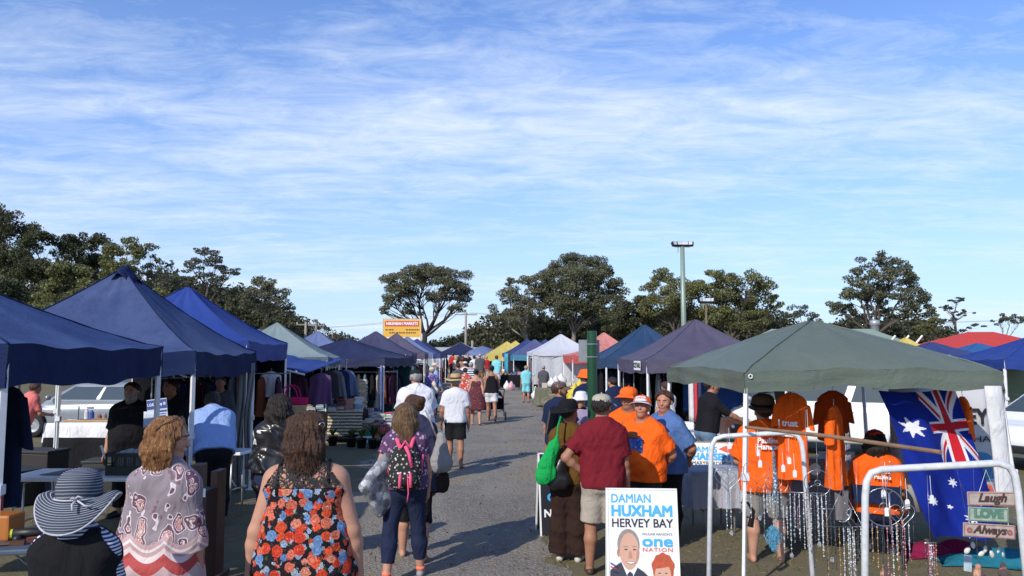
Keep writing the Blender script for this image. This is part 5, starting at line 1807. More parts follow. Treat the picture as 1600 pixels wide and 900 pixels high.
bump(t_, b_, k2, 0.4, 0.004)
STRS = patt_stripe('navy and white striped jersey', (0.62, 0.64, 0.72), (0.018, 0.026, 0.10), 62)
def vest(B, root, v):
	F = top_garment(B, v, 0, 0.50, 0.022, neck=0.045, tank=(0.030, 0.040), seed=9)
	F.mesh('vest', BLACK, root)
root, B = person('woman from behind in a navy brimmed hat with pale ribbon rings and a black vest', 125, 758, 3.95, 4, sk='fair', hair=('short', 'dark'), group=PG, w=1.05, fat=0.35, female=True, garments=[vest], h=1.47,
				 shirt=dict(m=STRS, sleeve=1.7, hem=0.5, loose=0.010, neck=0.04), pants=dict(m=BLACKP), shoes=(DARKSHOE,), arms=('fwd', 'fwd'))
h_ = B.h
M = B.head_matrix() @ Matrix.Scale(1.0, 4)
def warp(x, y, z, r):
	e = max(0, r - 0.098) / 0.115
	a = math.atan2(y, x)
	return x, y * 1.05, z + e * 0.100 * abs(math.cos(a)) ** 2.5 - e * 0.115 * max(0, -math.sin(a)) ** 1.5 + 0.008 * e * math.sin(3 * a)
cr = MB()
cr.lathe([(0.100, 0.028), (0.106, 0.05), (0.106, 0.09), (0.097, 0.125), (0.078, 0.150), (0.048, 0.164), (0.015, 0.170), (0, 0.170)], 36, TR(*B.hc), 0.96, 1.08)
ho = cr.build('hat', HATSTR, root, smooth=True)
for o_ in [ho]:
	o_.data.transform(Matrix.Translation(-Vector(B.hc)))
	o_.location = Vector(B.hc)
br = MB()
br.lathe([(0.182, -0.030), (0.175, -0.018), (0.158, 0.002), (0.136, 0.017), (0.112, 0.027), (0.098, 0.030)], 44, None, 1.0, 1.0, warp)
bo = br.build('brim', HATSTR, ho, smooth=True, thick=0.006)
RIB = cloth('pale grey ribbon', (0.45, 0.46, 0.50))
ed = MB()
ed.tube([Vector(warp(0.183 * math.cos(a), 0.183 * math.sin(a), -0.031, 0.183)) for a in np.linspace(0, 2 * math.pi, 60)[:-1]], 0.0048, 6, closed=True)
ed.build('brim_edge', RIB, ho, smooth=True)
bw = MB()
bw.tube([Vector((0.1045 * math.cos(a), 0.115 * math.sin(a), 0.032)) for a in np.linspace(0, 2 * math.pi, 40)[:-1]], 0.0045, 5, closed=True)
for pts in ([(0.03, -0.118, 0.034), (0.055, -0.135, 0.055), (0.075, -0.125, 0.05), (0.05, -0.117, 0.036)], [(0.04, -0.12, 0.034), (0.035, -0.15, 0.02), (0.045, -0.165, -0.005)], [(0.045, -0.12, 0.034), (0.09, -0.14, 0.012), (0.12, -0.13, 0.01)], [(0.045, -0.12, 0.036), (0.03, -0.14, 0.05), (0.02, -0.13, 0.04)]):
	bw.tube(pts, 0.005, 5)
bw.build('ribbon_bow', RIB, ho, smooth=True)
root, B = person('auburn haired woman in a mauve paisley blouse, looking to the right', 264, 651, 4.75, -8, sk='fair', hair=('bob', 'auburn'), w=0.90, fat=0.22, female=True, yaw=-72, tilt=2,
				 shirt=dict(m=patt_paisley(), name='blouse', sleeve=1.25, hem=0.44, loose=0.012, sl_loose=0.018, flare=0.014, neck=0.044, rip=0.006), pants=dict(m=BLACKP), shoes=(DARKSHOE,), arms=('down', 'down'), legs='step')
sg = MB()
for sd in (-1, 1):
	sg.tube([B.head_pt((sd * 0.006, 0.040, 0.075)), B.head_pt((sd * 0.02, 0.038, 0.082)), B.head_pt((sd * 0.034, 0.028, 0.076)), B.head_pt((sd * 0.03, 0.04, 0.066)), B.head_pt((sd * 0.01, 0.046, 0.068))], 0.0035, 5, closed=True)
	sg.tube([B.head_pt((sd * 0.036, 0.028, 0.075)), B.head_pt((sd * 0.058, -0.01, 0.055)), B.head_pt((sd * 0.058, -0.03, 0.035))], 0.003, 5)
sg.build('sunglasses', DARK, root)
FLOR, LACE = patt_floral(), patt_lace()
def floral_top(B, root, v):
	zc = B.U((0, 0, 0.765))[2] + B.dz
	F = top_garment(B, v, 0, 0.47, 0.012, neck=0.02, tank=(0.040, 0.047), seed=4, flare=0.012, rip=0.006)
	F2 = Field.__new__(Field)
	F2.__dict__.update(F.__dict__)
	F2.D = F.D.copy()
	F.plane(np.array([0, 0, zc]), (0, 0, 1))
	F.mesh('camisole', FLOR, root)
	F2.D += 0.003
	F2.plane(np.array([0, 0, zc]), (0, 0, -1))
	F2.mesh('lace_yoke', LACE, root)
	for sd in (-1, 1):
		sm = MB()
		sm.tube([B.U((sd * 0.080, -0.080, 0.745)) + [0, 0, B.dz], B.U((sd * 0.084, -0.064, 0.79)) + [0, 0, B.dz], B.U((sd * 0.080, -0.040, 0.838)) + [0, 0, B.dz], B.U((sd * 0.078, -0.005, 0.848)) + [0, 0, B.dz], B.U((sd * 0.074, 0.03, 0.83)) + [0, 0, B.dz]], 0.011, 6)
		sm.build('strap', BLACK, root, smooth=True)
root, B = person('long haired woman in a black floral camisole with a crochet lace back', 482, 645, 4.75, 2, sk='fair', hair=('shoulder', 'brown'), w=1.10, fat=0.72, female=True, yaw=-52, tilt=-2, garments=[floral_top],
				 pants=dict(m=JEANS, loose=0.012), shoes=(DARKSHOE,), arms=(((17, -4), (10, 8)), ((17, -2), (8, 12))))
hb = MB()
hb.tube([B.head_pt((0.058 * math.cos(a), 0.020, 0.012 + 0.066 * math.sin(a))) for a in np.linspace(0.3, math.pi - 0.3, 14)], 0.0075, 6)
hb.build('hair_band', cloth('navy hair band', (0.03, 0.05, 0.12)), root, smooth=True)
rb = MB()
rb.tube([B.head_pt((0.062 + 0.003 * math.sin(a), 0.020 + 0.010 * math.cos(a), 0.036 + 0.010 * math.sin(a))) for a in np.linspace(0, 6.28, 12)[:-1]], 0.003, 5, closed=True)
rb.build('band_ring', glossy('silver', (0.7, 0.7, 0.7), 0.2, 1.0), root)
SATIN = glossy('black satin', (0.012, 0.011, 0.013), 0.28, 0.0, 0.0)
SATW = glossy('white satin', (0.62, 0.60, 0.62), 0.35)
def bomber(B, root, v):
	F = top_garment(B, v, 0, 0.56, 0.020, neck=0.044, seed=8, rip=0.010)
	F.mesh('jacket', SATIN, root)
	G = top_garment(B, v, 1.85, 0.56, 0.016, 0.024, neck=0.044, seed=18, rip=0.010)
	x = np.abs(G.ax[0])[:, None, None] + 0 * G.D
	G.D = np.maximum(G.D, (B.sw * B.h * 0.70 - x).astype(np.float32))
	z = G.ax[2][None, None, :] + 0 * G.D
	G.mesh('sleeve', [SATIN, SATW], root, lambda cc: (cc[:, 2] > (B.arms[1]['sh'][2] - 0.10)).astype(int))
	bd = MB()
	zz = B.U((0, 0, 0.555))[2] + B.dz
	for dz_ in (0.0, 0.03):
		bd.tube([(0.178 * math.cos(a), 0.135 * math.sin(a) - 0.005, zz + dz_ + 0.01) for a in np.linspace(0, 6.283, 40)[:-1]], 0.008, 6, closed=True)
	bd.build('waist_stripe', INK_WHITE, root, smooth=True)
root, B = person('dark haired woman in a shiny black satin jacket with white shoulders', 437, 617, 8.0, 6, sk='tan', hair=('curly', 'dark'), w=1.0, fat=0.25, female=True, garments=[bomber], pants=dict(m=NAVYP), shoes=(DARKSHOE,), arms=('fwd', 'hold'), yaw=8)
PURP = patt_blob('purple and white patterned cotton', (0.075, 0.028, 0.085), [(0.42, 0.34, 0.42), (0.14, 0.03, 0.12), (0.36, 0.22, 0.34), (0.05, 0.03, 0.09)], 34, 0.42)
root, BBP = person('wavy haired woman walking with a pink strapped backpack', 634, 632, 7.7, 8, sk='fair', hair=('long', 'honey'), w=1.0, fat=0.28, female=True, yaw=6, tilt=2, shirt=dict(m=PURP, sleeve=0.42, hem=0.52, loose=0.012, sl_loose=0.016),
				   pants=dict(m=NAVYP, loose=0.005, end_loose=0.008, to=1.72), shoes=(GREYSHOE,), arms=(((20, -6), (6, 10)), ((12, 10), (2, 30))), legs=((-9, -14), (9, 2)), spread=5, h=1.63)
BP_ROOT = root
for sd in (-1, 1):
	an = BBP.legs[sd]['an']
	sk_ = MB()
	sk_.tube([an + np.array([0, 0, 0.0]), an + np.array([0, 0, 0.035])], [0.043, 0.046], 10)
	sk_.build('sock', cloth('coral sock', (0.75, 0.20, 0.13)), root, smooth=True)
root, B = person('woman in a loose indigo top walking beside the backpack woman', 648, 615, 8.45, 4, sk='fair', hair=('bun', 'brown'), w=1.02, fat=0.35, female=True, yaw=35, shirt=dict(m=INDIGO, sleeve=0.75, hem=0.42, loose=0.022, sl_loose=0.022, flare=0.02, rip=0.006),
				 pants=dict(m=BLACKP, to=1.2), shoes=(BROWNSAND, 'sandal'), arms=('fwd', 'down'), legs=((14, 0), (-10, -20)))
hb = MB()
hb.tube([B.head_pt((0.056 * math.cos(a), 0.028, 0.016 + 0.058 * math.sin(a))) for a in np.linspace(0.1, math.pi - 0.1, 14)], 0.011, 6)
hb.build('hair_band', cloth('rust hair band', (0.22, 0.07, 0.03)), root, smooth=True)
SHORTB = cloth('black shorts', (0.012, 0.012, 0.014), 0.1, spec=0.2)
def side_stripe(B, root, v):
	s_ = MB()
	for sd in (-1, 1):
		d = B.legs[sd]
		pts = []
		for f in (0.05, 0.35, 0.6, 0.82):
			p = d['hp'] + (d['kn'] - d['hp']) * f
			r = d['r'][0] + (d['r'][1] - d['r'][0]) * f + 0.016 * B.h * (0.8 + f * 0.5)
			pts.append(p + np.array([sd * (r + 0.002), -0.012, 0]))
		s_.tube(pts, 0.011, 5)
	s_.build('side_stripe', INK_WHITE, root, smooth=True)
person('man in a white polo shirt, black shorts and a wide straw hat walking away', 712, 584, 15.2, 2, sk='tan', hair=('short', 'grey'), w=1.0, fat=0.12, shirt=dict(m=WHITEC, sleeve=0.68, hem=0.49, loose=0.012, sl_loose=0.020, rip=0.005), garments=[side_stripe],
	   pants=dict(m=SHORTB, to=0.82, loose=0.014, end_loose=0.026), shoes=(DARKSHOE, 'sandal'), hat_=('straw', STRAW, None, 1.1, DARKB), arms=(((13, -4), (6, 26)), 'down'), legs=((8, -6), (-7, -14)), h=1.72)
person('older man with a dark cap and a creased white shirt bending to the stall', 650, 572, 13.6, 12, sk='red', hair=('short', 'grey'), w=1.08, fat=0.6, lean=14, h=1.86, shirt=dict(m=WHITEC, sleeve=0.8, hem=0.47, loose=0.016, sl_loose=0.024, rip=0.008, flare=0.01), pants=dict(m=JEANS), shoes=(DARKSHOE,),
	   hat_=('cap', cloth('dark green cap', (0.015, 0.022, 0.018))), arms=('fwd', 'hold'))
person('man in a pale blue shirt and cream cap standing by the left stalls', 680, 566, 30, -60, sk='fair', hair=('short', 'grey'), shirt=dict(m=LTBLUE, sleeve=1.8, hem=0.48, loose=0.016), pants=dict(m=NAVYP), shoes=(DARKSHOE,), hat_=('cap', CREAM), yaw=-30, lean=6, arms=('hold', 'fwd'))
person('woman in a cream cap and blue floral blouse holding a beige bag', 675, 573, 27, 20, sk='fair', hair=('short', 'grey'), female=True, fat=0.3, shirt=dict(m=patt_blob('blue and white floral blouse', (0.04, 0.05, 0.25), [(0.5, 0.5, 0.6), (0.3, 0.1, 0.2)], 26), sleeve=0.6, hem=0.48), pants=dict(m=BLACKP), shoes=(DARKSHOE,), hat_=('cap', CREAM), arms=('hold', 'down'))
person('dark haired woman in a strappy wine red sundress with small flowers', 744, 576, 24.5, 4, sk='fair', hair=('bun', 'dark'), female=True, fat=0.15, shirt=dict(m=patt_blob('wine red floral dress', (0.085, 0.012, 0.022), [(0.35, 0.16, 0.16), (0.22, 0.05, 0.06)], 24, 0.24), name='dress', sleeve=0, hem=0.3, skirt=0.27, flare=0.05, tank=(0.075, 0.058), neck=0.03), shoes=(BROWNSAND, 'sandal'), legs=((10, 0), (-10, -22)), arms=('down', 'swing'))
person('tanned woman in a black racerback singlet and white shorts pushing a pram', 768, 570, 26, 2, sk='tan', hair=('bun', 'dark'), female=True, fat=0.1, shirt=dict(m=BLACKP, sleeve=0, hem=0.50, loose=0.008, tank=(0.05, 0.06), neck=0.03), pants=dict(m=WHITEC, to=0.7, end_loose=0.02), shoes=(paint('red sandal', (0.35, 0.05, 0.04), 0.6), 'sandal'), arms=('down', 'push'), legs=((12, 0), (-12, -26)))
CROWD = [
	('man in a red and white floral shirt ahead of the straw hat', 727, 574, 29, 0, dict(m=patt_blob('red and white floral shirt', (0.50, 0.06, 0.04), [(0.7, 0.6, 0.55), (0.6, 0.2, 0.15)], 14, 0.4), sleeve=0.7), NAVYP, ('short', 'dark'), None, {}),
	('grey haired man in a navy and white striped shirt', 736, 565, 33, -4, dict(m=patt_stripe('broad navy and white stripes', (0.65, 0.66, 0.7), (0.02, 0.03, 0.09), 11), sleeve=0.7), BEIGE, ('crop', 'grey'), None, dict(fat=0.4)),
	('person with a white cap and white shirt beyond the striped shirt', 727, 564, 37, 2, dict(m=WHITEC, sleeve=0.7), BLACKP, ('short', 'brown'), ('cap', WHITEC), {}),
	('dark haired man just beyond the straw hat', 716, 567, 32, 3, dict(m=GREYC, sleeve=0.7), JEANS, ('short', 'dark'), None, {}),
	('man with a black top and blue jeans standing at the lane edge', 697, 554, 58, -70, dict(m=BLACKP, sleeve=1.7), JEANS, ('crop', 'grey'), None, {}),
	('person in a violet checked shirt by the far left stall', 689, 556, 60, -40, dict(m=LILAC, sleeve=0.7), BLACKP, ('short', 'dark'), None, {}),
	('stallholder in a pale blue top inside the left stalls', 663, 558, 47, -80, dict(m=LTBLUE, sleeve=0.7), BLACKP, ('short', 'dark'), None, {}),
	('person in a teal top behind the man in black', 705, 556, 62, 10, dict(m=TEALC, sleeve=0.6), BEIGE, ('short', 'brown'), None, {}),
	('person in a bright red top among the far crowd', 708, 551, 59, 0, dict(m=REDC, sleeve=0.7), BLACKP, ('short', 'dark'), None, {}),
	('woman in a cream top among the far crowd', 713, 556, 57, 8, dict(m=CREAM, sleeve=0.5), BLACKP, ('bob', 'blond'), None, dict(female=True)),
	('long dark haired woman in black among the far crowd', 719, 554, 52, 0, dict(m=BLACKP, sleeve=0.6), BLACKP, ('long', 'dark'), None, dict(female=True)),
	('bare shouldered woman in a tan top on the far lane', 723, 556, 50, 2, dict(m=TANC, sleeve=0, tank=(0.06, 0.06)), JEANS, ('bob', 'brown'), None, dict(female=True)),
	('man in a black shirt facing up the lane', 731, 552, 60, 180, dict(m=BLACKP, sleeve=0.7), BEIGE, ('short', 'dark'), None, {}),
	('dark haired person in a white tee shirt walking away', 741, 555, 52, 3, dict(m=WHITEC, sleeve=0.6), JEANS, ('short', 'dark'), None, {}),
	('grey haired man in a dark slate shirt and brown shorts', 750, 552, 50, 0, dict(m=GREYC, sleeve=0.7), TANC, ('crop', 'grey'), None, dict(fat=0.4)),
	('person in a red shirt by the yellow tent', 760, 556, 56, 20, dict(m=REDC, sleeve=0.7), BEIGE, ('short', 'blond'), None, {}),
	('person in an aqua tee shirt and white shorts near the yellow tent', 776, 555, 48, -10, dict(m=AQUA, sleeve=0.7), WHITEC, ('short', 'brown'), None, {}),
	('person in a lilac top at the far end of the lane', 734, 557, 70, 0, dict(m=LILAC, sleeve=0.7), BLACKP, ('short', 'dark'), None, {}),
	('person in a cream hat at the far end of the lane', 726, 558, 74, 180, dict(m=WHITEC, sleeve=0.7), BLACKP, ('short', 'dark'), ('straw', STRAW), {}),
	('person in a coral shirt at the far end of the lane', 744, 558, 72, 180, dict(m=CORALC, sleeve=0.7), BEIGE, ('short', 'dark'), None, {}),
	('person in an olive shirt at the far end of the lane', 716, 559, 75, 0, dict(m=OLIVEC, sleeve=0.7), BLACKP, ('short', 'dark'), None, {}),
	('person in a pale grey shirt at the far end of the lane', 756, 557, 71, 180, dict(m=cloth('pale grey cotton', (0.4, 0.4, 0.42)), sleeve=0.7), JEANS, ('short', 'grey'), None, {}),
	('person in a navy jumper at the far end of the lane', 703, 558, 73, 20, dict(m=NAVYC, sleeve=1.8), BLACKP, ('short', 'dark'), None, {}),
	('child in a pale blue shirt and shorts before the white tent', 822, 571, 36, 6, dict(m=AQUA, sleeve=0.7, loose=0.018), AQUA, ('short', 'blond'), None, dict(legs=((4, 0), (-4, -4)))),
	('man in a charcoal tee shirt and blue shorts carrying a white bag', 849, 570, 35, -20, dict(m=GREYC, sleeve=0.7, loose=0.016), JEANS, ('crop', 'grey'), None, dict(arms=('down', 'fwd'))),
]
for i, (lab, px, top, Y, fc, sh, pm, hr, ht, kw) in enumerate(CROWD):
	kw = dict(kw)
	sh = dict(sh)
	kw.setdefault('legs', ((12, -2), (-11, -24)) if i % 2 else ((-10, -22), (12, 2)))
	if i in (4, 5, 6):
		kw['legs'] = 'stand'
	short = pm in (BEIGE, TANC, AQUA, WHITEC) or i == 24
	kw.setdefault('w', 0.95 + 0.12 * hashf(lab))
	person(lab, px, top, Y, fc, sk=('fair', 'tan', 'red')[i % 3], hair=hr, shirt=sh, pants=dict(m=pm, to=0.95 if short else 1.86, end_loose=0.022 if short else 0.012), shoes=(DARKSHOE,), hat_=ht, **kw)
GR = 'people talking beside the election sign'
BR_SCARF = patt_blob('brown patterned scarf', (0.06, 0.035, 0.02), [(0.2, 0.12, 0.07), (0.03, 0.02, 0.015)], 30)
root, B = person('woman in a black felt hat, mustard jersey and wide brown trousers', 888, 632, 8.35, -14, sk='tan', hair=('short', 'dark'), female=True, w=0.96, yaw=-30, tilt=-4, h=1.60, shirt=dict(m=OLIVEC, sleeve=1.9, hem=0.49, loose=0.014, sl_loose=0.014, rip=0.006), group=GR,
				 pants=dict(m=DARKB, loose=0.020, end_loose=0.050, to=1.93, rip=0.006), shoes=(WHITESHOE,), hat_=('felt', cloth('black felt', (0.010, 0.011, 0.014)), None, 1.08, BLACKP), arms=('hold', 'hold'))
root, B = person('man in a maroon tee shirt with hand on hip, seen from behind', 940, 613, 7.85, -6, sk='tan', hair=('short', 'dark'), w=0.96, fat=0.08, yaw=-22, shirt=dict(m=MAROON, sleeve=0.70, hem=0.485, loose=0.016, sl_loose=0.024, rip=0.006), group=GR, h=1.70,
				 pants=dict(m=BEIGE, to=0.92, loose=0.016, end_loose=0.026), shoes=(BROWNSAND, 'shoe'), hat_=('cap', cloth('washed khaki cap', (0.36, 0.34, 0.27))), arms=('hip', ((8, 0), (6, 16))), spread=2.5)
ORCAP = cloth('orange cap cloth', (0.80, 0.13, 0.02))
def chest_print(B, root, v):
	ch = [p for p in B.torso if p[4] == 'chest'][0]
	z = B.U((0, 0, 0.70))[2] + B.dz
	q = MB()
	fy = ch[0][1] + ch[2] + 0.055 * B.h * (0.4 + 0.6 * B.fat) + 0.022
	def patch(u, v_, du=0.0):
		x = (u - 0.5) * 0.21
		return (x, fy + 0.012 - 1.3 * x * x, z - 0.13 + 0.22 * v_)
	q.sheet(lambda u, w_: patch(u, w_), 8, 6)
	q.build('shirt_print', patt_blob('blue shirt print', (0.05, 0.12, 0.42), [(0.6, 0.55, 0.55), (0.03, 0.05, 0.25), (0.08, 0.2, 0.5)], 38, 0.42), root, smooth=True, thick=0.003)
	q = MB()
	q.sheet(lambda u, w_: (lambda p: (p[0] * 0.55, p[1] + 0.004 + 0.012, p[2] + 0.21 - 0.15 * w_))(patch(u, w_)), 6, 3)
	q.build('shirt_print', paint('rust print', (0.35, 0.10, 0.04), 0.8), root, smooth=True, thick=0.003)
root, B = person('stocky man in an orange tee shirt and orange and white cap, looking down', 1003, 626, 8.6, 142, sk='red', hair=('crop', 'grey'), w=1.0, fat=0.5, yaw=16, tilt=-14, h=1.64, shirt=dict(m=ORANGE, sleeve=0.80, hem=0.47, loose=0.020, sl_loose=0.026, rip=0.007), group=GR, garments=[chest_print],
				 pants=dict(m=cloth('dark camouflage cotton', (0.03, 0.03, 0.028))), shoes=(DARKSHOE,), hat_=('cap', ORCAP, WHITEC, 1.06), arms=('behind', 'behind'))
fp = MB()
Mh = B.head_matrix()
fp.sheet(lambda u, v_: Mh @ Vector((math.sin((u - 0.5) * 1.5) * (0.0625 - 0.012 * v_) * B.h, (0.002 + math.cos((u - 0.5) * 1.5) * (0.0695 - 0.015 * v_)) * B.h, (0.036 + 0.034 * v_) * B.h)), 8, 4)
fpo = fp.build('cap_front', WHITEC, root, smooth=True, thick=0.002)
person('man in an orange tee shirt and orange cap behind the stocky man', 982, 608, 9.35, 165, sk='tan', hair=('crop', 'grey'), w=1.0, fat=0.3, yaw=-20, h=1.70, shirt=dict(m=ORANGE, sleeve=0.80, hem=0.47, loose=0.018, sl_loose=0.024), group=GR, garments=[chest_print], pants=dict(m=BLACKP), shoes=(DARKSHOE,), hat_=('cap', ORCAP, ORCAP, 1.08), arms=('fold', 'hold'))
person('heavy young man in a blue short sleeved shirt with curly dark hair', 1038, 613, 9.1, 118, sk='red', hair=('mop', 'brown'), w=1.02, fat=0.62, yaw=34, h=1.68, shirt=dict(m=BLUESH, sleeve=0.88, hem=0.47, loose=0.018, sl_loose=0.026, rip=0.006), group=GR, pants=dict(m=BLACKP), shoes=(DARKSHOE,), arms=('behind', 'fwd'))
person('bearded man in a navy tee shirt and patterned cap carrying a dark folder', 874, 595, 11.7, -38, sk='tan', beard='brown', hair=('short', 'brown'), w=1.0, yaw=-50, h=1.70, shirt=dict(m=NAVYC, sleeve=0.7, hem=0.48, loose=0.014, sl_loose=0.02), pants=dict(m=BLACKP), shoes=(DARKSHOE,), hat_=('cap', patt_blob('brown patterned cap', (0.10, 0.06, 0.05), [(0.25, 0.18, 0.16), (0.05, 0.03, 0.03)], 40)), arms=('down', 'hold'))
person('child in a white sunhat and lilac top between the talking group and the stalls', 908, 606, 12.6, 170, sk='fair', hair=('short', 'dark'), female=True, shirt=dict(m=LILAC, sleeve=0.7), pants=dict(m=JEANS), shoes=(WHITESHOE,), hat_=('bucket', WHITEC, None, 1.15), v=0.013, h=1.50)
person('person in an orange cap and dark navy jacket left of the green post', 915, 578, 15, 30, sk='fair', hair=('short', 'dark'), shirt=dict(m=NAVYC, sleeve=1.8, loose=0.02), pants=dict(m=BLACKP), shoes=(DARKSHOE,), hat_=('bucket', ORCAP, None, 1.15))
person('person in a navy jacket stooping inside the petrol navy tent', 957, 596, 17, 30, sk='fair', hair=('short', 'dark'), shirt=dict(m=NAVYC, sleeve=1.8, loose=0.022), pants=dict(m=BLACKP), shoes=(DARKSHOE,), lean=25, arms=('fwd', 'fwd'), h=1.7)
person('woman in a white tee shirt under the plum grey tent', 1040, 596, 16, 20, sk='fair', hair=('short', 'brown'), female=True, shirt=dict(m=WHITEC, sleeve=0.6, loose=0.014), pants=dict(m=BLACKP), shoes=(WHITESHOE,), arms=('fwd', 'hold'))
person('person in a black top and blue jeans behind the name board', 1112, 600, 12.6, -75, sk='tan', hair=('short', 'dark'), shirt=dict(m=BLACKP, sleeve=0.9, hem=0.52, loose=0.014), pants=dict(m=cloth('washed blue denim', (0.13, 0.20, 0.30)), loose=0.012), shoes=(BROWNSAND, 'shoe'), arms=('fwd', 'reach'), yaw=-20, lean=8, h=1.74)
root, B = person('stallholder in an orange tee shirt and brown felt hat under the green canopy', 1192, 640, 8.3, -10, sk='fair', hair=('short', 'brown'), w=1.08, fat=0.5, h=1.62, shirt=dict(m=ORANGE, sleeve=0.82, hem=0.44, loose=0.022, sl_loose=0.030, rip=0.008), pants=dict(m=cloth('grey shorts cotton', (0.19, 0.19, 0.18)), to=0.96, end_loose=0.024), shoes=(BROWNSAND, 'sandal'),
				 hat_=('felt', cloth('brown hat felt', (0.11, 0.065, 0.04)), None, 1.3, BLACKP), arms=('hold', 'fwd'), tilt=-4, yaw=10, spread=2)
back_y = -0.125 * 1.62
for i, (bd, z) in enumerate((('Pauline', 1.235), ('Hanson', 1.175))):
	text(bd, 0.075, INK_WHITE, root, TR(0.02, -0.19 - (0.0 if i == 0 else 0.008), z) @ FRONT, 0.002)
cl_ = MB()
cl_.tube([(0.075 * math.cos(a) , 0.075 * math.sin(a) - 0.012, B.hc[2] - 0.115 + 0.02 * math.sin(a)) for a in np.linspace(0, 6.283, 20)[:-1]], 0.018, 6, closed=True)
cl_.build('collar', WHITEC, root, smooth=True)
root, B = person('seated woman in an orange tee shirt and red cap with her back to the lane', 1366, 656, 8.35, -26, sk='tan', hair=('bob', 'dark'), female=True, w=1.05, fat=0.6, h=1.62, cap_add=0.0, legs='sit', shirt=dict(m=ORANGE, sleeve=0.80, hem=0.5, loose=0.018, sl_loose=0.026), pants=dict(m=NAVYP, loose=0.012), shoes=(WHITESHOE,), hat_=('cap', cloth('red cap cloth', (0.42, 0.03, 0.02))), arms=('hold', 'down'), yaw=15)
SEAT = root
for i, (bd, z) in enumerate((('I trust', 0.93), ('Pauline', 0.87))):
	text(bd, 0.055, INK_WHITE, root, TR(0.06, -0.205, z) @ FRONT, 0.001)
person('grey bearded stallholder in black standing behind the white folding table', 207, 597, 10.6, 172, sk='fair', beard='grey', hair=('short', 'dark'), w=1.18, fat=0.6, yaw=8, shirt=dict(m=BLACKP, sleeve=0.8, hem=0.47, loose=0.016, sl_loose=0.022), pants=dict(m=BLACKP), shoes=(DARKSHOE,), arms=('down', ((10, 2), (6, 18))))
root, B = person('man in a light blue shirt and dark trousers stooping over the stall goods', 331, 640, 10.3, 26, sk='fair', hair=('short', 'dark'), w=1.0, fat=0.3, lean=32, h=1.74, cap_add=0, shirt=dict(m=LTBLUE, sleeve=1.8, hem=0.50, loose=0.020, rip=0.008), pants=dict(m=BLACKP), shoes=(DARKSHOE,), arms=('fwd', 'fwd'), tilt=-55)
person('person in a salmon pink top far behind the white posts', 56, 606, 15.5, -30, sk='tan', hair=('short', 'brown'), shirt=dict(m=CORALC, sleeve=0.8, loose=0.02), pants=dict(m=BLACKP), shoes=(DARKSHOE,), arms=('hold', 'hold'), h=1.62, lean=20)
person('person in a dark jacket behind the blue and white notice', 268, 590, 11.6, 150, sk='tan', hair=('short', 'dark'), shirt=dict(m=BLACKP, sleeve=1.8, loose=0.02), pants=dict(m=BLACKP), shoes=(DARKSHOE,), arms=('reach', 'reach'), lean=12)
person('stallholder in dark clothes in the gloom of the royal blue tent', 345, 588, 14.5, 190, sk='tan', hair=('short', 'dark'), shirt=dict(m=GREYC, sleeve=1.7), pants=dict(m=BLACKP), shoes=(DARKSHOE,), arms=('hold', 'hold'))
# ------------------------------------------------------------------ builders for stall goods
def rbox(name, c_, s_, mat, parent, bevel=0.01, M=None):
	q_ = MB()
	q_.box(c_, s_, M)
	return q_.build(name, mat, parent, bevel=bevel)
def table(label, x, y, w, d, h, rz=0, top=WHITE_PLASTIC, leg=GREY_METAL, group=None, thick=0.045, name='folding_table'):
	t = thing(name, label, 'table', (x, y, 0), rz, group)
	rbox('tabletop', (0, 0, h - thick / 2), (w, d, thick), top, t, 0.014)
	for sx in (-1, 1):
		l = MB()
		a, b = sx * (w / 2 - 0.18), sx * (w / 2 - 0.30)
		l.tube([(a, -d / 2 + 0.08, 0.01), (a, -d / 2 + 0.10, h - thick - 0.03), (a, d / 2 - 0.10, h - thick - 0.03), (a, d / 2 - 0.08, 0.01)], 0.013, 6)
		l.tube([(a, -d / 2 + 0.09, 0.25), (a, d / 2 - 0.09, 0.25)], 0.010, 5)
		l.tube([(a, 0, 0.27), (a - sx * 0.35, 0, h - thick)], 0.009, 5)
		l.build('leg', leg, t, smooth=True)
	return t
def tcloth(label, x, y, w, d, h, drop, rz, mat, seed=0, group=None):
	"""cloth over a table: top and four hanging folds"""
	rng = random.Random(seed)
	p_ = [rng.uniform(0, 6) for _ in range(4)]
	t = MB()
	def f(u, v):
		a = u * 4
		i = int(a) % 4
		s = a - int(a)
		cor = [(-w / 2, -d / 2), (w / 2, -d / 2), (w / 2, d / 2), (-w / 2, d / 2)]
		q0, q1 = cor[i], cor[(i + 1) % 4]
		ex, ey = q0[0] + (q1[0] - q0[0]) * s, q0[1] + (q1[1] - q0[1]) * s
		if v <= 0.4:
			k = v / 0.4
			return ex * k, ey * k, h + 0.004
		k = (v - 0.4) / 0.6
		nx, ny = [(0, -1), (1, 0), (0, 1), (-1, 0)][i]
		wv = (0.012 + 0.02 * k) * (1 + math.sin(s * 23 + p_[i]) * k + 0.6 * math.sin(s * 9 + p_[i]) * k)
		return ex + nx * wv, ey + ny * wv, h + 0.004 - drop * k
	t.sheet(f, 112, 10)
	o = t.build('tablecloth', mat, None, smooth=True)
	o.location = (x, y, 0)
	o.rotation_euler = (0, 0, rz)
	return tag(o, label, 'tablecloth', group)
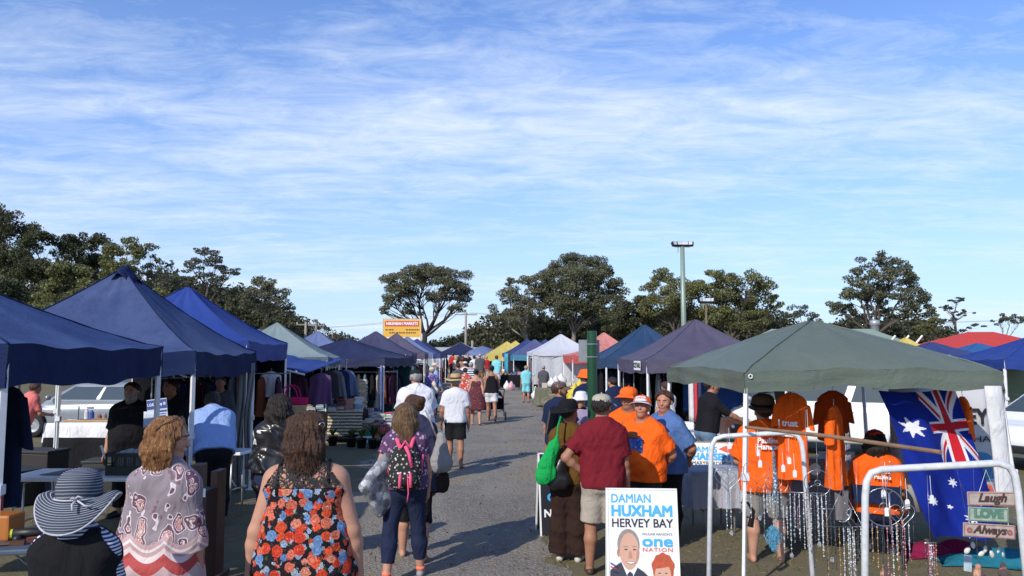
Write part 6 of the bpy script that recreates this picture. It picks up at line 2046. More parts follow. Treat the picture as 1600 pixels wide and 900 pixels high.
def garment(label, p, w, h, mat, kind='shirt', rz=0.0, group='clothes hung in the stalls', seed=0, name='hanging_garment', depth=0.09, hanger=True):
	"""a garment on a hanger; p is the hook"""
	rng = random.Random(seed)
	a = [rng.uniform(0, 6.28) for _ in range(4)]
	t = thing(name, label, 'garment', p, rz, group)
	b = MB()
	nk = 0.10
	def f(u, v):
		an = 2 * math.pi * u
		if v < 0.12:
			k = v / 0.12
			hw = nk * 0.5 + (w / 2 - nk * 0.5) * k ** 0.8
			z = -0.05 - 0.09 * k * (w / 0.5)
			dd = 0.02 + 0.03 * k
		else:
			k = (v - 0.12) / 0.88
			hw = w / 2 * (1 - 0.06 * math.sin(math.pi * k)) * (1 + (0.22 * k if kind == 'dress' else 0.02 * k))
			z = -0.05 - 0.09 * (w / 0.5) - (h - 0.14) * k
			dd = depth * (0.55 + 0.45 * k)
		fold = 1 + (0.22 * math.sin(an * 5 + a[0]) + 0.16 * math.sin(an * 9 + a[1] + 2 * v)) * min(1, v * 2.2) * (1.5 if kind == 'dress' else 1)
		return hw * math.cos(an) * (1 + 0.05 * (fold - 1)), dd * math.sin(an) * fold, z + 0.01 * math.sin(an * 3 + a[2]) * v
	b.sheet(f, 40, 14)
	b.build('fabric', mat, t, smooth=True, weld=True)
	if kind in ('shirt', 'coat'):
		for sd in (-1, 1):
			s_ = MB()
			L = 0.24 if kind == 'shirt' else 0.55
			def g_(u, v, sd=sd, L=L):
				an = 2 * math.pi * u
				x0, z0 = sd * (w / 2 - 0.045), -0.05 - 0.08 * (w / 0.5)
				dx, dz = sd * 0.20, -0.97
				r = 0.085 * (1 - 0.12 * v)
				cx, cz = x0 + dx * L * v, z0 - 0.05 + dz * L * v
				return cx + r * math.cos(an) * 0.9, 0.045 * math.sin(an) * (1 + 0.2 * math.sin(3 * an + a[3])), cz + 0.3 * r * math.cos(an) * sd * -1
			s_.sheet(g_, 20, 6)
			s_.build('sleeve', mat, t, smooth=True)
	if hanger:
		hb_ = MB()
		hb_.tube([(0.0, 0, -0.055), (0.0, 0, -0.03), (0.018, 0, -0.012), (0.012, 0, 0.008), (-0.008, 0, 0.006)], 0.003, 5)
		hb_.tube([(-w * 0.42, 0, -0.12), (0, 0, -0.055), (w * 0.42, 0, -0.12)], 0.006, 5)
		hb_.build('hanger', WHITE_PLASTIC, t)
	return t
def rail(label, x, y, L, h, rz, group='clothes racks in the stalls', mat=GREY_METAL):
	t = thing('clothes_rack', label, 'clothes rack', (x, y, gz(y)), rz, group)
	q_ = MB()
	q_.tube([(-L / 2, 0, h), (L / 2, 0, h)], 0.014, 6)
	q_.build('rail', mat, t)
	for sd in (-1, 1):
		q_ = MB()
		q_.tube([(sd * L / 2, 0, h + 0.03), (sd * L / 2, 0, 0.06), (sd * L / 2, -0.25, 0.02)], 0.013, 5)
		q_.tube([(sd * L / 2, 0, 0.06), (sd * L / 2, 0.25, 0.02)], 0.013, 5)
		q_.build('upright', mat, t)
	return t
GC_COL = [('black', (0.012, 0.012, 0.015)), ('charcoal', (0.035, 0.035, 0.04)), ('dark plum', (0.06, 0.02, 0.045)), ('chocolate brown', (0.07, 0.035, 0.025)), ('navy', (0.015, 0.022, 0.06)), ('rust', (0.20, 0.06, 0.03)), ('grey', (0.16, 0.16, 0.17)), ('cream', (0.42, 0.38, 0.32)), ('wine red', (0.13, 0.015, 0.025)), ('dusty purple', (0.13, 0.06, 0.14)), ('steel blue', (0.10, 0.14, 0.22)), ('white', (0.6, 0.6, 0.62)), ('olive', (0.07, 0.07, 0.03))]
GMAT = {n: cloth('garment ' + n, c_, 0.15, fold=0.7) for n, c_ in GC_COL}
def rack_of(where, x, y, L, h, rz, cols, n, gl=0.85, seed=0, kind='coat'):
	rail('steel clothes rack ' + where, x, y, L, h, rz)
	d = Vector((math.cos(rz), math.sin(rz), 0))
	rng = random.Random(seed)
	for i in range(n):
		o = (i + 0.5) / n - 0.5
		cn = cols[i % len(cols)]
		same = sum(1 for j in range(n) if cols[j % len(cols)] == cn)
		ordn = ['first', 'second', 'third', 'fourth', 'fifth', 'sixth', 'seventh', 'eighth'][i]
		lab = ('%s garment on the rack %s' % (cn, where)) if same == 1 else ('%s %s garment along the rack %s' % (ordn, cn, where))
		p_ = Vector((x, y, h + gz(y) - 0.012)) + d * (o * (L - 0.15))
		garment(lab, p_, 0.42 + 0.1 * rng.random(), gl * rng.uniform(0.85, 1.12), GMAT[cn], kind if rng.random() < 0.6 else 'dress', rz + math.pi / 2 + rng.uniform(-0.25, 0.25), seed=seed * 20 + i, hanger=y < 22)
def tent_wall(T, w, d, eave, side, mat, seed=0, h0=0.05):
	"""cloth wall tied to one side of a tent; the dark ones are added to dim the stall"""
	a, b = w / 2 - 0.03, d / 2 - 0.03
	q_ = MB()
	cor = [(-a, -b), (a, -b), (a, b), (-a, b)]
	i = side
	p0, p1 = cor[i], cor[(i + 1) % 4]
	nx, ny = [(0, -1), (1, 0), (0, 1), (-1, 0)][i]
	def f(u, v):
		wv = 0.035 * math.sin(u * 31 + seed) * (0.3 + 0.7 * v) + 0.02 * math.sin(u * 13 + seed * 2 + 2 * v)
		return p0[0] + (p1[0] - p0[0]) * u - nx * (0.04 - wv * 0.9), p0[1] + (p1[1] - p0[1]) * u - ny * (0.04 - wv * 0.9), eave - 0.05 + (h0 - eave) * v
	q_.sheet(f, 60, 6)
	return q_.build('side_wall', mat, T, smooth=True)
DIMWALLD = cloth('dark navy dimming wall cloth', (0.012, 0.016, 0.035))  # dark sheets added at tent backs and sides to darken the interiors
DIMWALLB = cloth('black dimming wall cloth', (0.008, 0.008, 0.010))
DIMWALLT = cloth('teal dimming wall cloth', (0.02, 0.07, 0.085))
WALLW = cloth('white wall cloth', (0.62, 0.63, 0.66), 0.05, trans=0.3)
tent_wall(T3, 3, 3.1, 2.12, 2, DIMWALLB, 2, 0.3)  # added dark wall, as on the tents below, to deepen the gloom inside
tent_wall(T4, 3, 2.8, 2.08, 3, DIMWALLB, 3)
tent_wall(T5, 3.4, 3.2, 2.06, 2, DIMWALLT, 4)
tent_wall(T5, 3.4, 3.2, 2.06, 3, DIMWALLB, 5)
tent_wall(T6, 3.4, 3.1, 2.1, 3, DIMWALLB, 6)
tent_wall(T6, 3.4, 3.1, 2.1, 2, DIMWALLD, 7)
tent_wall(TN, 3, 3, 2.05, 2, DIMWALLB, 9)
tent_wall(TN, 3, 3, 2.05, 1, DIMWALLB, 10)
tent_wall(TP, 3, 3, 2.04, 1, DIMWALLB, 11)
tent_wall(TW, 3.1, 3, 2.25, 2, WALLW, 12, 0.7)
tent_wall(TW, 3.1, 3, 2.25, 0, WALLW, 13, 0.75)
tent_wall(TR_, 3.0, 2.8, 2.1, 2, WALLW, 14, 0.8)
sd_ = MB()
sd_.sheet(lambda u, v: (1.62 + 0.03 * math.sin(u * 8) , -1.62 + (u - 0.5) * 0.34, 1.82 - v * 1.35), 16, 6)
sd_.build('drape', patt_stripe('white and blue striped drape', (0.62, 0.65, 0.75), (0.05, 0.08, 0.28), 6.5, axis=1), T5, smooth=True, thick=0.006)
cg = at(381, 575, 12.55)
for k, (dx, wd, bt) in enumerate(((-0.02, 0.13, 0.02), (0.11, 0.09, 0.35))):
	q_ = MB()
	q_.sheet(lambda u, v: (dx + (u - 0.5) * wd + 0.02 * math.sin(v * 7 + k), 0.03 * math.sin(u * 9 + v * 3) + 0.05 * k, 1.98 + (bt - 1.98) * v), 10, 16)
	o = q_.build('rolled_curtain', cloth('weathered grey canvas', (0.20, 0.20, 0.20), 0.15), None, smooth=True, thick=0.03)
	o.location = (cg.x, 12.45, 0)
	tag(o, ('wider' if k == 0 else 'narrower') + ' strip of grey canvas hanging from the slate navy tent leg', 'curtain', group='grey canvas strips on the tent leg')
# ------------------------------------------------------------------ left: folding table stall
xa, xb = at(6, 740, 8.95).x, -3.78
WT = table('white folding table with a dark crate on it, behind the ringed hat', (xa + xb) / 2, 9.32, xb - xa, 0.76, 0.745)
pb_ = MB()
for k in range(2):
	pb_.add([Vector((0.05 * k, 0.12 * k, 0.752 + 0.006 * k)) + Vector(q) for q in ((-0.28, -0.13, 0), (0.22, -0.18, 0), (0.30, 0.10, 0.02), (-0.16, 0.13, 0.01))], [(0, 1, 2, 3)])
o = pb_.build('paper_bags', paint('grey paper', (0.20, 0.21, 0.23), 0.8), None, thick=0.008)
o.location = (at(108, 725, 9.2).x, 9.25, 0)
tag(o, 'flat grey paper bags lying on the white folding table', 'paper bags')
def crate(label, x, y, z, w, d, h, mat, rz=0.0, group=None, slots=5, rim=True):
	t = thing('crate', label, 'crate', (x, y, z), rz, group)
	b = MB()
	th = 0.012
	b.box((0, 0, th / 2), (w, d, th))
	for sx in (-1, 1):
		b.box((sx * (w / 2 - th / 2), 0, h * 0.25), (th, d - 2 * th, h * 0.4))
		b.box((0, sx * (d / 2 - th / 2), h * 0.25), (w, th, h * 0.4))
	for k in range(slots + 1):
		x_ = -w / 2 + th / 2 + (w - th) * k / slots
		for sy in (-1, 1):
			b.box((x_, sy * (d / 2 - th / 2), h * 0.66), (th * 1.6, th, h * 0.46))
	for k in range(4):
		y_ = -d / 2 + th / 2 + (d - th) * k / 3
		for sx in (-1, 1):
			b.box((sx * (w / 2 - th / 2), y_, h * 0.66), (th, th * 1.6, h * 0.46))
	b.build('basket', mat, t)
	r = MB()
	for sx in (-1, 1):
		r.box((sx * (w / 2 - th / 2 + 0.004), 0, h), (th * 1.8, d, h * 0.16))
		r.box((0, sx * (d / 2 - th / 2 + 0.004), h - 0.001), (w - 2 * th, th * 1.8, h * 0.16))
	r.build('rim', mat, t)
	return t
cx_ = at(214, 725, 9.3).x
crate('dark green black crate of papers on the white folding table', cx_, 9.3, 0.745, 0.52, 0.40, 0.23, paint('green black plastic', (0.010, 0.018, 0.016), 0.5))
q_ = MB()
for k in range(14):
	q_.box((cx_ - 0.18 + 0.026 * k, 9.32, 0.745 + 0.13 + 0.01 * (k % 3)), (0.004, 0.30, 0.23))
tag(q_.build('file_papers', paint('mixed paper', (0.45, 0.47, 0.46), 0.8)), 'upright papers filed in the dark crate', 'papers')
q_ = MB()
q_.tube([(cx_ - 0.27, 9.12, 0.93), (cx_ - 0.32, 9.10, 1.08)], 0.014, 6)
tag(q_.build('marker_pen', WHITE_PLASTIC), 'white marker pen leaning on the dark crate', 'pen')
T2B = table('low blue topped table with tools, at the left edge below the white table', at(22, 830, 6.4).x - 0.35, 6.55, 1.35, 0.9, 0.62, R(12), paint('worn blue board', (0.075, 0.11, 0.17), 0.6, 0, 0.4, 5), GREY_METAL)
bx, by = T2B.location.x, T2B.location.y
dr = thing('power_drill', 'black power drill with a yellow collar on the low blue table', 'drill', (bx + 0.42, by - 0.05, 0.62), R(20))
MB().tube([(-0.12, 0, 0.06), (0.02, 0, 0.06), (0.10, 0, 0.06), (0.14, 0, 0.06)], [0.035, 0.038, 0.03, 0.012], 10).build('motor_housing', DARK, dr, smooth=True)
MB().tube([(-0.06, 0, 0.045), (-0.08, -0.10, 0.03)], [0.022, 0.025], 8).build('grip', DARK, dr, smooth=True)
MB().tube([(-0.135, 0, 0.06), (-0.12, 0, 0.06)], [0.036, 0.036], 10).build('collar', paint('acid yellow plastic', (0.5, 0.6, 0.05), 0.5), dr)
rbox('tool_box', (0, 0, 0), (0.34, 0.22, 0.20), paint('orange tool case', (0.40, 0.13, 0.02), 0.5), None, 0.02).location = (bx + 0.10, by + 0.02, 0.72)
tag(bpy.data.objects['tool_box'], 'orange tool case standing on the low blue table', 'tool case')
for k, (x_, y_, L, m_) in enumerate(((0.22, -0.3, 0.5, BROWN), (0.35, -0.22, 0.42, paint('rust tool', (0.18, 0.06, 0.03), 0.7)), (0.3, 0.25, 0.45, GREY_METAL))):
	q_ = MB()
	q_.tube([(-L / 2, 0, 0.012), (L / 2, 0.03, 0.012)], 0.011, 6)
	q_.box((L / 2 - 0.03, 0.03, 0.018), (0.10, 0.05, 0.034))
	o = q_.build('hand_tool', m_, None)
	o.location = (bx + x_, by + y_, 0.62)
	o.rotation_euler = (0, 0, R(15 + 20 * k))
	tag(o, ['brown handled hand tool at the front of the low blue table', 'rusty hand tool lying beside the drill', 'grey hand tool at the back of the low blue table'][k], 'tool')
rt = thing('spirit_level', 'red tool with a round yellow vial leaning at the back of the low blue table', 'tool', (bx - 0.12, by + 0.30, 0.62), R(10))
rbox('body', (0, 0, 0.16), (0.16, 0.05, 0.32), paint('red tool enamel', (0.30, 0.035, 0.02), 0.5), rt, 0.012)
MB().lathe([(0.0, 0), (0.03, 0), (0.03, 0.01), (0, 0.01)], 14, TR(0.02, -0.03, 0.19) @ FRONT).build('vial', paint('pale yellow dial', (0.7, 0.62, 0.2), 0.4), rt)
bt = at(146, 655, 15.6)
BT = table('trestle table under a white cloth far behind the bearded stallholder', bt.x, 16.0, 1.75, 0.9, 0.80, R(3), WOOD)
tcloth('white cloth draped over the far trestle table', bt.x, 16.0, 1.8, 0.95, 0.80, 0.36, R(3), WHITE_CLOTH, 4)
for k in range(3):
	q_ = rbox('plank', (0, 0, 0.02), (1.3 - 0.2 * k, 0.12, 0.035), WOOD if k != 1 else BROWN, None, 0.004)
	q_.location = (bt.x + 0.1 * k, 15.75 + 0.16 * k, 0.80 + 0.008)
	q_.rotation_euler = (0, 0, R(4 - 3 * k))
	tag(q_, ['long pale plank at the front of the white clothed table', 'brown plank in the middle of the white clothed table', 'shortest pale plank on the white clothed table'][k], 'plank')
for k, (cn, cc, hh) in enumerate((('white', (0.6, 0.6, 0.6), 0.22), ('blue', (0.05, 0.10, 0.35), 0.2), ('rusty', (0.3, 0.12, 0.05), 0.12), ('grey', (0.25, 0.25, 0.26), 0.14), ('cream', (0.5, 0.45, 0.35), 0.16), ('black', (0.02, 0.02, 0.02), 0.13))):
	q_ = MB()
	q_.lathe([(0.0, 0), (0.045, 0), (0.045, hh * 0.75), (0.03, hh * 0.85), (0.02, hh), (0, hh)], 12)
	o = q_.build('paint_tin', paint(cn + ' tin', cc, 0.4), None, smooth=False)
	o.location = (bt.x - 0.45 + 0.13 * k, 16.2 - 0.05 * (k % 2), 0.806)
	tag(o, cn + ' bottle or tin on the far white clothed table', 'tin', 'tins on the far table')
q_ = MB()
q_.sheet(lambda u, v: ((u - 0.5) * 1.5, -0.03 - 0.12 * v + 0.02 * math.sin(u * 14), 0.62 - 0.6 * v), 16, 6)
o = q_.build('dark_tarpaulin', BLACK, None, smooth=True, thick=0.01)
o.location = (bt.x + 0.4, 14.6, 0)
tag(o, 'dark tarpaulin screen in front of the white clothed table', 'tarpaulin')
for k, (px_, Y_, w_, h_, cc, lab) in enumerate(((30, 11.5, 0.6, 0.45, (0.014, 0.014, 0.016), 'black storage box on the ground behind the white folding table'), (62, 12.4, 0.7, 0.62, (0.022, 0.016, 0.014), 'dark brown storage box behind the black one'), (100, 11.8, 0.5, 0.36, (0.02, 0.03, 0.06), 'dark blue storage box below the far white cloth'), (172, 12.2, 0.6, 0.5, (0.03, 0.03, 0.03), 'black lidded box behind the bearded stallholder'))):
	o = rbox('storage_box', (0, 0, h_ / 2), (w_, 0.45, h_), paint('box finish %d' % k, cc, 0.6, 0, 0.2), None, 0.02)
	rbox('lid', (0, 0, h_ + 0.02), (w_ + 0.03, 0.48, 0.045), paint('box finish %d' % k, cc, 0.6), o, 0.012)
	o.location = (at(px_, 690, Y_).x, Y_, 0.001)
	o.rotation_euler = (0, 0, R(9 * k - 20))
	tag(o, lab, 'box', 'storage boxes behind the left tables')
nt = at(246, 640, 9.85)
no = thing('notice', 'blue and white price notice tied to the tent leg by the bearded stallholder', 'notice', (nt.x, 9.85, 0), R(-12))
no.rotation_euler = (0, R(-7), R(-10))
no.location.z = nt.z
rbox('card', (0, 0, 0), (0.27, 0.006, 0.26), paint('pale notice card', (0.55, 0.60, 0.70), 0.6), no, 0)
rbox('blue_band', (0, -0.005, 0.065), (0.262, 0.005, 0.11), paint('blue notice ink', (0.03, 0.07, 0.30), 0.6), no, 0)
rbox('blue_band', (0.05, -0.005, -0.022), (0.16, 0.005, 0.022), paint('blue notice ink', (0.03, 0.07, 0.30), 0.6), no, 0)
text('L.O.K Galaxy 10', 0.05, INK_WHITE, no, TR(0, -0.0095, 0.065) @ FRONT, 0.001, width=0.24)
for k in range(3):
	rbox('text_line', (0.05, -0.005, -0.055 - 0.025 * k), (0.14 - 0.02 * k, 0.004, 0.010), paint('blue notice ink', (0.03, 0.07, 0.30), 0.6), no, 0)
q_ = MB()
q_.sheet(lambda u, v: ((u - 0.5) * 0.14, 0.006 * math.sin(u * 4), -0.20 * v), 5, 5)
o = q_.build('paper_sheet', paint('pale blue paper', (0.50, 0.58, 0.68), 0.7), None, smooth=True, thick=0.002)
o.location = (at(234, 640, 9.8).x, 9.80, nt.z - 0.02)
tag(o, 'plain pale paper sheet hanging below the blue and white notice', 'paper')
for k, (px_, Y_, w_, h_) in enumerate(((322, 7.4, 0.15, 0.86), (340, 7.75, 0.09, 0.98), (308, 8.0, 0.14, 1.0))):
	t = thing('display_board', ['narrow brown wooden board with white price tags beside the paisley blouse', 'brown wooden board nearest the white bag', 'brown wooden board half behind the paisley blouse'][k], 'board', (at(px_, 800, Y_).x, Y_, 0), R(4 * k - 5), 'brown wooden boards')
	rbox('panel', (0, 0, h_ / 2 + 0.02), (w_ * 0.75, 0.22, h_), BROWN if k != 0 else paint('very dark stained wood', (0.035, 0.016, 0.012), 0.5), t, 0.006)
	rbox('foot', (0, 0, 0.02), (w_ + 0.06, 0.34, 0.04), BROWN, t, 0.006)
	if k == 0:
		for dz_ in (0.42, 0.47, 0.86):
			rbox('price_tag', (0.01 + 0.05 * (dz_ - 0.44), -0.115, dz_), (0.028, 0.004, 0.075), INK_WHITE, t, 0)
f_ = Field((-0.25, -0.2, 0), (0.25, 0.2, 0.45), 0.02)
f_.add((-0.06, 0, 0.12), (0.06, 0, 0.12), 0.13, 0.13, 0.05)
f_.add((0, 0, 0.2), (0, 0, 0.36), 0.10, 0.02, 0.06)
f_.ripple(0.006, 22, 3)
o = f_.mesh('plastic_bag', WHITE_PLASTIC, None)
o.location = (at(332, 760, 11.4).x, 11.4, 0)
tag(o, 'knotted white plastic bag on the ground by the grey canvas strips', 'bag')
table('small white table behind the stooping man', at(350, 690, 11.2).x, 11.3, 0.7, 0.5, 0.78, R(-10))
GLASSV = glass('car window glass', (0.05, 0.065, 0.07))
TYRE = paint('tyre rubber', (0.015, 0.015, 0.016), 0.85)
RIM = paint('alloy wheel', (0.42, 0.43, 0.45), 0.35, 0.6)
def vehicle(label, cat, name, x, y, rz, L, W, H, low, roof, paintm, wheels, wr=0.31, glassy=(0.08, 0.92)):
	"""low: side outline of the body, roof: four side points of the cabin (rear foot, rear top, front top, front foot)"""
	t = thing(name, label, cat, (x, y, gz(y)), rz)
	f = Field((-L / 2 - .05, -W / 2 - .05, 0.1), (L / 2 + .05, W / 2 + .05, H + .05), 0.055)
	X, Y_, Z = f.ax[0][:, None, None], f.ax[1][None, :, None], f.ax[2][None, None, :]
	def inside_poly(poly):
		d = None
		n = len(poly)
		sgn = 1 if sum(poly[i][0] * poly[(i + 1) % n][1] - poly[(i + 1) % n][0] * poly[i][1] for i in range(n)) > 0 else -1
		for i in range(n):
			(x0, z0), (x1, z1) = poly[i], poly[(i + 1) % n]
			l = math.hypot(x1 - x0, z1 - z0)
			nx, nz = sgn * (z1 - z0) / l, -sgn * (x1 - x0) / l
			e = (X - x0) * nx + (Z - z0) * nz
			if d is None:
				d = e
			else:
				k = 0.09
				h_ = np.maximum(k - np.abs(d - e), 0) / k
				d = np.maximum(d, e) + h_ * h_ * k / 4
		return d
	def smax(a, b, k):
		h_ = np.maximum(k - np.abs(a - b), 0) / k
		return np.maximum(a, b) + h_ * h_ * k / 4
	side = np.abs(Y_) - (W / 2 - 0.10 * np.maximum(0, np.abs(X) / (L / 2) - 0.55) ** 2 * 4)
	lowf = smax(inside_poly(low), side + 0 * Z, 0.12)
	taper = np.abs(Y_) - (W / 2 - 0.05 - 0.26 * np.clip((Z - low[1][1] - 0.1) / (H - low[1][1]), 0, 1))
	cab = smax(inside_poly(roof), taper + 0 * X, 0.10)
	D = np.minimum(lowf, cab)
	for wx in wheels:
		for_w = np.sqrt((X - wx) ** 2 + (Z - wr) ** 2) - (wr + 0.06)
		D = np.maximum(D, -np.maximum(for_w + 0 * Y_, (W / 2 - 0.26) - np.abs(Y_) + 0 * X))
	f.D = D.astype(np.float32)
	f.mesh('body', paintm, t)
	(ax, az), (bx_, bz), (cx__, cz), (dx_, dz_) = roof
	zb, zt_ = max(az, low[1][1]) + 0.10, bz - 0.10
	def yat(z):
		return W / 2 - 0.05 - 0.26 * min(1, max(0, (z - low[1][1] - 0.1) / (H - low[1][1])))
	def xr(z):
		return ax + (bx_ - ax) * (z - az) / (bz - az)
	def xf(z):
		return dx_ + (cx__ - dx_) * (z - dz_) / (cz - dz_)
	for sd in (-1, 1):
		for (u0, u1) in ((glassy[0], 0.47), (0.51, glassy[1])):
			q_ = MB()
			P4 = []
			for z, u in ((zb, u0), (zb, u1), (zt_, u1), (zt_, u0)):
				P4.append((xr(z) + (xf(z) - xr(z)) * u, sd * (yat(z) + 0.006), z))
			P8 = P4 + [(a, b - sd * 0.02, c__) for a, b, c__ in P4]
			q_.add(P8, [(0, 1, 2, 3), (7, 6, 5, 4), (0, 4, 5, 1), (1, 5, 6, 2), (2, 6, 7, 3), (3, 7, 4, 0)])
			q_.build('window', GLASSV, t)
	for fn, sg, nm in ((xf, 1, 'windscreen'), (xr, -1, 'rear_window')):
		q_ = MB()
		P4 = [(fn(z) + sg * 0.012, s_ * (yat(z) - 0.10), z) for z, s_ in ((zb, -1), (zb, 1), (zt_, 1), (zt_, -1))]
		P8 = P4 + [(a - sg * 0.02, b, c__) for a, b, c__ in P4]
		q_.add(P8, [(0, 1, 2, 3), (7, 6, 5, 4), (0, 4, 5, 1), (1, 5, 6, 2), (2, 6, 7, 3), (3, 7, 4, 0)])
		q_.build(nm, GLASSV, t)
	for wx in wheels:
		for sd in (-1, 1):
			M = TR(wx, sd * (W / 2 - 0.10), wr) @ Matrix.Rotation(R(90), 4, 'X')
			q_ = MB()
			q_.lathe([(wr * 0.6, -0.09), (wr * 0.93, -0.10), (wr, -0.06), (wr, 0.06), (wr * 0.93, 0.10), (wr * 0.6, 0.09)], 24, M)
			wh = q_.build('wheel', TYRE, t, smooth=True)
			q_ = MB()
			q_.lathe([(0, -0.07), (wr * 0.2, -0.08), (wr * 0.5, -0.05), (wr * 0.62, -0.085), (wr * 0.62, 0.085), (wr * 0.5, 0.05), (wr * 0.2, 0.08), (0, 0.07)], 20, M)
			q_.build('rim', RIM, wh, smooth=True)
	xh = max(p_[0] for p_ in low)
	zl = low[1][1]
	for sd in (-1, 1):
		rbox('headlight', (xh - 0.10, sd * (W / 2 - 0.26), zl - 0.22), (0.2, 0.30, 0.16), glossy('lamp lens', (0.5, 0.52, 0.55), 0.15), t, 0.04)
		rbox('tail_light', (-xh + 0.07, sd * (W / 2 - 0.20), zl - 0.15), (0.14, 0.22, 0.22), paint('red lens', (0.35, 0.02, 0.02), 0.2), t, 0.04)
		rbox('door_handle', (-0.25, sd * (W / 2 + 0.005), zl - 0.10), (0.18, 0.025, 0.03), paintm, t, 0.006)
		mm = MB()
		mm.ball((xf(zb) - 0.15, sd * (W / 2 + 0.10), zb + 0.05), (0.07, 0.10, 0.07), 8, 6)
		mm.build('wing_mirror', paintm, t, smooth=True)
	rbox('bumper', (xh - 0.05, 0, 0.42), (0.14, W * 0.86, 0.14), DARK, t, 0.03)
	rbox('door_seam', (0.05, W / 2 - 0.0, zl - 0.33), (0.012, 0.02, 0.55), DARK, t, 0)
	rbox('door_seam', (0.05, -W / 2 + 0.0, zl - 0.33), (0.012, 0.02, 0.55), DARK, t, 0)
	return t
WHITEP = glossy('white car enamel', (0.72, 0.73, 0.74), 0.25, 0.0, 0.5)
SILV = glossy('silver car enamel', (0.27, 0.29, 0.31), 0.28, 0.35, 0.5)
vehicle('silver grey hatchback parked behind the left tents', 'car', 'parked_hatchback', at(142, 620, 21).x, 21.5, R(176), 4.1, 1.72, 1.42,
		[(-2.0, 0.25), (-2.05, 0.88), (1.9, 0.78), (2.03, 0.5), (1.95, 0.25)], [(-1.9, 0.8), (-1.35, 1.40), (0.25, 1.42), (1.25, 0.8)], SILV, (-1.25, 1.28))
vehicle('white van parked behind the hanging orange shirts', 'van', 'parked_van', at(1312, 640, 16.8).x + 0.3, 17.4, R(150), 4.6, 1.75, 2.12,
		[(-2.25, 0.28), (-2.28, 1.05), (2.2, 0.98), (2.28, 0.6), (2.2, 0.28)], [(-2.24, 0.9), (-2.15, 2.12), (1.2, 2.12), (2.05, 0.95)], WHITEP, (-1.35, 1.35), 0.32, (0.05, 0.95))
vehicle('white car at the right edge beside the white wrapped canopy leg', 'car', 'parked_car', at(1568, 640, 15).x + 1.75, 15.6, R(205), 4.4, 1.78, 1.48,
		[(-2.15, 0.25), (-2.2, 0.92), (2.05, 0.84), (2.2, 0.55), (2.1, 0.25)], [(-1.95, 0.85), (-1.35, 1.46), (0.3, 1.48), (1.35, 0.85)], WHITEP, (-1.35, 1.35), 0.33)
# ------------------------------------------------------------------ left: clothes, books, plants
wd = at(421, 583, 15.6)
garment('white sleeveless dress hung under the royal blue awning', (wd.x, 15.7, wd.z + 0.08), 0.40, 0.56, cloth('white frilled cotton', (0.66, 0.64, 0.70)), 'dress', R(6), seed=3, depth=0.10)
bgp = at(452, 640, 15.2)
bg = thing('tote_bag', 'hot pink and straw tote bag hanging under the awning', 'bag', (bgp.x, 15.3, at(452, 622, 15.2).z - 0.52), R(-6))
q_ = MB()
q_.sheet(lambda u, v: ((0.20 + 0.13 * v) * math.cos(2 * math.pi * u), 0.09 * math.sin(2 * math.pi * u), 0.40 * v), 24, 4)
q_.build('basket_body', paint('woven straw', (0.50, 0.35, 0.17), 0.8), bg, smooth=True, thick=0.006)
q_ = MB()
q_.sheet(lambda u, v: ((0.332 + 0.012 * v) * math.cos(2 * math.pi * u), 0.095 * math.sin(2 * math.pi * u), 0.39 + 0.14 * v), 24, 3)
q_.build('pink_band', cloth('hot pink cloth', (0.50, 0.02, 0.10)), bg, smooth=True, thick=0.006)
for sy in (-1, 1):
	q_ = MB()
	q_.tube([(0.16 * math.cos(a), 0.09 * sy, 0.52 + 0.24 * math.sin(a)) for a in np.linspace(0, math.pi, 10)], 0.012, 5)
	q_.build('handle', cloth('hot pink cloth', (0.50, 0.02, 0.10)), bg)
pdp = at(500, 583, 17.6)
garment('long dusty purple dress hung at the awning corner', (pdp.x, 17.7, pdp.z + 0.05), 0.46, 0.74, GMAT['dusty purple'], 'dress', R(10), seed=5, depth=0.14)
for k, (px_, cn, Yk, L) in enumerate(((480, 'black', 18.4, 0.8), (462, 'dark plum', 17.2, 0.7), (514, 'charcoal', 19.2, 0.75), (524, 'grey', 19.4, 0.7), (533, 'navy', 19.7, 0.75), (541, 'steel blue', 20.0, 0.7), (435, 'wine red', 16.2, 0.6), (398, 'black', 16.9, 0.8))):
	pk_ = at(px_, 580, Yk)
	garment(cn + ' garment hung under the royal blue awning' + (' nearest the white dress' if k == 7 else ' beside the purple dress' if k == 0 else ''), (pk_.x, Yk, 1.80), 0.42, L, GMAT[cn], 'coat' if k % 2 else 'dress', R(20 * (k % 3) - 20), seed=50 + k)
bx0, bx1 = at(455, 640, 19.6).x, at(566, 640, 19.6).x
table('black trestle table stacked with second-hand books', (bx0 + bx1) / 2, 20.0, bx1 - bx0, 0.85, 0.74, R(2), DARK)
tcloth('black cloth over the book table', (bx0 + bx1) / 2, 20.0, bx1 - bx0 + 0.02, 0.87, 0.742, 0.6, R(2), BLACK, 7)
mx = at(538, 655, 19.3)
q_ = MB()
q_.sheet(lambda u, v: ((u - 0.5) * 0.84, -0.10 * v + 0.02 * math.sin(u * 9 + v * 3), 0.78 - 0.62 * v + 0.05 * u * v), 30, 20)
o = q_.build('wicker_mat', None, None, smooth=True, thick=0.012)
m_, t_, b_ = mat_new('woven seagrass')
co = t_.coord('Object')
xx, yy, zz_ = t_.sep(co)
wv_ = t_.math('MULTIPLY', t_.math('SINE', t_.math('ADD', t_.math('MULTIPLY', zz_, 84.0), t_.math('MULTIPLY', t_.math('SINE', t_.math('MULTIPLY', xx, 110.0)), 0.5))), 0.5)
t_.link(t_.ramp(t_.math('ADD', wv_, t_.math('MULTIPLY', t_.noise(co, 24, 3), 0.9)), [(0.05, (0.07, 0.05, 0.03)), (0.5, (0.36, 0.30, 0.20)), (0.95, (0.58, 0.52, 0.40))]), b_.inputs['Base Color'])
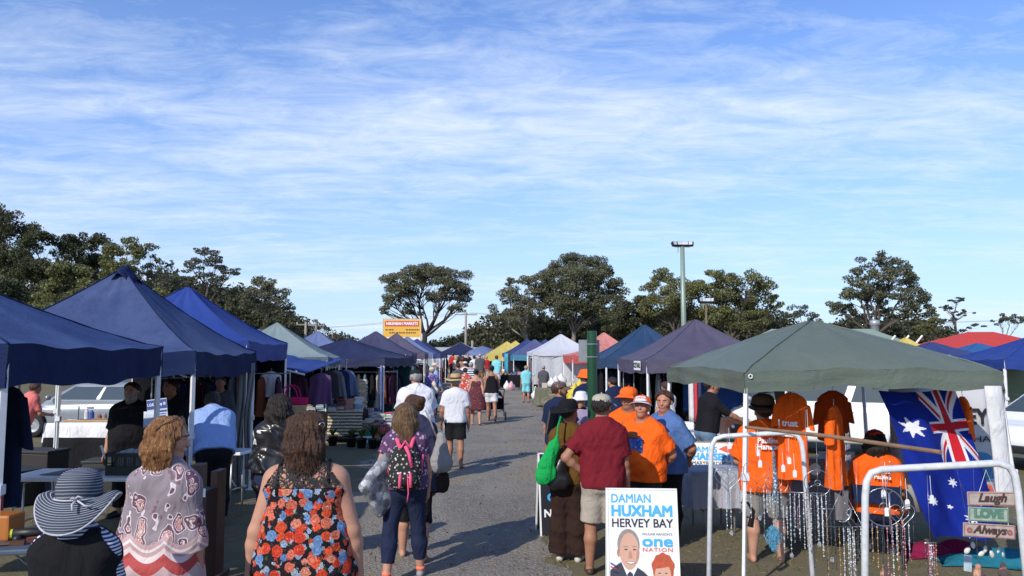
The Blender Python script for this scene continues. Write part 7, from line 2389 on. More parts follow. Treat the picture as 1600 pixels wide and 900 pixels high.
b_.inputs['Roughness'].default_value = 0.85
bump(t_, b_, wv_, 0.8, 0.02)
o.data.materials.clear()
o.data.materials.append(m_)
o.location = (mx.x, 19.42, 0)
tag(o, 'woven seagrass mat hanging over the front of the book table', 'mat')
BOOKC = [('cream', (0.50, 0.46, 0.38)), ('white', (0.62, 0.62, 0.62)), ('pale blue', (0.25, 0.38, 0.50)), ('red', (0.38, 0.05, 0.04)), ('grey', (0.25, 0.26, 0.28)), ('navy', (0.03, 0.05, 0.13)), ('buff', (0.46, 0.32, 0.16)), ('salmon', (0.50, 0.24, 0.18))]
BOOKM = {n: paint(n + ' book cover', c_, 0.55, 0, 0.08) for n, c_ in BOOKC}
PAGES = paint('book pages', (0.55, 0.50, 0.40), 0.8)
_bookmesh = {}
def book(label, p, cn, rz, L=0.20, W=0.135, T=0.042, group='second-hand books'):
	key = (cn, round(T, 3))
	if key not in _bookmesh:
		q_ = MB()
		q_.box((0, 0, 0.003), (L, W, 0.004))
		q_.box((0, 0, T - 0.003), (L, W, 0.004))
		q_.box((0, -W / 2 + 0.002, T / 2), (L, 0.004, T - 0.010))
		q_.box((0, 0.002, T / 2), (L - 0.01, W - 0.012, T - 0.0101))
		o = q_.build('book', [BOOKM[cn], PAGES])
		for i, pl in enumerate(o.data.polygons):
			pl.material_index = 1 if i >= 18 else 0
		_bookmesh[key] = o
	else:
		o = _bookmesh[key].copy()
		COL.objects.link(o)
	o.location = p
	o.rotation_euler = (0, 0, rz)
	return tag(o, label, 'book', group)
def stack(where, x, y, z, n, cols, seed, T=0.042):
	rng = random.Random(seed)
	for i in range(n):
		cn = cols[rng.randrange(len(cols))]
		book('%s book in the stack %s' % (cn, where), (x + rng.uniform(-.022, .022), y + rng.uniform(-.022, .022), z + i * (T + 0.001)), cn, R(rng.uniform(-12, 12)), T=T)
ct = [n for n, _ in BOOKC]
spots = [('at the left end of the book table', -0.72, -0.2, 3, ['buff']), ('left of the tallest buff stack', -0.50, -0.1, 6, ['buff']), ('behind the buff books', -0.28, 0.1, 5, ['buff', 'cream']), ('at the front left of the book table', -0.42, -0.30, 2, ['pale blue', 'white']),
		 ('left of the middle of the book table', -0.16, -0.25, 5, ['pale blue', 'grey', 'white']), ('just left of the seagrass mat', -0.02, -0.1, 7, ['white', 'grey', 'pale blue']), ('above the left edge of the seagrass mat', 0.10, -0.3, 4, ['grey', 'navy', 'white']), ('with salmon covers above the mat', 0.32, -0.25, 8, ['salmon', 'red', 'navy', 'white']),
		 ('third from the right end of the book table', 0.54, -0.25, 7, ['salmon', 'white', 'grey']), ('at the right end of the book table', 0.76, -0.25, 8, ['pale blue', 'white']), ('behind the salmon covered stack', 0.42, 0.15, 6, ['buff', 'cream'])]
mxx = (bx0 + bx1) / 2
for k, (wh, dx, dy, n, cl) in enumerate(spots):
	stack(wh, mxx + dx, 20.0 + dy, 0.752, n, cl, 100 + k)
tb = at(563, 620, 20.4)
stack('in the tall pale column right of the book table', tb.x, 20.75, 0.752, 20, ['buff', 'cream', 'buff'], 130, 0.036)
gcx = at(572, 668, 19.7)
cr1 = at(572, 690, 19.3)
for (lab, px_, cname, cc, Yk, w_) in (('green plastic crate under a stack of books', 571, 'green', (0.01, 0.22, 0.10), 19.6, 0.34), ('red plastic crate under white book stacks', 596, 'red', (0.50, 0.02, 0.015), 19.8, 0.38)):
	xk = at(px_, 675, Yk).x
	rbox('white_box', (0, 0, 0), (w_ + 0.04, 0.30, 0.16), WHITE_PLASTIC if cname == 'green' else CARD, None, 0.01).location = (xk, Yk, 0.085)
	o = [q for q in bpy.data.objects if q.name.startswith('white_box')][-1]
	tag(o, 'white tub on the ground under the green crate' if cname == 'green' else 'brown carton on the ground under the red crate', 'box')
	if cname == 'red':
		o.name = 'carton'
	crate(lab, xk, Yk, 0.166, w_, 0.30, 0.24, paint(cname + ' crate plastic', cc, 0.45), slots=7)
	for j in range(2 if cname == 'green' else 3):
		dx = (-0.08 + 0.17 * j) if cname == 'green' else (-0.13 + 0.15 * j)
		wh = ['%s in the %s crate' % (q, cname) for q in ('at the left', 'at the right' if cname == 'green' else 'in the middle', 'at the far right')][j]
		stack(wh, xk + dx, Yk, 0.19, 10 + (3 if cname == 'red' else 0) + j, ['white', 'navy', 'cream', 'grey', 'white', 'red', 'pale blue'] if cname == 'red' else ['red', 'salmon', 'white', 'cream'], 140 + j + (5 if cname == 'red' else 0), 0.034)
for k, (px_, yk, Yk, sz) in enumerate(((590, 660, 20.6, 0.5), (612, 655, 20.4, 0.42), (560, 655, 21.0, 0.40), (578, 650, 21.2, 0.38))):
	b_ = rbox('carton', (0, 0, sz / 2), (0.36, 0.3, sz), CARD, None, 0.008)
	b_.location = (at(px_, yk, Yk).x, Yk, 0.001)
	tag(b_, ['cardboard carton behind the red crate', 'cardboard carton right of the red crate', 'cardboard carton behind the green crate', 'cardboard carton between the crates and the clothes racks'][k], 'carton')
	stack('on the carton ' + ['behind the red crate', 'right of the red crate', 'behind the green crate', 'between crates and racks'][k], at(px_, yk, Yk).x, Yk, sz + 0.002, 5 + k, ct, 160 + k)
bk = thing('bucket', 'beige plastic bucket on the ground before the red crate', 'bucket', (at(603, 690, 18.9).x, 18.95, 0))
MB().lathe([(0.0, 0.004), (0.10, 0.004), (0.14, 0.27), (0.15, 0.275), (0.135, 0.27), (0.095, 0.02)], 18).build('pail', paint('beige plastic', (0.48, 0.43, 0.34), 0.5), bk, smooth=True)
def plant(label, x, y, h, n, mat, pot=True, spread=0.5, seed=0):
	t = thing('potted_plant', label, 'plant', (x, y, 0), 0, 'potted plants before the book table')
	MB().lathe([(0.0, 0.004), (0.09, 0.004), (0.125, 0.2), (0.135, 0.2), (0.135, 0.225), (0.11, 0.225), (0.10, 0.19), (0, 0.185)], 16).build('pot', DARK, t, smooth=True)
	rng = random.Random(seed)
	b = MB()
	for i in range(n):
		a = rng.uniform(0, 6.28)
		L = h * rng.uniform(0.6, 1.05)
		out = spread * rng.uniform(0.3, 1) * L
		w_ = 0.018 + 0.012 * rng.random()
		pts = []
		for s_ in np.linspace(0, 1, 6):
			pts.append(Vector((math.cos(a) * out * s_ ** 1.4, math.sin(a) * out * s_ ** 1.4, 0.2 + L * (s_ - 0.42 * s_ ** 3))))
		sd_v = Vector((-math.sin(a), math.cos(a), 0))
		vs_, fs_ = [], []
		for j, p_ in enumerate(pts):
			ww_ = w_ * math.sin(math.pi * (0.12 + 0.88 * (1 - j / 5.0)) * 0.9) + 0.002
			vs_ += [p_ - sd_v * ww_, p_ + sd_v * ww_]
		for j in range(5):
			fs_.append((2 * j, 2 * j + 1, 2 * j + 3, 2 * j + 2))
		b.add(vs_, fs_)
	b.build('leaves', mat, t, smooth=True)
	return t
FERN = leaf_mat('fern fronds', (0.04, 0.07, 0.012), (0.22, 0.28, 0.06), ncl=6)
GRNL = leaf_mat('dark potted leaves', (0.012, 0.028, 0.010), (0.07, 0.12, 0.04), ncl=6)
for k, (px_, Yk, h_, n_, m_, lab) in enumerate(((549, 18.6, 0.34, 46, FERN, 'bright green fern in a dark pot below the seagrass mat'), (565, 18.4, 0.42, 34, FERN, 'taller green fern beside the bright fern'), (583, 18.3, 0.62, 18, GRNL, 'dark strappy leaved plant before the green crate'), (520, 18.9, 0.3, 30, GRNL, 'low dark leafy plant left of the ferns'), (597, 18.1, 0.32, 26, GRNL, 'small dark plant right of the strappy plant'))):
	plant(lab, at(px_, 690, Yk).x, Yk, h_, n_, m_, seed=k, spread=0.75)
rack_of('beside the tall book column', at(580, 600, 23.8).x, 23.9, 1.5, 1.62, R(12), ['chocolate brown', 'charcoal', 'steel blue', 'black', 'cream', 'rust', 'dark plum'], 7, 0.95, 1)
rack_of('behind the striped drape', at(617, 600, 25.3).x - 0.2, 25.2, 1.8, 1.62, R(80), ['navy', 'rust', 'black', 'wine red', 'charcoal', 'navy', 'black'], 7, 0.95, 2)
rack_of('along the back of the low ink navy tent', at(560, 590, 26).x, 26.2, 2.2, 1.75, R(4), ['black', 'white', 'rust', 'charcoal', 'black', 'cream', 'wine red'], 7, 0.5, 3, 'shirt')
rack_of('inside the royal blue tent near the lane', at(425, 620, 15).x - 1.5, 14.6, 2.2, 1.7, R(86), ['black', 'dark plum', 'navy', 'black', 'wine red', 'charcoal', 'black'], 7, 1.0, 4)
rack_of('at the back of the royal blue tent', at(360, 600, 15.5).x, 15.6, 2.2, 1.75, R(5), ['charcoal', 'black', 'navy', 'grey', 'black', 'rust', 'dark plum'], 7, 0.9, 5)
rack_of('along the lane side of the tall dusky navy tent', at(648, 575, 35).x - 0.1, 35.1, 2.4, 1.75, R(90), ['black', 'white', 'charcoal', 'chocolate brown', 'navy', 'rust', 'cream', 'black'], 8, 1.0, 6)
rack_of('across the front of the tall dusky navy tent', at(632, 575, 33.9).x, 33.9, 1.8, 1.75, R(3), ['charcoal', 'white', 'black', 'rust', 'grey', 'black'], 6, 1.0, 7)
rack_of('in the violet navy tent', at(658, 575, 39.5).x, 39.6, 2.2, 1.75, R(88), ['wine red', 'black', 'grey', 'navy', 'cream', 'black'], 6, 1.0, 8)
rack_of('at the dark left edge under the nearest tent', at(-26, 640, 8.2).x, 8.2, 1.0, 1.85, R(84), ['black', 'charcoal', 'navy'], 3, 1.3, 9)
for k, (px_, Yk, rr) in enumerate(((672, 44, 88), (684, 49.5, 88), (694, 56, 88))):
	x_ = at(px_, 575, Yk).x - 0.5
	nm = ['below the light steel blue tent', 'below the mid blue tent', 'below the farthest left tent'][k]
	table('trestle table of goods ' + nm, x_, Yk, 2.2, 0.8, 0.75, R(rr), DARK, group='trestle tables in the far stalls').location.z = gz(Yk)
	tcloth(['white', 'navy', 'dark red'][k] + ' cloth on the trestle table ' + nm, x_, Yk, 2.22, 0.82, 0.76, 0.6, R(rr), [WHITE_CLOTH, NAVYC, cloth('dark red cloth', (0.15, 0.02, 0.02))][k], k).location.z = gz(Yk)
# ------------------------------------------------------------------ right side far stalls
def goods(where, x, y, z, L, d, n, seed, rz=0.0, kinds=('jar', 'box', 'ball')):
	rng = random.Random(seed)
	cs = [('red', (0.35, 0.04, 0.03)), ('cream', (0.5, 0.45, 0.36)), ('yellow', (0.55, 0.38, 0.06)), ('green', (0.06, 0.14, 0.04)), ('white', (0.6, 0.6, 0.6)), ('brown', (0.16, 0.08, 0.04)), ('blue', (0.06, 0.12, 0.3)), ('pink', (0.5, 0.2, 0.22))]
	for i in range(n):
		u = (i + 0.5) / n - 0.5
		cn, cc = cs[rng.randrange(len(cs))]
		k = kinds[rng.randrange(len(kinds))]
		m_ = paint(cn + ' goods', cc, 0.5)
		q_ = MB()
		r = rng.uniform(0.06, 0.11)
		if k == 'jar':
			q_.lathe([(0, 0), (r * 0.8, 0), (r * 0.85, r * 1.6), (r * 0.5, r * 2.0), (r * 0.55, r * 2.3), (0, r * 2.3)], 12)
		elif k == 'box':
			q_.box((0, 0, r), (r * 2.2, r * 1.8, r * 2))
		else:
			q_.lathe([(0, 0), (r * 0.7, 0.05 * r), (r * 1.05, r * 0.6), (r * 0.95, r * 1.1), (r * 0.4, r * 1.45), (0.1 * r, r * 1.4), (0.08 * r, r * 1.7), (0, r * 1.7)], 12)
		o = q_.build({'jar': 'jar', 'box': 'goods_box', 'ball': 'gourd'}[k], m_, None, smooth=k != 'box', bevel=0.008 if k == 'box' else 0)
		p_ = Vector((u * L, rng.uniform(-d / 3, d / 3), 0))
		p_.rotate(Matrix.Rotation(rz, 3, 'Z'))
		o.location = (x + p_.x, y + p_.y, z)
		ordn = ['first', 'second', 'third', 'fourth', 'fifth', 'sixth', 'seventh', 'eighth', 'ninth', 'tenth', 'eleventh', 'twelfth'][i]
		tag(o, '%s %s, %s along the table %s' % (cn, {'jar': 'jar', 'box': 'box', 'ball': 'gourd'}[k], ordn, where), {'jar': 'jar', 'box': 'box', 'ball': 'gourd'}[k], 'goods on the far stall tables')
def stall(where, px, Y, L, rz, mat, cn, n, seed, d=0.8, kinds=('jar', 'box', 'ball')):
	x = at(px, 580, Y).x
	z0 = gz(Y)
	table('trestle table ' + where, x, Y, L, d, 0.78, rz, DARK, group='trestle tables in the far stalls').location.z = z0
	tcloth('%s cloth on the table %s' % (cn, where), x, Y, L + 0.02, d + 0.02, 0.785, 0.70, rz, mat, seed).location.z = z0
	goods(where, x, Y, 0.792 + z0, L - 0.2, d, n, seed, rz, kinds)
stall('under the violet blue tent', 814, 49, 2.6, R(4), BLACK, 'black', 10, 1)
stall('at the corner of the white tent', 838, 39.5, 1.1, R(80), BLACK, 'black', 4, 2)
stall('under the deep blue tent', 797, 56, 2.4, R(80), cloth('orange brown cloth', (0.40, 0.17, 0.06)), 'orange brown', 6, 3)
stall('under the front yellow tent', 775, 61.5, 2.6, R(6), WHITE_CLOTH, 'white', 8, 4)
for k, (lab, px, Y, cc, w_, h_) in enumerate((('turquoise cloth banner hanging under the deep blue tent', 796, 54, (0.06, 0.28, 0.42), 0.7, 1.3), ('dark printed cloth at the back of the violet blue tent', 822, 53.2, (0.03, 0.03, 0.04), 2.4, 1.5), ('grey patterned cloth inside the white tent corner', 838, 40.6, (0.12, 0.11, 0.12), 0.8, 1.4), ('pale green cloth under the violet blue tent', 829, 52.6, (0.35, 0.45, 0.28), 0.5, 0.7))):
	q_ = MB()
	q_.sheet(lambda u, v: ((u - 0.5) * w_, 0.05 * math.sin(u * 14), 2.05 - h_ * v), 16, 4)
	o = q_.build('hanging_cloth', cloth('hung cloth %d' % k, cc, 0.2), None, smooth=True, thick=0.005)
	o.location = (at(px, 560, Y).x, Y, gz(Y))
	tag(o, lab, 'cloth')
def sack(label, p, r, mat, seed, name='plastic_bag', cat='bag', group='plastic bags of goods by the white tent', tall=1.0):
	rng = np.random.default_rng(seed)
	f = Field((-r * 1.5, -r * 1.3, 0), (r * 1.5, r * 1.3, r * 2.6 * tall), r / 7)
	f.add((-r * 0.25, 0, r * 0.72), (r * 0.25, 0, r * 0.78), r * 0.75, r * 0.72, r * 0.3)
	f.add((0, 0, r * 1.1), (r * rng.uniform(-.2, .2), 0, r * 2.0 * tall), r * 0.6, r * 0.16, r * 0.4)
	f.ripple(r * 0.06, 3.2 / r, seed)
	f.plane(np.array([0, 0, 0.004]), (0, 0, -1))
	o = f.mesh(name, mat, None)
	o.location = p
	o.rotation_euler = (0, 0, rng.uniform(0, 6))
	return tag(o, label, cat, group)
YB = paint('yellow plastic film', (0.62, 0.50, 0.05), 0.4, 0, 0.15, 5)
WB = paint('white plastic film', (0.66, 0.67, 0.66), 0.4, 0, 0.1, 5)
OB = paint('orange plastic film', (0.70, 0.22, 0.08), 0.4, 0, 0.1, 5)
PB = paint('pink plastic film', (0.62, 0.34, 0.38), 0.4, 0, 0.1, 5)
stall('of bagged goods before the white tent', 876, 33.6, 2.0, R(10), cloth('grey green cloth', (0.15, 0.15, 0.11)), 'grey green', 6, 6)
for k, (lab, px, Y, z, r, m_) in enumerate((('white plastic bag heaped on the bagged goods table', 868, 33.4, 0.80, 0.24, WB), ('second white plastic bag, behind the heaped one', 876, 33.9, 0.86, 0.26, WB), ('low white plastic bag at the left of the bagged goods', 862, 33.2, 0.80, 0.20, WB), ('big yellow plastic bag beside the white bags', 897, 30, 0.35, 0.36, YB), ('lower yellow plastic bag nearest the lane', 893, 28.5, 0.02, 0.36, YB), ('yellow plastic bag half behind the orange one', 906, 31, 0.55, 0.32, YB), ('orange plastic bag right of the yellow bags', 914, 30.2, 0.60, 0.30, OB))):
	sack(lab, (at(px, 590, Y).x, Y, z), r, m_, 10 + k)
rbox('pallet_box', (0, 0, 0.27), (1.5, 0.8, 0.54), paint('grey weathered crate wood', (0.24, 0.21, 0.17), 0.85, 0, 0.3, 6), None, 0.01).location = (at(898, 600, 30.4).x, 30.5, 0.0)
tag(bpy.data.objects['pallet_box'], 'grey wooden bin holding up the yellow and orange bags', 'bin')
for k, (px, Y, z, r) in enumerate(((862, 31, 0, 0.30), (872, 30.5, 0, 0.32), (884, 30.2, 0, 0.30), (866, 30.8, 0.34, 0.26), (879, 30.4, 0.34, 0.26), (872, 31.8, 0.62, 0.24), (856, 32, 0.0, 0.26))):
	t = thing('basket', ['pale wicker basket at the left of the basket pile', 'largest wicker basket in the bottom row', 'wicker basket at the right of the bottom row', 'wicker basket on top at the left of the pile', 'wicker basket on top at the right of the pile', 'topmost small wicker basket of the pile', 'wicker basket nearest the man with the white bag'][k], 'basket', (at(px, 600, Y).x, Y, z), 0, 'wicker baskets by the white tent')
	q_ = MB()
	q_.lathe([(0, 0.005), (r * 0.7, 0.005), (r * 0.95, 0.28), (r, 0.30), (r * 0.88, 0.28), (r * 0.66, 0.03), (0, 0.03)], 16)
	q_.build('body', paint('pale wicker', (0.36, 0.30, 0.21), 0.85, 0, 0.35, 40, bmp=0.6, bscale=70), t, smooth=True)
	q_ = MB()
	q_.tube([(r * 0.95 * math.cos(a), 0, 0.29 + 0.16 * math.sin(a)) for a in np.linspace(0, math.pi, 10)], 0.014, 5)
	q_.build('handle', paint('pale wicker', (0.36, 0.30, 0.21), 0.85), t)
for lab, px, Y, m_ in (('white carrier bag on the ground by the violet blue tent', 792, 46, WB), ('pinkish carrier bag on the ground by the violet blue tent', 799, 45.6, PB), ('pale bag on the ground under the yellow tent', 783, 53, WB)):
	sack(lab, (at(px, 590, Y).x, Y, gz(Y)), 0.26, m_, int(px), group='carrier bags on the ground')
sack('white carrier bag in the hand of the man in blue shorts', (at(837, 600, 34.8).x, 34.6, 0.22), 0.22, WB, 77, group=None, tall=1.25)
ob_ = rbox('goods_crate', (0, 0, 0.2), (0.8, 0.5, 0.4), paint('orange brown box', (0.45, 0.2, 0.08), 0.7), None, 0.01)
ob_.location = (at(795, 575, 50.5).x, 50.5, gz(50.5) + 0.4)
tag(ob_, 'orange brown box on a stand by the turquoise cloth', 'box')
os_ = rbox('box_stand', (0, 0, 0.19), (0.9, 0.6, 0.40), WHITE_PLASTIC, None, 0.01)
os_.location = (at(795, 575, 50.5).x, 50.5, gz(50.5))
tag(os_, 'white stand under the orange brown box', 'stand')
pr = thing('pram', 'dark three wheeled pram pushed by the woman in the black singlet', 'pram', (at(776, 640, 26.5).x, 26.7, 0), R(4))
q_ = MB()
for sx in (-0.22, 0.22):
	q_.tube([(sx, -0.55, 1.02), (sx, -0.15, 0.75), (sx, 0.35, 0.28)], 0.014, 6)
	q_.tube([(sx, -0.35, 0.14), (sx, -0.05, 0.70)], 0.014, 6)
q_.tube([(-0.22, -0.55, 1.02), (0.22, -0.55, 1.02)], 0.018, 6)
q_.build('frame', DARK, pr, smooth=True)
q_ = MB()
q_.sheet(lambda u, v: (0.22 * math.cos(math.pi * u), -0.20 + 0.42 * v, 0.62 + 0.34 * math.sin(math.pi * u) * (0.55 + 0.45 * math.sin(math.pi * v))), 14, 8)
q_.build('hood', NAVYC, pr, smooth=True, thick=0.008)
q_ = MB()
q_.sheet(lambda u, v: ((u - 0.5) * 0.42, -0.16 + 0.50 * v, 0.70 - 0.38 * math.sin(min(1, v * 1.4) * math.pi / 2) + (0.18 * (v - 0.7) if v > 0.7 else 0)), 8, 8)
q_.build('seat', BLACK, pr, smooth=True, thick=0.03)
for (wx, wy, rr) in ((-0.27, -0.35, 0.14), (0.27, -0.35, 0.14), (0.0, 0.38, 0.12)):
	q_ = MB()
	q_.lathe([(0.02, -0.02), (rr, -0.022), (rr, 0.022), (0.02, 0.02)], 16, TR(wx, wy, rr) @ Matrix.Rotation(R(90), 4, 'Y'))
	q_.build('wheel', TYRE, pr, smooth=True)
rack_of('inside the petrol navy tent', at(985, 600, 25).x, 25.2, 2.2, 1.72, R(3), ['black', 'charcoal', 'black', 'navy', 'black', 'white', 'charcoal'], 7, 1.1, 11)
rack_of('along the lane side of the petrol navy tent', at(957, 600, 24.5).x + 0.3, 25.0, 2.0, 1.75, R(88), ['black', 'navy', 'black', 'charcoal', 'black'], 5, 1.1, 12)
rack_of('at the back of the plum grey tent', at(1062, 600, 19).x, 19.0, 2.2, 1.75, R(4), ['black', 'white', 'black', 'charcoal', 'grey', 'black'], 6, 1.1, 13)
for k, (px, cn, cc) in enumerate(((1080, 'white', (0.55, 0.54, 0.54)), (1086, 'coral red', (0.50, 0.05, 0.06)), (1092, 'navy spotted', (0.04, 0.05, 0.12)))):
	p_ = at(px, 598, 15.4)
	q_ = MB()
	q_.sheet(lambda u, v: ((u - 0.5) * 0.10, 0.03 * math.sin(u * 7), -0.95 * v), 6, 8)
	o = q_.build('hanging_scarf', cloth(cn + ' scarf', cc), None, smooth=True, thick=0.012)
	o.location = (p_.x, 15.4, 1.78)
	tag(o, cn + ' scarf hanging at the edge of the plum grey tent', 'scarf', 'scarves at the plum grey tent')
table('grey table under the plum grey tent with white goods', at(1058, 637, 14.6).x, 14.8, 1.4, 0.7, 0.76, R(4), paint('grey table board', (0.22, 0.25, 0.29), 0.5))
for k in range(4):
	b_ = rbox('folded_linen', (0, 0, 0.05), (0.22, 0.26, 0.08 + 0.02 * k), [WHITE_CLOTH, WHITE_CLOTH, GMAT['grey'], WHITE_CLOTH][k], None, 0.02)
	b_.location = (at(1040 + 11 * k, 632, 14.7).x, 14.75, 0.765)
	tag(b_, ['white folded linen at the left of the grey table', 'white folded linen second on the grey table', 'grey folded linen on the grey table', 'white folded linen at the right of the grey table'][k], 'linen')
table('white table with brown boxes behind the orange shirted stallholder', at(1160, 660, 13.6).x, 13.9, 1.6, 0.7, 0.74, R(-4))
for k, (px, w_, h_, m_) in enumerate(((1150, 0.42, 0.28, BROWN), (1190, 0.36, 0.22, CARD))):
	b_ = rbox('brown_box', (0, 0, h_ / 2), (w_, 0.36, h_), m_, None, 0.01)
	b_.location = (at(px, 640, 13.7).x, 13.85, 0.745)
	tag(b_, ['dark brown wooden box on the white table', 'cardboard box beside the dark wooden box'][k], 'box')
	hh = MB()
	hh.lathe([(0, 0), (0.03, 0), (0.03, 0.004), (0, 0.004)], 10, TR(-0.07, -0.19, h_ * 0.55) @ FRONT)
	hh.build('knob', INK_WHITE, b_)
sack('yellow bag on the ground behind the name board', (at(1122, 690, 13).x, 13.2, 0.30), 0.16, YB, 5, group=None)
bt_ = rbox('plastic_tub', (0, 0, 0.15), (0.7, 0.45, 0.3), paint('clear grey plastic', (0.30, 0.33, 0.37), 0.3), None, 0.03)
bt_.location = (at(1160, 700, 13.4).x, 13.6, 0)
tag(bt_, 'grey plastic tub under the white table', 'tub')
for k, (px, Y, cn, cc) in enumerate(((1120, 18, 'blue', (0.03, 0.08, 0.25)), (1215, 18, 'royal blue', (0.03, 0.07, 0.32)))):
	q_ = MB()
	q_.sheet(lambda u, v: ((u - 0.5) * 1.5, 0.06 * math.sin(u * 12 + v), 1.75 - 0.9 * v), 14, 6)
	o = q_.build('tarpaulin', cloth(cn + ' tarp', cc), None, smooth=True, thick=0.01)
	o.location = (at(px, 610, Y).x, Y, 0)
	tag(o, cn + ' tarpaulin hung behind the ' + ['jeans wearer', 'hanging orange shirts'][k], 'tarpaulin')
# ------------------------------------------------------------------ the A-frame signs
SIGNW = paint('white sign vinyl', (0.70, 0.71, 0.73), 0.45, 0, 0.03)
def aframe(label, x, y, w, h, rz, lean=12, board=SIGNW, frame=WHITE_PLASTIC):
	t = thing('a_frame_sign', label, 'sign', (x, y, 0), rz)
	M = Matrix.Rotation(R(-lean), 4, 'X')
	M2 = TR(0, 2 * h * math.sin(R(lean)) + 0.02, 0) @ Matrix.Rotation(R(lean), 4, 'X')
	rbox('front_board', (0, 0, h / 2 + 0.015), (w, 0.014, h), board, t, 0.003, M)
	rbox('back_board', (0, 0, h / 2 + 0.015), (w, 0.014, h), board, t, 0.003, M2)
	fr = MB()
	for s_ in (-1, 1):
		fr.box((s_ * (w / 2 + 0.009), 0, h / 2 + 0.012), (0.018, 0.026, h + 0.02), M)
		fr.box((s_ * (w / 2 + 0.009), 0.0, h / 2 + 0.012), (0.018, 0.026, h + 0.02), M2)
	fr.box((0, 0, h + 0.022), (w + 0.036, 0.026, 0.014), M)
	fr.build('frame', frame, t)
	return t, M
pD = at(1006, 768, 6.95)
sD, MD = aframe('white election sign reading DAMIAN HUXHAM with two portraits, in front of the talking group', at(1004, 840, 6.9).x, 6.85, 0.575, 0.93, R(-4), 11)
def face_pos(x, z, dy=0.0):
	return MD @ TR(x, -0.0085 - dy, z + 0.093) @ FRONT
def stxt(s, z, size, mat, w_, bold=0.0, x=0.0, spacing=1.0):
	return text(s, size, mat, sD, face_pos(x, z), bold, width=w_, spacing=spacing)
stxt('DAMIAN', 0.776, 0.10, INK_BLUE, 0.335, 0.0016, -0.09)
stxt('HUXHAM', 0.672, 0.125, INK_BLUE, 0.51, 0.0046, 0.0)
stxt('HERVEY BAY', 0.572, 0.10, INK_BLACK, 0.515, 0.0015, 0.0)
stxt("PAULINE HANSON'S", 0.485, 0.028, INK_BLACK, 0.25, 0.0, 0.125)
stxt('one', 0.425, 0.125, INK_BLUE, 0.25, 0.004, 0.125)
stxt('NATION', 0.358, 0.045, INK_RED, 0.25, 0.001, 0.125, 1.2)
def flat(name, poly, mat, layer):
	if PORTRAIT:
		if name.split('_')[1] in ('suit', 'collar', 'tie', 'neck'):
			poly = [(x, z + (0.085 if z > 0.02 else 0)) for x, z in poly]
		poly = [(max(-0.28, -0.115 + (x + 0.115) * 1.06), max(-0.05, 0.527 + (z - 0.505) * 1.2)) for x, z in poly]
	q_ = MB()
	q_.prism(poly, 0, 0.0006, face_pos(0, 0, 0.0008 * layer))
	return q_.build(name, mat, sD)
def ell(cx, cz, rx, rz_, n=28, a0=0, a1=2 * math.pi):
	return [(cx + rx * math.cos(a), cz + rz_ * math.sin(a)) for a in np.linspace(a0, a1, n, endpoint=(a1 - a0) < 6.28)]
PSK = paint('printed skin', (0.56, 0.32, 0.23), 0.5, 0, 0.05)
PSK2 = paint('printed skin shade', (0.42, 0.215, 0.15), 0.5, 0, 0.05)
PSUIT = paint('printed dark suit', (0.03, 0.033, 0.05), 0.5)
PGREY = paint('printed grey hair', (0.27, 0.24, 0.22), 0.5, 0, 0.2, 40)
PRED = paint('printed red hair', (0.50, 0.085, 0.03), 0.5, 0, 0.25, 40)
PDK = paint('printed dark features', (0.07, 0.035, 0.03), 0.5)
PWH = paint('printed white', (0.75, 0.75, 0.77), 0.5, 0, 0.02)
PORTRAIT = True
fx, fz = -0.115, 0.335
flat('portrait_suit', [(-0.275, 0.012), (-0.275, 0.135), (-0.235, 0.165), (-0.165, 0.205), (-0.06, 0.165), (0.0, 0.13), (0.04, 0.095), (0.05, 0.012)], PSUIT, 1)
flat('portrait_collar', [(-0.185, 0.205), (-0.115, 0.06), (-0.05, 0.165), (-0.075, 0.235), (-0.16, 0.245)], PWH, 2)
flat('portrait_tie', [(-0.135, 0.115), (-0.115, 0.135), (-0.09, 0.118), (-0.098, 0.012), (-0.14, 0.012)], PSUIT, 3)
flat('portrait_neck', [(-0.172, 0.30), (-0.176, 0.225), (-0.118, 0.155), (-0.068, 0.205), (-0.062, 0.30)], PSK2, 3)
flat('portrait_hair', ell(fx - 0.006, fz + 0.065, 0.088, 0.105), PGREY, 3)
flat('portrait_ear', ell(fx - 0.086, fz + 0.008, 0.013, 0.026), PSK2, 3)
flat('portrait_face', [(fx + 0.079 * math.cos(a) * (1 - 0.16 * max(0, -math.sin(a))), fz + 0.008 + (0.135 if math.sin(a) > 0 else 0.115) * math.sin(a)) for a in np.linspace(0, 6.283, 34)[:-1]], PSK, 4)
flat('portrait_cheek', [(fx + 0.03, fz - 0.08), (fx + 0.075, fz - 0.02), (fx + 0.076, fz + 0.06), (fx + 0.06, fz + 0.02), (fx + 0.052, fz - 0.04)], PSK2, 5)
for s_ in (-1, 1):
	flat('portrait_eye', ell(fx + 0.008 + s_ * 0.034, fz + 0.030, 0.0135, 0.005), PDK, 5)
	flat('portrait_eyebrow', ell(fx + 0.008 + s_ * 0.035, fz + 0.050, 0.021, 0.0042), PGREY, 5)
flat('portrait_nose', [(fx + 0.002, fz + 0.02), (fx - 0.010, fz - 0.024), (fx + 0.008, fz - 0.033), (fx + 0.026, fz - 0.024), (fx + 0.012, fz + 0.02)], PSK2, 5)
flat('portrait_mouth', ell(fx + 0.010, fz - 0.052, 0.038, 0.016, 16, math.pi, 2 * math.pi), PDK, 5)
flat('portrait_teeth', ell(fx + 0.010, fz - 0.054, 0.032, 0.010, 16, math.pi, 2 * math.pi), PWH, 6)
PORTRAIT = False
gx, gz_ = 0.165, 0.165
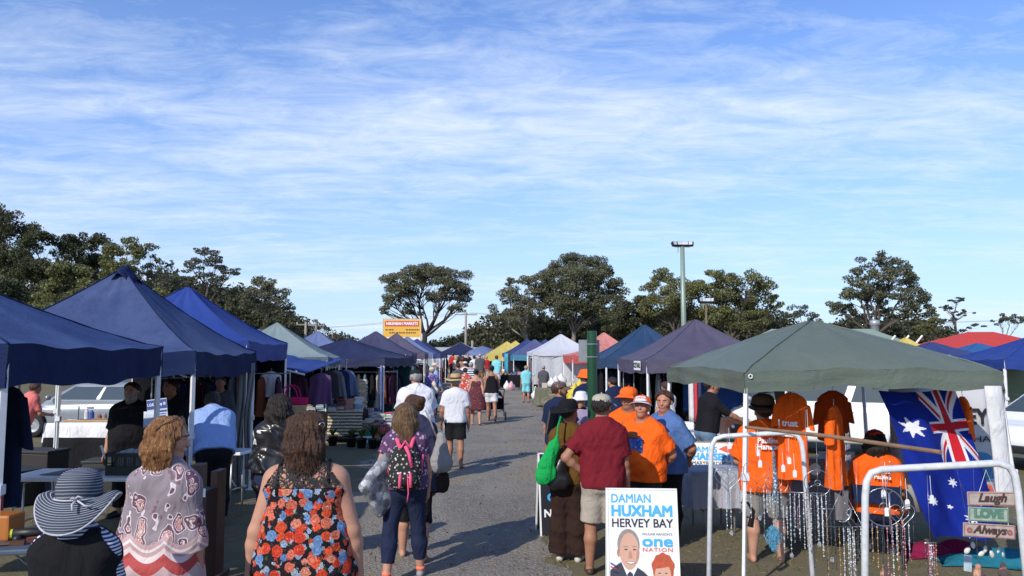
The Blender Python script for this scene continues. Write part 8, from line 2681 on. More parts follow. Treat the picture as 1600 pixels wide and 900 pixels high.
flat('portrait_hair', [(gx + 0.094 * math.cos(a) * (1 + 0.05 * math.sin(7 * a)), gz_ + 0.055 + 0.115 * math.sin(a) * (1 + 0.05 * math.sin(9 * a))) for a in np.linspace(0, 6.283, 44)[:-1]], PRED, 1)
flat('portrait_face', [(gx - 0.004 + 0.068 * math.cos(a), gz_ - 0.01 + 0.105 * math.sin(a)) for a in np.linspace(0, 6.283, 30)[:-1]], PSK, 2)
flat('portrait_fringe', [(gx - 0.08, gz_ + 0.03), (gx - 0.06, gz_ + 0.13), (gx + 0.03, gz_ + 0.14), (gx + 0.08, gz_ + 0.03), (gx + 0.05, gz_ + 0.062), (gx - 0.01, gz_ + 0.05), (gx - 0.055, gz_ + 0.045)], PRED, 3)
for s_ in (-1, 1):
	flat('portrait_eye', ell(gx - 0.004 + s_ * 0.028, gz_ + 0.008, 0.011, 0.0045), PDK, 3)
flat('portrait_mouth', ell(gx - 0.002, gz_ - 0.052, 0.026, 0.012, 14, math.pi, 2 * math.pi), INK_RED, 3)
flat('portrait_teeth', ell(gx - 0.002, gz_ - 0.0535, 0.021, 0.007, 14, math.pi, 2 * math.pi), PWH, 4)
for k in range(3):
	flat('flag_stripe', [(-0.276, 0.185 + 0.028 * k), (-0.276, 0.200 + 0.028 * k), (-0.205, 0.172 + 0.022 * k), (-0.212, 0.160 + 0.022 * k)], paint('printed flag blue', (0.05, 0.07, 0.25), 0.5) if k != 1 else INK_RED, 1)
sJ, MJ = aframe('white sign reading JAMES HANSEN MARYBOROUGH with raw pine legs', at(1115, 735, 11.2).x, 11.3, 0.60, 0.86, R(-12), 12, SIGNW, WOOD)
def jtxt(s, z, size, mat, w_, bold=0.0, x=0.0):
	return text(s, size, mat, sJ, MJ @ TR(x, -0.0085, z) @ FRONT, bold, width=w_)
jtxt('JAMES', 0.775, 0.11, INK_BLUE, 0.33, 0.003, -0.08)
jtxt('HANSEN', 0.675, 0.13, INK_BLUE, 0.50, 0.006)
jtxt('MARYBOROUGH', 0.585, 0.075, INK_BLACK, 0.52, 0.001)
q_ = MB()
q_.prism([(0.10, 0.79), (0.21, 0.84), (0.27, 0.80), (0.27, 0.74), (0.2, 0.745)], 0, 0.0006, MJ @ TR(0, -0.0085, 0) @ FRONT)
q_.build('red_mark', INK_RED, sJ)
DARKBRD = paint('near black sign face', (0.010, 0.011, 0.018), 0.5)
sB, MB_ = aframe('dark blue black sign with white letters standing behind the brown trousers', at(884, 760, 9.4).x, 9.5, 0.56, 0.92, R(8), 10, DARKBRD, WHITE_PLASTIC)
for s, z, sz, w_, m_ in (('CHANGES', 0.62, 0.09, 0.48, INK_WHITE), ('ONE', 0.43, 0.14, 0.40, INK_BLUE), ('NATION', 0.25, 0.12, 0.48, INK_WHITE)):
	text(s, sz, m_, sB, MB_ @ TR(0, -0.0085, z) @ FRONT, 0.003, width=w_)
# ------------------------------------------------------------------ carried things
def on_person(root, name, label, cat):
	return thing(name, label, cat, root.location, root.rotation_euler.z)
PK = cloth('bright pink webbing', (0.72, 0.10, 0.20), 0.06)
BKB = patt_blob('black backpack cloth with pale specks', (0.010, 0.010, 0.012), [(0.55, 0.55, 0.5), (0.35, 0.33, 0.28), (0.02, 0.02, 0.02)], 34, 0.33)
bp = on_person(BP_ROOT, 'backpack', 'black speckled backpack with pink straps on the wavy haired woman', 'backpack')
H = BBP.h
bz = BBP.U((0, 0, 0.655))[2] + BBP.dz
yb = -0.175
f_ = Field((-0.22, -0.42, bz - 0.32), (0.24, -0.05, bz + 0.30), 0.012)
for (a, b, r0, r1) in (((-0.07, yb - 0.02, bz - 0.13), (0.07, yb - 0.02, bz - 0.13), 0.085, 0.085), ((-0.07, yb, bz), (0.07, yb, bz), 0.085, 0.085), ((-0.05, yb + 0.03, bz + 0.13), (0.05, yb + 0.03, bz + 0.13), 0.072, 0.072)):
	f_.add(a, b, r0, r1, 0.09)
f_.ripple(0.004, 20, 2)
f_.mesh('pack', BKB, bp)
f_ = Field((-0.2, -0.5, bz - 0.3), (0.2, -0.05, bz + 0.1), 0.012)
f_.add((-0.055, yb - 0.10, bz - 0.12), (0.055, yb - 0.10, bz - 0.12), 0.05, 0.05, 0.05)
f_.add((-0.055, yb - 0.09, bz - 0.06), (0.055, yb - 0.09, bz - 0.06), 0.05, 0.05, 0.08)
f_.mesh('front_pocket', BKB, bp)
for sd in (-1, 1):
	sh = BBP.arms[sd]['sh']
	q_ = MB()
	pts = [(sd * 0.045, yb - 0.035, bz + 0.17), (sd * 0.075, -0.115, BBP.U((0, 0, .80))[2] + BBP.dz), (sd * 0.105, -0.035, BBP.U((0, 0, .835))[2] + BBP.dz + 0.012), (sd * 0.11, 0.07, BBP.U((0, 0, .80))[2] + BBP.dz), (sd * 0.12, 0.14, bz + 0.06)]
	q_.tube(pts, 0.021, 6)
	q_.build('shoulder_strap', PK, bp, smooth=True)
	q_ = MB()
	q_.tube([(sd * 0.165, yb + 0.06, bz + 0.10), (sd * 0.15, yb + 0.03, bz - 0.02), (sd * 0.135, yb - 0.03, bz - 0.16)], 0.013, 5)
	q_.build('side_strap', PK, bp, smooth=True)
	q_ = MB()
	q_.tube([(sd * 0.045, yb - 0.145, bz - 0.04), (sd * 0.05, yb - 0.155, bz - 0.17)], [0.014, 0.018], 6)
	q_.build('zip_pull', PK, bp, smooth=True)
q_ = MB()
q_.tube([(0.0, yb - 0.05, bz + 0.19), (0.035, yb - 0.085, bz + 0.12), (0.06, yb - 0.095, bz + 0.0)], 0.018, 6)
q_.tube([(-0.045, yb - 0.04, bz + 0.17), (0.0, yb - 0.02, bz + 0.235), (0.045, yb - 0.04, bz + 0.17)], 0.012, 6)
q_.build('top_strap', PK, bp, smooth=True)
q_ = MB()
q_.tube([(0.02, yb - 0.15, bz - 0.05), (0.03, yb - 0.17, bz - 0.22), (0.02, yb - 0.16, bz - 0.30)], 0.006, 5)
q_.build('pull_cord', PK, bp, smooth=True)
f_ = Field((-0.3, -0.3, -0.1), (0.3, 0.3, 0.1), 0.013)
f_.D = (np.sqrt((np.maximum(np.abs(f_.ax[0][:, None, None]) - 0.17, 0)) ** 2 + (np.maximum(np.abs(f_.ax[1][None, :, None]) - 0.15, 0)) ** 2 + (f_.ax[2][None, None, :] * 1.35) ** 2) - 0.065).astype(np.float32)
f_.ripple(0.006, 16, 9)
o = f_.mesh('cushion', patt_blob('grey and white cushion print', (0.20, 0.20, 0.22), [(0.42, 0.43, 0.45), (0.09, 0.09, 0.10), (0.5, 0.51, 0.52)], 13, 0.5, warp=0.05), None)
p_ = at(599, 757, 7.55)
o.location = p_
o.rotation_euler = (R(90), R(-38), R(52))
tag(o, 'grey and white patterned cushion held under the arm of the backpack woman', 'cushion')
def bag_mesh(name, label, p, mat, shape, strap=None, cat='bag', rz=0.0, v=0.014):
	t = thing(name, label, cat, p, rz)
	lo = np.min([np.minimum(a, b) - max(r0, r1) for a, b, r0, r1 in shape], 0)
	hi = np.max([np.maximum(a, b) + max(r0, r1) for a, b, r0, r1 in shape], 0)
	f = Field(lo, hi, v)
	for a, b, r0, r1 in shape:
		f.add(np.array(a, float), np.array(b, float), r0, r1, 0.06, 0.6)
	f.ripple(0.006, 18, 3)
	f.mesh('body', mat, t)
	if strap:
		q_ = MB()
		q_.tube(strap, 0.010, 6)
		q_.build('strap', mat, t, smooth=True)
	return t
p_ = at(857, 715, 8.1)
bag_mesh('drawstring_bag', 'bright green cloth bag on the shoulder of the woman in mustard jersey', p_, cloth('bright green nylon', (0.01, 0.30, 0.07), 0.12, fold=0.9), [((-0.05, 0, -0.19), (0.0, 0, -0.16), 0.085, 0.085), ((-0.02, 0, -0.07), (0.05, 0, 0.10), 0.09, 0.055), ((0.05, 0, 0.10), (0.09, 0, 0.22), 0.05, 0.018)],
		 [(0.085, 0, 0.20), (0.10, 0.02, 0.32), (0.13, 0.08, 0.40), (0.16, 0.18, 0.34)])
p_ = at(873, 735, 8.15)
bag_mesh('handbag', 'small black leather handbag below the mustard sleeve', p_, glossy('black leather', (0.012, 0.012, 0.014), 0.35), [((-0.02, 0, -0.10), (0.04, 0, -0.10), 0.10, 0.09), ((0, 0, 0.02), (0.03, 0, 0.08), 0.08, 0.05)], [(-0.05, 0, 0.06), (-0.02, 0.02, 0.24), (0.05, 0.02, 0.24), (0.07, 0, 0.06)])
p_ = at(688, 705, 8.35)
bag_mesh('shoulder_bag', 'grey cloth shoulder bag on the woman in the indigo top', p_, cloth('pale grey canvas', (0.26, 0.25, 0.25), 0.1, fold=0.8), [((-0.02, 0, -0.13), (0.04, 0, -0.12), 0.095, 0.09), ((0.0, 0, -0.10), (0.01, 0, 0.15), 0.105, 0.05)], [(-0.03, 0, 0.12), (-0.10, 0.0, 0.30), (-0.16, 0, 0.42)])
p_ = at(690, 748, 8.4)
bag_mesh('sling_bag', 'dark brown sling bag hanging below the grey shoulder bag', p_, cloth('dark brown bag cloth', (0.025, 0.018, 0.016)), [((-0.09, 0, -0.06), (0.0, 0, -0.06), 0.09, 0.085), ((-0.09, 0, 0.03), (0.0, 0, 0.03), 0.08, 0.07)])
fo = rbox('folder', (0, 0, 0), (0.24, 0.03, 0.34), DARK, None, 0.008)
fo.location = at(862, 660, 11.45)
fo.rotation_euler = (R(6), R(10), R(60))
tag(fo, 'dark folder held against the side of the man in the navy tee shirt', 'folder')
gb_ = rbox('camera', (0, 0, 0), (0.10, 0.06, 0.07), DARK, None, 0.01)
gb_.location = at(690, 655, 15.0)
tag(gb_, 'small dark camera in the hand of the man in the straw hat', 'camera')
p_ = at(678, 603, 26.8)
bag_mesh('cloth_bag', 'beige cloth bag held by the woman in the floral blouse', p_, CREAM, [((-0.05, 0, -0.15), (0.05, 0, -0.15), 0.12, 0.12), ((0, 0, 0.05), (0, 0, 0.14), 0.10, 0.05)], None, v=0.03)
# ------------------------------------------------------------------ under the green canopy
def shirt_on_frame(label, px, top, Y, w, h, mat, rz, lines, seed):
	p_ = at(px, top, Y)
	t = garment(label, (p_.x, Y, p_.z), w, h, mat, 'shirt', rz, 'orange shirts hung under the green canopy', seed, 'hanging_shirt', 0.085)
	for k, (s, z, sz) in enumerate(lines):
		text(s, sz, INK_WHITE, t, TR(0.02, -0.115, z) @ FRONT, 0.0025)
	return t
ODK = cloth('shaded deep orange cotton', (0.55, 0.07, 0.012), 0.08, fold=0.7)  # the orange cotton again, shade behind the front shirts put into its colour
shirt_on_frame('wide orange shirt hung nearest the hatted stallholder', 1236, 606, 7.95, 0.33, 0.92, ORANGE, R(-50), [('I trust', -0.34, 0.085), ('Pauline', -0.44, 0.085)], 61)
shirt_on_frame('second orange shirt hung right of the wide one', 1302, 625, 7.95, 0.40, 0.86, ORANGE, R(56), [('trust', -0.34, 0.085), ('Pauline', -0.45, 0.08), ('Hanson', -0.55, 0.08)], 62)
shirt_on_frame('shade-toned orange shirt hanging behind the second shirt', 1300, 603, 8.9, 0.42, 0.60, ODK, R(20), [], 63)
shirt_on_frame('orange shirt edge hanging between the flag and the banner', 1503, 612, 8.35, 0.34, 0.52, ORANGE, R(75), [], 64)
table('small table under a blue grey cloth beside the hatted stallholder', at(1118, 745, 9.7).x, 9.85, 0.72, 0.6, 0.72, R(6), GREY_METAL)
tcloth('blue grey cloth with a red hem on the small table', at(1118, 745, 9.7).x, 9.85, 0.74, 0.62, 0.722, 0.42, R(6), cloth('blue grey table cloth', (0.33, 0.36, 0.44)), 21)
table('stall table under a dull mauve cloth behind the hanging shirts', at(1275, 760, 8.9).x, 9.1, 1.25, 0.6, 0.74, R(2), GREY_METAL)
tcloth('dull mauve grey cloth on the table behind the hanging shirts', at(1275, 760, 8.9).x, 9.1, 1.27, 0.62, 0.742, 0.42, R(2), cloth('mauve grey table cloth', (0.17, 0.165, 0.20)), 22)
sp_ = rbox('speaker_box', (0, 0, 0.11), (0.30, 0.22, 0.22), paint('grey speaker box', (0.16, 0.165, 0.18), 0.6), None, 0.012)
sp_.location = (at(1270, 745, 8.85).x, 8.9, 0.75)
tag(sp_, 'grey speaker box with a round cone on the mauve clothed table', 'speaker')
q_ = MB()
q_.lathe([(0, 0.0), (0.035, 0.002), (0.06, 0.010), (0.065, 0.004)], 18, TR(0, -0.112, 0.11) @ FRONT)
q_.build('cone', INK_WHITE, sp_)
for k, (px, cc, nm) in enumerate(((1285, (0.3, 0.05, 0.1), 'red'), (1240, (0.4, 0.4, 0.42), 'white'))):
	b_ = rbox('leaflet_pile', (0, 0, 0.03), (0.2, 0.15, 0.05), paint(nm + ' leaflets', cc, 0.6), None, 0.004)
	b_.location = (at(px, 745, 8.9).x, 8.95, 0.75)
	tag(b_, nm + ' pile of leaflets on the mauve clothed table', 'leaflets')
ps = thing('poster', 'white poster with pale blue lettering behind the second orange shirt', 'poster', (at(1318, 725, 9.6).x, 9.8, 0), R(-6))
rbox('board', (0, 0, 0.62), (0.42, 0.012, 0.62), SIGNW, ps, 0.004)
text('HERVEY', 0.10, INK_BLUE, ps, TR(0, -0.009, 0.78) @ FRONT, 0.002, width=0.36)
text('BAY', 0.13, INK_BLUE, ps, TR(0, -0.009, 0.66) @ FRONT, 0.002, width=0.3)
q_ = MB()
for sx in (-0.15, 0.15):
	q_.tube([(sx, 0.03, 0), (sx, 0.03, 0.9)], 0.012, 5)
q_.build('legs', WOOD, ps)
ch = on_person(SEAT, 'folding_chair', 'dark folding chair under the seated woman in orange', 'chair')
q_ = MB()
for sx in (-0.22, 0.22):
	q_.tube([(sx, -0.28, 0.0), (sx, 0.18, 0.40)], 0.013, 6)
	q_.tube([(sx, 0.20, 0.0), (sx, -0.22, 0.40), (sx, -0.26, 0.80)], 0.013, 6)
q_.build('frame', DARK, ch, smooth=True)
rbox('seat', (0, 0, 0.375), (0.44, 0.40, 0.03), NAVYC, ch, 0.012)
rbox('backrest', (0, -0.255, 0.70), (0.44, 0.02, 0.18), NAVYC, ch, 0.008)
def flag_colour(fx, fy):
	def star(cx, cy, r, n=7, inner=0.45):
		dx, dy = fx - cx, fy - cy
		d = math.hypot(dx, dy)
		if d > r:
			return False
		a = (math.atan2(dx, dy)) % (2 * math.pi / n)
		a = abs(a - math.pi / n) / (math.pi / n)           # 1 on a point, 0 between
		return d < r * (inner + (1 - inner) * a ** 1.6)
	if fx < 1.0 and fy > 0.5:
		X, Y = fx, (fy - 0.5)
		if abs(X - 0.5) < 0.05 or abs(Y - 0.25) < 0.05:
			return 2
		if abs(X - 0.5) < 0.083 or abs(Y - 0.25) < 0.083:
			return 1
		L = math.hypot(1, 0.5)
		d1 = (X * 0.5 - Y * 1.0) / L
		d2 = (X * 0.5 + Y * 1.0 - 0.5) / L
		for d, sgn in ((d1, 1 if X < 0.5 else -1), (d2, -1 if X < 0.5 else 1)):
			if 0 < d * sgn < 0.0333:
				return 2
		if min(abs(d1), abs(d2)) < 0.05:
			return 1
		return 0
	if star(0.5, 0.25, 0.15) or star(1.5, 0.167, 0.0715) or star(1.25, 0.56, 0.0715) or star(1.5, 0.833, 0.0715) or star(1.722, 0.62, 0.0715) or star(1.6, 0.458, 0.042, 5):
		return 1
	return 0
FL = [cloth('flag blue', (0.008, 0.022, 0.23), 0.08, fold=0.25), cloth('flag white', (0.70, 0.70, 0.74), 0.04, fold=0.25), cloth('flag red', (0.52, 0.018, 0.03), 0.06, fold=0.25)]
fa, fb_, fc_, fd_ = at(1372, 610, 7.75), at(1488, 604, 8.15), at(1571, 843, 8.1), at(1456, 838, 7.75)
o0 = Vector((at(1440, 700, 7.8).x, 7.8, 0))
q_ = MB()
NU, NV = 100, 200
def flag_pt(u, v):
	p_ = fa.lerp(fb_, u).lerp(fd_.lerp(fc_, u), v)
	p_ = p_ + Vector((0.02 * math.sin(v * 5), 0.05 * math.sin(u * 9 + v * 5) * (0.3 + v) + 0.03 * math.sin(u * 17 - v * 7), -0.035 * math.sin(math.pi * u) * (1 - v)))
	return p_ - o0
q_.sheet(flag_pt, NU, NV)
flg = q_.build('flag', FL, None, smooth=True)
idx = np.array([flag_colour((j + 0.5) / NV * 2, (i + 0.5) / NU) for j in range(NV) for i in range(NU)], np.int32)
flg.data.polygons.foreach_set('material_index', idx)
flg.location = o0
tag(flg, 'blue flag with union jack and white stars hanging askew from the green canopy', 'flag')
fr_ = MB()
fr_.tube([fa - o0 + Vector((-0.05, 0, 0.02)), fb_ - o0 + Vector((0.08, 0.02, 0.03))], 0.012, 6)
fr_.build('pole', WHITE_METAL, flg)
ba0, ba1 = at(1395, 700, 8.75), at(1556, 700, 8.75)
bn = thing('banner', 'white banner with black HERVEY lettering half hidden by the flag', 'banner', ((ba0.x + ba1.x) / 2, 8.8, 0), 0)
bw_ = (ba1.x - ba0.x)
zt2, zb2 = at(1520, 598, 8.8).z, at(1520, 800, 8.8).z
q_ = MB()
q_.sheet(lambda u, v: ((u - 0.5) * bw_, 0.012 * math.sin(u * 8), zt2 + (zb2 - zt2) * v), 12, 4)
q_.sheet(lambda u, v: (bw_ / 2 + 0.002 + 0.02 * u, 0.02 + 0.30 * u, zt2 + (zb2 - zt2) * v), 3, 4)
q_.build('sheet', paint('pale banner vinyl', (0.50, 0.50, 0.51), 0.5, 0, 0.05), bn, smooth=True, thick=0.003)
text('HERVEY', 0.24, INK_BLACK, bn, TR(bw_ / 2 - 0.42, -0.02, at(1520, 652, 8.8).z) @ FRONT, 0.006, width=0.72)
text('PAULINE HA', 0.09, INK_BLACK, bn, TR(bw_ / 2 - 0.42, -0.02, at(1520, 686, 8.8).z) @ FRONT, 0.001, width=0.76)
text('on', 0.56, paint('banner blue', (0.03, 0.22, 0.45), 0.5), bn, TR(bw_ / 2 - 0.42, -0.02, at(1520, 722, 8.8).z) @ FRONT, 0.02, width=0.78)
text('NATIO', 0.20, INK_RED, bn, TR(bw_ / 2 - 0.40, -0.02, at(1520, 768, 8.8).z) @ FRONT, 0.006, width=0.72)
w0, w1 = at(1551, 603, 7.25), at(1572, 790, 7.2)
q_ = MB()
q_.sheet(lambda u, v: tuple(w0.lerp(w1, v) + Vector((0.074 * math.cos(2 * math.pi * u) * (1 + 0.05 * math.sin(v * 9)), 0.03 * math.sin(2 * math.pi * u), 0.0))), 18, 10)
o = q_.build('leg_wrap', cloth('white leg wrap cloth', (0.55, 0.55, 0.56), 0.06), None, smooth=True, thick=0.004)
tag(o, 'white cloth sleeve wrapped round the slanted right leg of the green canopy', 'cloth sleeve')
# ------------------------------------------------------------------ white pipe stands with wind chimes
PIPE = paint('glossy white pipe', (0.62, 0.64, 0.66), 0.3, 0, 0.18, 26)
def pipe_stand(label, pl, pr, rad, feet=0.32):
	"""pl, pr: top corners in metres"""
	o0 = Vector(((pl.x + pr.x) / 2, (pl.y + pr.y) / 2, 0))
	t = thing('display_stand', label, 'stand', o0, 0, 'white pipe display stands')
	a, b = pl - o0, pr - o0
	d = (b - a)
	d.z = 0
	d.normalize()
	n = Vector((-d.y, d.x, 0))
	rc = 0.09
	q_ = MB()
	pts = []
	foot_l, foot_r = Vector((a.x, a.y, 0)) - d * 0.05, Vector((b.x, b.y, 0)) + d * 0.06
	pts += [foot_l + Vector((0, 0, 0.02)), a - Vector((0, 0, rc * 1.6)), a + d * rc * 0.12 - Vector((0, 0, rc * 0.7)), a + d * rc * 0.4 - Vector((0, 0, rc * 0.22)), a + d * rc, b - d * rc, b - d * rc * 0.4 - Vector((0, 0, rc * 0.22)), b - d * rc * 0.12 - Vector((0, 0, rc * 0.7)), b - Vector((0, 0, rc * 1.6)), foot_r + Vector((0, 0, 0.02))]
	q_.tube(pts, rad, 10)
	q_.build('pipe', PIPE, t, smooth=True)
	for f in (foot_l, foot_r):
		q_ = MB()
		q_.tube([f + n * feet, f + Vector((0, 0, 0.005)), f - n * feet], rad, 8)
		q_.build('foot', PIPE, t, smooth=True)
	return t
A0, A1 = at(1110, 681, 5.75), at(1254, 676, 5.6)
B0, B1 = at(1350, 733, 4.35), at(1588, 724, 4.25)
pipe_stand('white pipe stand with wind chimes in front of the hatted stallholder', A0, A1, 0.017)
pipe_stand('nearest white pipe stand with chimes and hanging word plaques', B0, B1, 0.019)
q_ = MB()
s0, s1 = at(1165, 672, 5.62) + Vector((0, 0, 0.02)), at(1470, 717, 4.30) + Vector((0, 0, 0.035))
q_.tube([s0, s0.lerp(s1, 0.5) + Vector((0, 0, 0.01)), s1], [0.011, 0.013, 0.012], 8)
tag(q_.build('broom_stick', paint('bare brown stick', (0.25, 0.15, 0.09), 0.7, 0, 0.3, 12)), 'brown wooden stick laid across the two white pipe stands', 'stick')
CRY = glossy('clear glass bead', (0.75, 0.77, 0.80), 0.03)
CRY.node_tree.nodes['Principled BSDF'].inputs['Transmission Weight'].default_value = 0.3
SILVR = glossy('silver wire', (0.36, 0.36, 0.38), 0.3, 0.8)
DROP = glossy('clear drop crystal', (0.9, 0.92, 0.95), 0.02)
DROP.node_tree.nodes['Principled BSDF'].inputs['Transmission Weight'].default_value = 0.85
BEADS = [CRY, glossy('dark bead', (0.05, 0.045, 0.055), 0.2), glossy('rose bead', (0.42, 0.20, 0.24), 0.2), glossy('amber bead', (0.40, 0.24, 0.11), 0.2)]
TAGM = paint('white price tag', (0.72, 0.72, 0.72), 0.6, 0, 0.03)
GRP = 'wind chimes on the white pipe stands'
def strand(t, x, y, z, L, rng, drop=False, bead=0.0046):
	b = MB()
	b.tube([(x, y, z), (x, y, z - L)], 0.0011, 4)
	s = z - 0.015
	parts = [b]
	while s > z - L:
		r = bead * rng.uniform(0.55, 1.25)
		b.ball((x + rng.uniform(-.0015, .0015), y, s), (r, r, r * rng.uniform(0.8, 1.5)), 6, 4)
		s -= r * 2 + rng.choice((0.002, 0.004, 0.016, 0.022))
	if drop:
		d = MB()
		d.ball((x, y, z - L - 0.018), (0.0125, 0.008, 0.018), 8, 6)
		d.build('crystal_drop', DROP, t, smooth=False)
	b.build('bead_string', BEADS[rng.choice((0, 0, 0, 0, 1, 1, 2, 3))], t, smooth=True)
def chime(label, px, top, Y, kind, nst, L, wid, rng_seed, hang=0.0, tagd=None):
	rng = random.Random(rng_seed)
	p_ = at(px, top, Y)
	t = thing('wind_chime', label, 'wind chime', (p_.x, Y, p_.z), R(rng.uniform(-14, 14)), GRP)
	q_ = MB()
	r = wid / 2
	q_.tube([(0, 0, 0.0), (0, 0, hang + r * 2)], 0.0014, 4)
	if kind == 'ring':
		q_.tube([(r * math.cos(a), 0, r + r * math.sin(a)) for a in np.linspace(0, 6.283, 28)[:-1]], 0.0028, 6, closed=True)
		q_.tube([(r * 0.22 * math.cos(a), 0, r + r * 0.22 * math.sin(a)) for a in np.linspace(0, 6.283, 14)[:-1]], 0.002, 5, closed=True)
		for a in (math.pi / 2, math.pi * 7 / 6, math.pi * 11 / 6):
			q_.tube([(0, 0, r), (r * math.cos(a), 0, r + r * math.sin(a))], 0.002, 5)
	elif kind == 'heart':
		pts = [(0.062 * r * 16 * math.sin(a) ** 3, 0, r + 0.062 * r * (13 * math.cos(a) - 5 * math.cos(2 * a) - 2 * math.cos(3 * a) - math.cos(4 * a))) for a in np.linspace(0, 6.283, 40)[:-1]]
		q_.tube(pts, 0.0026, 6, closed=True)
		q_.tube([(x * 0.55, 0, r + (z - r) * 0.55) for x, y, z in pts], 0.002, 5, closed=True)
	elif kind == 'triangle':
		q_.tube([(0, 0, 2 * r), (-r, 0, 0), (r, 0, 0)], 0.0027, 6, closed=True)
		q_.tube([(0.45 * r * math.cos(a) - 0.05 * r, 0, 0.75 * r + 0.5 * r * math.sin(a)) for a in np.linspace(-2.0, 1.3, 14)], [0.002 + 0.006 * math.sin(math.pi * i / 13) for i in range(14)], 6)
	elif kind == 'butterfly':
		for sd in (-1, 1):
			q_.tube([(sd * r * (0.08 + 0.9 * abs(math.sin(a)) * (0.7 + 0.3 * math.cos(a))), 0, r + r * 0.9 * math.cos(a) * (0.6 + 0.4 * abs(math.sin(2 * a)))) for a in np.linspace(0.15, 3.0, 18)], 0.0025, 6)
			q_.tube([(0, 0, r * 0.5), (sd * r * 0.8, 0, r * 1.5)], 0.002, 5)
	elif kind == 'star':
		q_.tube([((r if i % 2 == 0 else r * 0.45) * math.sin(math.pi * i / 5), 0, r + (r if i % 2 == 0 else r * 0.45) * math.cos(math.pi * i / 5)) for i in range(10)], 0.0026, 6, closed=True)
	else:
		q_.tube([(-r, 0, 0), (r, 0, 0)], 0.0034, 6)
	q_.build('hoop', SILVR, t, smooth=True)
	nst = int(nst * 1.2)
	for i in range(nst):
		u = (i + 0.5) / nst * 2 - 1
		zz = 0.0
		if kind == 'ring':
			zz = r - r * math.sqrt(max(0, 1 - u * u))
		if kind in ('heart', 'butterfly'):
			zz = r * 0.75 * abs(u)
		strand(t, u * r, 0.004 * math.sin(i * 5), zz, L * rng.uniform(0.55, 1.05) * (1.1 - 0.35 * abs(u)), rng, i == nst // 2)
	if tagd is not None:
		g_ = MB()
		g_.tube([(0.01, -0.008, hang + 2 * r), (0.012, -0.010, hang + 2 * r - tagd)], 0.0012, 4)
		g_.prism([(-0.012, -0.045), (0.012, -0.045), (0.012, -0.008), (0.006, 0), (-0.006, 0), (-0.012, -0.008)], 0, 0.0012, TR(0.012, -0.012, hang + 2 * r - tagd) @ FRONT)
		g_.build('price_tag', TAGM, t)
	return t
ZA, ZB = A0.z, B0.z
CH = [('silver heart wind chime with five short strings, leftmost on the far stand', 1138, 768, 5.66, 'heart', 5, 0.30, 0.19, 0.25, 0.10), ('butterfly wind chime of many strings across the orange stallholder', 1183, 770, 5.65, 'butterfly', 7, 0.28, 0.24, 0.2, 0.14),
	  ('silver double hoop wind chime by the blue feather', 1209, 772, 5.62, 'heart', 5, 0.25, 0.13, 0.28, None), ('silver star wind chime with a drop crystal in the middle of the far stand', 1232, 790, 5.6, 'star', 5, 0.34, 0.14, 0.32, 0.13),
	  ('plain bar wind chime of long beaded strings on the far stand right end', 1262, 770, 5.5, 'bar', 8, 0.48, 0.26, 0.3, 0.12), ('wide silver hoop wind chime with dark strings between the stands', 1278, 775, 5.35, 'ring', 6, 0.4, 0.17, 0.2, None),
	  ('triangle wind chime holding a silver crescent moon', 1318, 823, 4.9, 'triangle', 8, 0.40, 0.23, 0.18, None), ('narrow beaded bar chime beside the crescent moon', 1294, 795, 5.1, 'bar', 4, 0.44, 0.10, 0.3, None),
	  ('looped wire wind chime just left of the near stand leg', 1341, 835, 4.55, 'butterfly', 6, 0.38, 0.16, 0.25, None), ('silver wheel wind chime with three spokes on the near stand', 1382, 822, 4.35, 'ring', 7, 0.34, 0.20, 0.14, 0.24),
	  ('wire heart wind chime right of the spoked wheel', 1410, 825, 4.33, 'heart', 5, 0.32, 0.14, 0.2, None), ('cone of beaded strings hung before the flag', 1453, 848, 4.3, 'bar', 6, 0.22, 0.07, 0.28, 0.10)]
for i, (lab, px, top, Y, k, n, L, w_, hg, tg) in enumerate(CH):
	chime(lab, px, top, Y, k, n, L, w_, 300 + i, hg, tg)
for i, (px, py, Y, lab) in enumerate(((1186, 705, 5.63, 'white price tag hanging before the orange back'), (1222, 712, 5.6, 'white price tag hanging over the wide orange shirt'), (1240, 720, 5.5, 'white price tag below the stick near the wide orange shirt'), (1378, 748, 4.6, 'white price tag left of the hook on the near stand'), (1415, 762, 4.35, 'white price tag over the edge of the flag'))):
	p_ = at(px, py, Y)
	q_ = MB()
	q_.tube([(0, 0, 0), (0.004, 0, -0.11)], 0.0014, 4)
	q_.prism([(-0.013, -0.05), (0.013, -0.05), (0.013, -0.01), (0.006, 0), (-0.006, 0), (-0.013, -0.01)], 0, 0.0012, TR(0.004, -0.002, -0.11) @ FRONT)
	o = q_.build('price_tag', TAGM)
	o.location = p_ + Vector((0, 0, 0.05))
	tag(o, lab, 'tag', 'loose price tags on the stands')
ft = at(1209, 840, 5.6)
rngf = np.random.default_rng(4)
pp_ = np.stack([rngf.normal(0, 0.020, 2600), rngf.normal(0, 0.016, 2600), rngf.uniform(-0.085, 0.075, 2600)], 1)
pp_[:, :2] *= (1.25 - np.abs(pp_[:, 2:3] / 0.085) * 0.9)
fe, tt, bb_ = mat_new('sky blue feather')
bb_.inputs['Base Color'].default_value = (0.12, 0.38, 0.55, 1)
bb_.inputs['Roughness'].default_value = 0.9
o = leaf_mesh('feather', pp_, 0.020, fe, rngf, None, 1.6, 0.14)
o.location = ft
tag(o, 'fluffy sky blue feather hanging from the silver double hoop chime', 'feather')
sc = at(1209, 752, 5.62)
q_ = MB()
q_.tube([(0, 0, 0.24), (0.01, 0, 0), (0.0, 0, -0.14)], [0.006, 0.016, 0.010], 6)
o = q_.build('blue_scarf', patt_blob('pale blue speckled cord', (0.10, 0.20, 0.28), [(0.5, 0.6, 0.65), (0.05, 0.08, 0.12)], 60, 0.45))
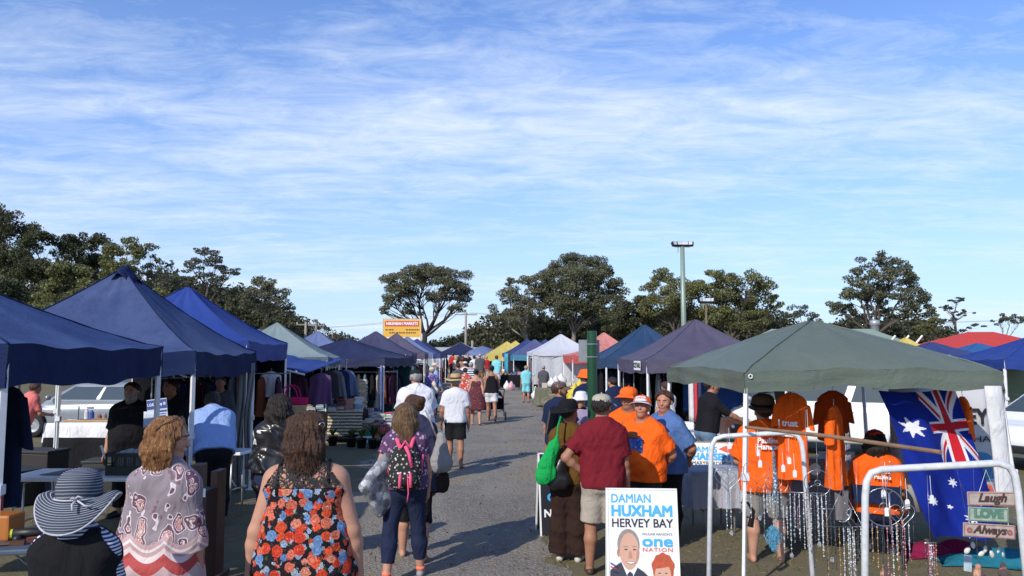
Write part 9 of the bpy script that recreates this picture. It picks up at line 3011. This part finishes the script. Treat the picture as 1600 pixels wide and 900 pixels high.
o.location = sc
tag(o, 'pale blue speckled cord above the sky blue feather', 'cord')
kn = at(1164, 786, 7.3)
q_ = MB()
q_.tube([(0.03 * math.cos(a), 0.03 * math.sin(a), 0) for a in np.linspace(0, 6.283, 10)[:-1]], 0.010, 6, closed=True)
q_.tube([(0.02, -0.03, 0), (0.06, -0.04, -0.06), (0.03, -0.04, -0.20)], [0.012, 0.02, 0.03], 6)
o = q_.build('black_ribbon', BLACK)
o.location = kn
tag(o, 'black ribbon knotted round the front leg of the green canopy', 'ribbon')
hk = at(1390, 727, 4.33)
q_ = MB()
q_.tube([(-0.005, 0, 0.02), (0.012, 0, 0.012), (0.012, 0, -0.02), (-0.022, 0, -0.10), (-0.026, 0, -0.135), (-0.01, 0, -0.15), (0.008, 0, -0.135)], 0.0032, 6)
q_.tube([(-0.01, 0, -0.15), (-0.009, 0, -0.36)], 0.005, 6)
o = q_.build('hook', SILVR, None, smooth=True)
o.location = hk
tag(o, 'large silver S hook hung on the near white pipe', 'hook')
pq = thing('word_plaque', 'three linked plaques reading Laugh, LOVE and Always on the near stand', 'plaque', at(1540, 728, 4.28), R(-3))
px_m = 4.28 / FOC
q_ = MB()
q_.tube([(-0.06, 0, -0.19), (0.0, 0, -0.02), (0.06, 0, -0.19)], 0.0015, 4)
for zz in (-0.235, -0.315):
	for xx_ in (-0.1, 0.1):
		q_.tube([(xx_, 0, zz + 0.02), (xx_, 0, zz - 0.06)], 0.0014, 4)
q_.build('cord', INK_WHITE, pq)
PLK = paint('distressed cream plaque', (0.42, 0.36, 0.32), 0.7, 0, 0.2, 30)
PLG = paint('distressed sage plaque', (0.34, 0.40, 0.33), 0.7, 0, 0.2, 30)
PRD = paint('dusty red paint', (0.36, 0.11, 0.10), 0.7, 0, 0.2, 30)
SAGEI = paint('sage green paint', (0.08, 0.20, 0.14), 0.7, 0, 0.1)
for k, (wd, z, w_, h_, m_, em, im, szz, sh) in enumerate((('Laugh', -0.170, 0.245, 0.072, PLK, PRD, PDK, 0.062, 0.35), ('LOVE', -0.252, 0.205, 0.074, PLG, SAGEI, SAGEI, 0.062, 0.0), ('Always', -0.336, 0.265, 0.072, PLK, PRD, PDK, 0.058, 0.35))):
	M = TR((0.02, 0.0, 0.0)[k], 0, z) @ Matrix.Rotation(R((0, 2, 3)[k]), 4, 'Y')
	pl_ = rbox('plaque', (0, 0, 0), (w_, 0.010, h_), m_, pq, 0.003, M)
	e_ = MB()
	for s_ in (-1, 1):
		e_.box((0, -0.0055, s_ * (h_ / 2 - 0.005)), (w_ - 0.006, 0.002, 0.004), M)
		e_.box((s_ * (w_ / 2 - 0.005), -0.0055, 0), (0.004, 0.002, h_ - 0.014), M)
	e_.build('border', em, pl_)
	text(wd, szz, im, pl_, M @ TR(0, -0.0066, 0.004) @ FRONT, 0.0018 if sh else 0.004, shear=sh)
	if k == 2:
		for s_ in (-1, 1):
			r_ = MB()
			r_.tube([(s_ * (w_ / 2 - 0.03) + 0.010 * math.cos(a), -0.007, 0.010 * math.sin(a)) for a in np.linspace(0, 6.28, 10)[:-1]], 0.005, 5, closed=True, )
			ro = r_.build('rosette', PRD, pl_)
			ro.data.transform(M)
SHELL = paint('white sea shell', (0.62, 0.60, 0.54), 0.45, 0, 0.12, 30)
for k, (px, py, r_, a) in enumerate(((1511, 860, 0.017, 30), (1520, 852, 0.014, -10), (1533, 865, 0.016, 60), (1539, 858, 0.015, 10), (1549, 866, 0.019, -30), (1559, 860, 0.015, 45), (1566, 867, 0.016, -50))):
	q_ = MB()
	q_.sheet(lambda u, v: (r_ * (0.75 + 0.25 * math.cos(12 * 2 * math.pi * u) * 0.12) * math.cos(2 * math.pi * u) * math.sin(v * math.pi / 2), -r_ * 0.55 * math.cos(v * math.pi / 2), r_ * 1.2 * math.sin(2 * math.pi * u) * math.sin(v * math.pi / 2)), 20, 6)
	o = q_.build('sea_shell', SHELL, None, smooth=True, thick=0.002)
	o.location = at(px, py, 4.4)
	o.rotation_euler = (0, R(a), R(-20 + 12 * k))
	th_ = MB()
	th_.tube([(0, 0, r_), (0.01 * math.sin(k), 0, at(px, 724, 4.4).z - o.location.z)], 0.0008, 3)
	th_.build('thread', SILVR, o)
	tag(o, ['leftmost white shell on a thread below the plaques', 'highest white shell of the string below the plaques', 'white shell third from the left below the plaques', 'small white shell in the middle below the plaques', 'largest white shell below the plaques', 'white shell second from the right below the plaques', 'rightmost white shell on a thread below the plaques'][k], 'shell', 'shells hung on the near stand')
def heap(label, px, py, Y, L, W, h, mat, rz, seed):
	g0 = ground(px, py)
	rng = random.Random(seed)
	q_ = MB()
	ph = [rng.uniform(0, 6) for _ in range(4)]
	def f(u, v):
		x, y = (u - 0.5) * L, (v - 0.5) * W
		e = max(0, 1 - (2 * abs(u - 0.5)) ** 3) * max(0, 1 - (2 * abs(v - 0.5)) ** 2)
		return x + 0.03 * math.sin(v * 7 + ph[0]), y + 0.04 * math.sin(u * 6 + ph[1]), 0.012 + h * e * (0.75 + 0.25 * math.sin(u * 11 + ph[2] + 3 * v)) + 0.015 * e * math.sin(u * 23 + v * 9 + ph[3])
	q_.sheet(f, 40, 16)
	o = q_.build('draped_cloth', mat, None, smooth=True, thick=0.006)
	o.location = (g0.x, g0.y, 0)
	o.rotation_euler = (0, 0, rz)
	return tag(o, label, 'cloth', 'cloths spread below the near stand')
heap('crimson cloth bunched on the ground below the flag', 1480, 868, 0, 0.95, 0.38, 0.16, cloth('crimson cloth', (0.20, 0.012, 0.055), fold=0.9), R(-6), 1)
heap('teal cloth rolled on the ground beside the crimson cloth', 1560, 884, 0, 1.1, 0.34, 0.17, cloth('teal cloth', (0.015, 0.13, 0.19), fold=0.9), R(-14), 2)
cd = at(1512, 880, 5.2)
o = rbox('card', (0, 0, 0), (0.055, 0.004, 0.10), paint('pale printed card', (0.45, 0.55, 0.60), 0.5, 0, 0.3, 20), None, 0.001)
o.location = cd
o.rotation_euler = (R(-10), R(12), R(8))
tag(o, 'pale printed card hanging before the teal cloth', 'card')
for k, (px, py) in enumerate(((1383, 893), (1528, 893), (1567, 891))):
	p_ = at(px, py, 4.9)
	f_ = Field((-0.05, -0.05, -0.06), (0.05, 0.05, 0.07), 0.006)
	f_.add((0, 0, -0.03), (0, 0, 0.0), 0.028, 0.022, 0.02)
	f_.add((0, -0.004, 0.028), (0, -0.004, 0.030), 0.018, 0.018, 0.01)
	for sd in (-1, 1):
		f_.add((sd * 0.02, 0, 0), (sd * 0.034, -0.018, -0.02), 0.009, 0.007, 0.008)
	o = f_.mesh('clay_figurine', paint('terracotta figurine', (0.50, 0.26, 0.16), 0.6, 0, 0.2, 30), None)
	o.location = p_
	th_ = MB()
	th_.tube([(0, 0, 0.045), (0, 0, B0.z - p_.z)], 0.001, 3)
	th_.build('thread', SILVR, o)
	tag(o, ['small clay figurine hung below the spoked wheel chime', 'small clay figurine hung left of the teal cloth', 'small clay figurine hung over the teal cloth'][k], 'figurine', 'clay figurines on the near stand')
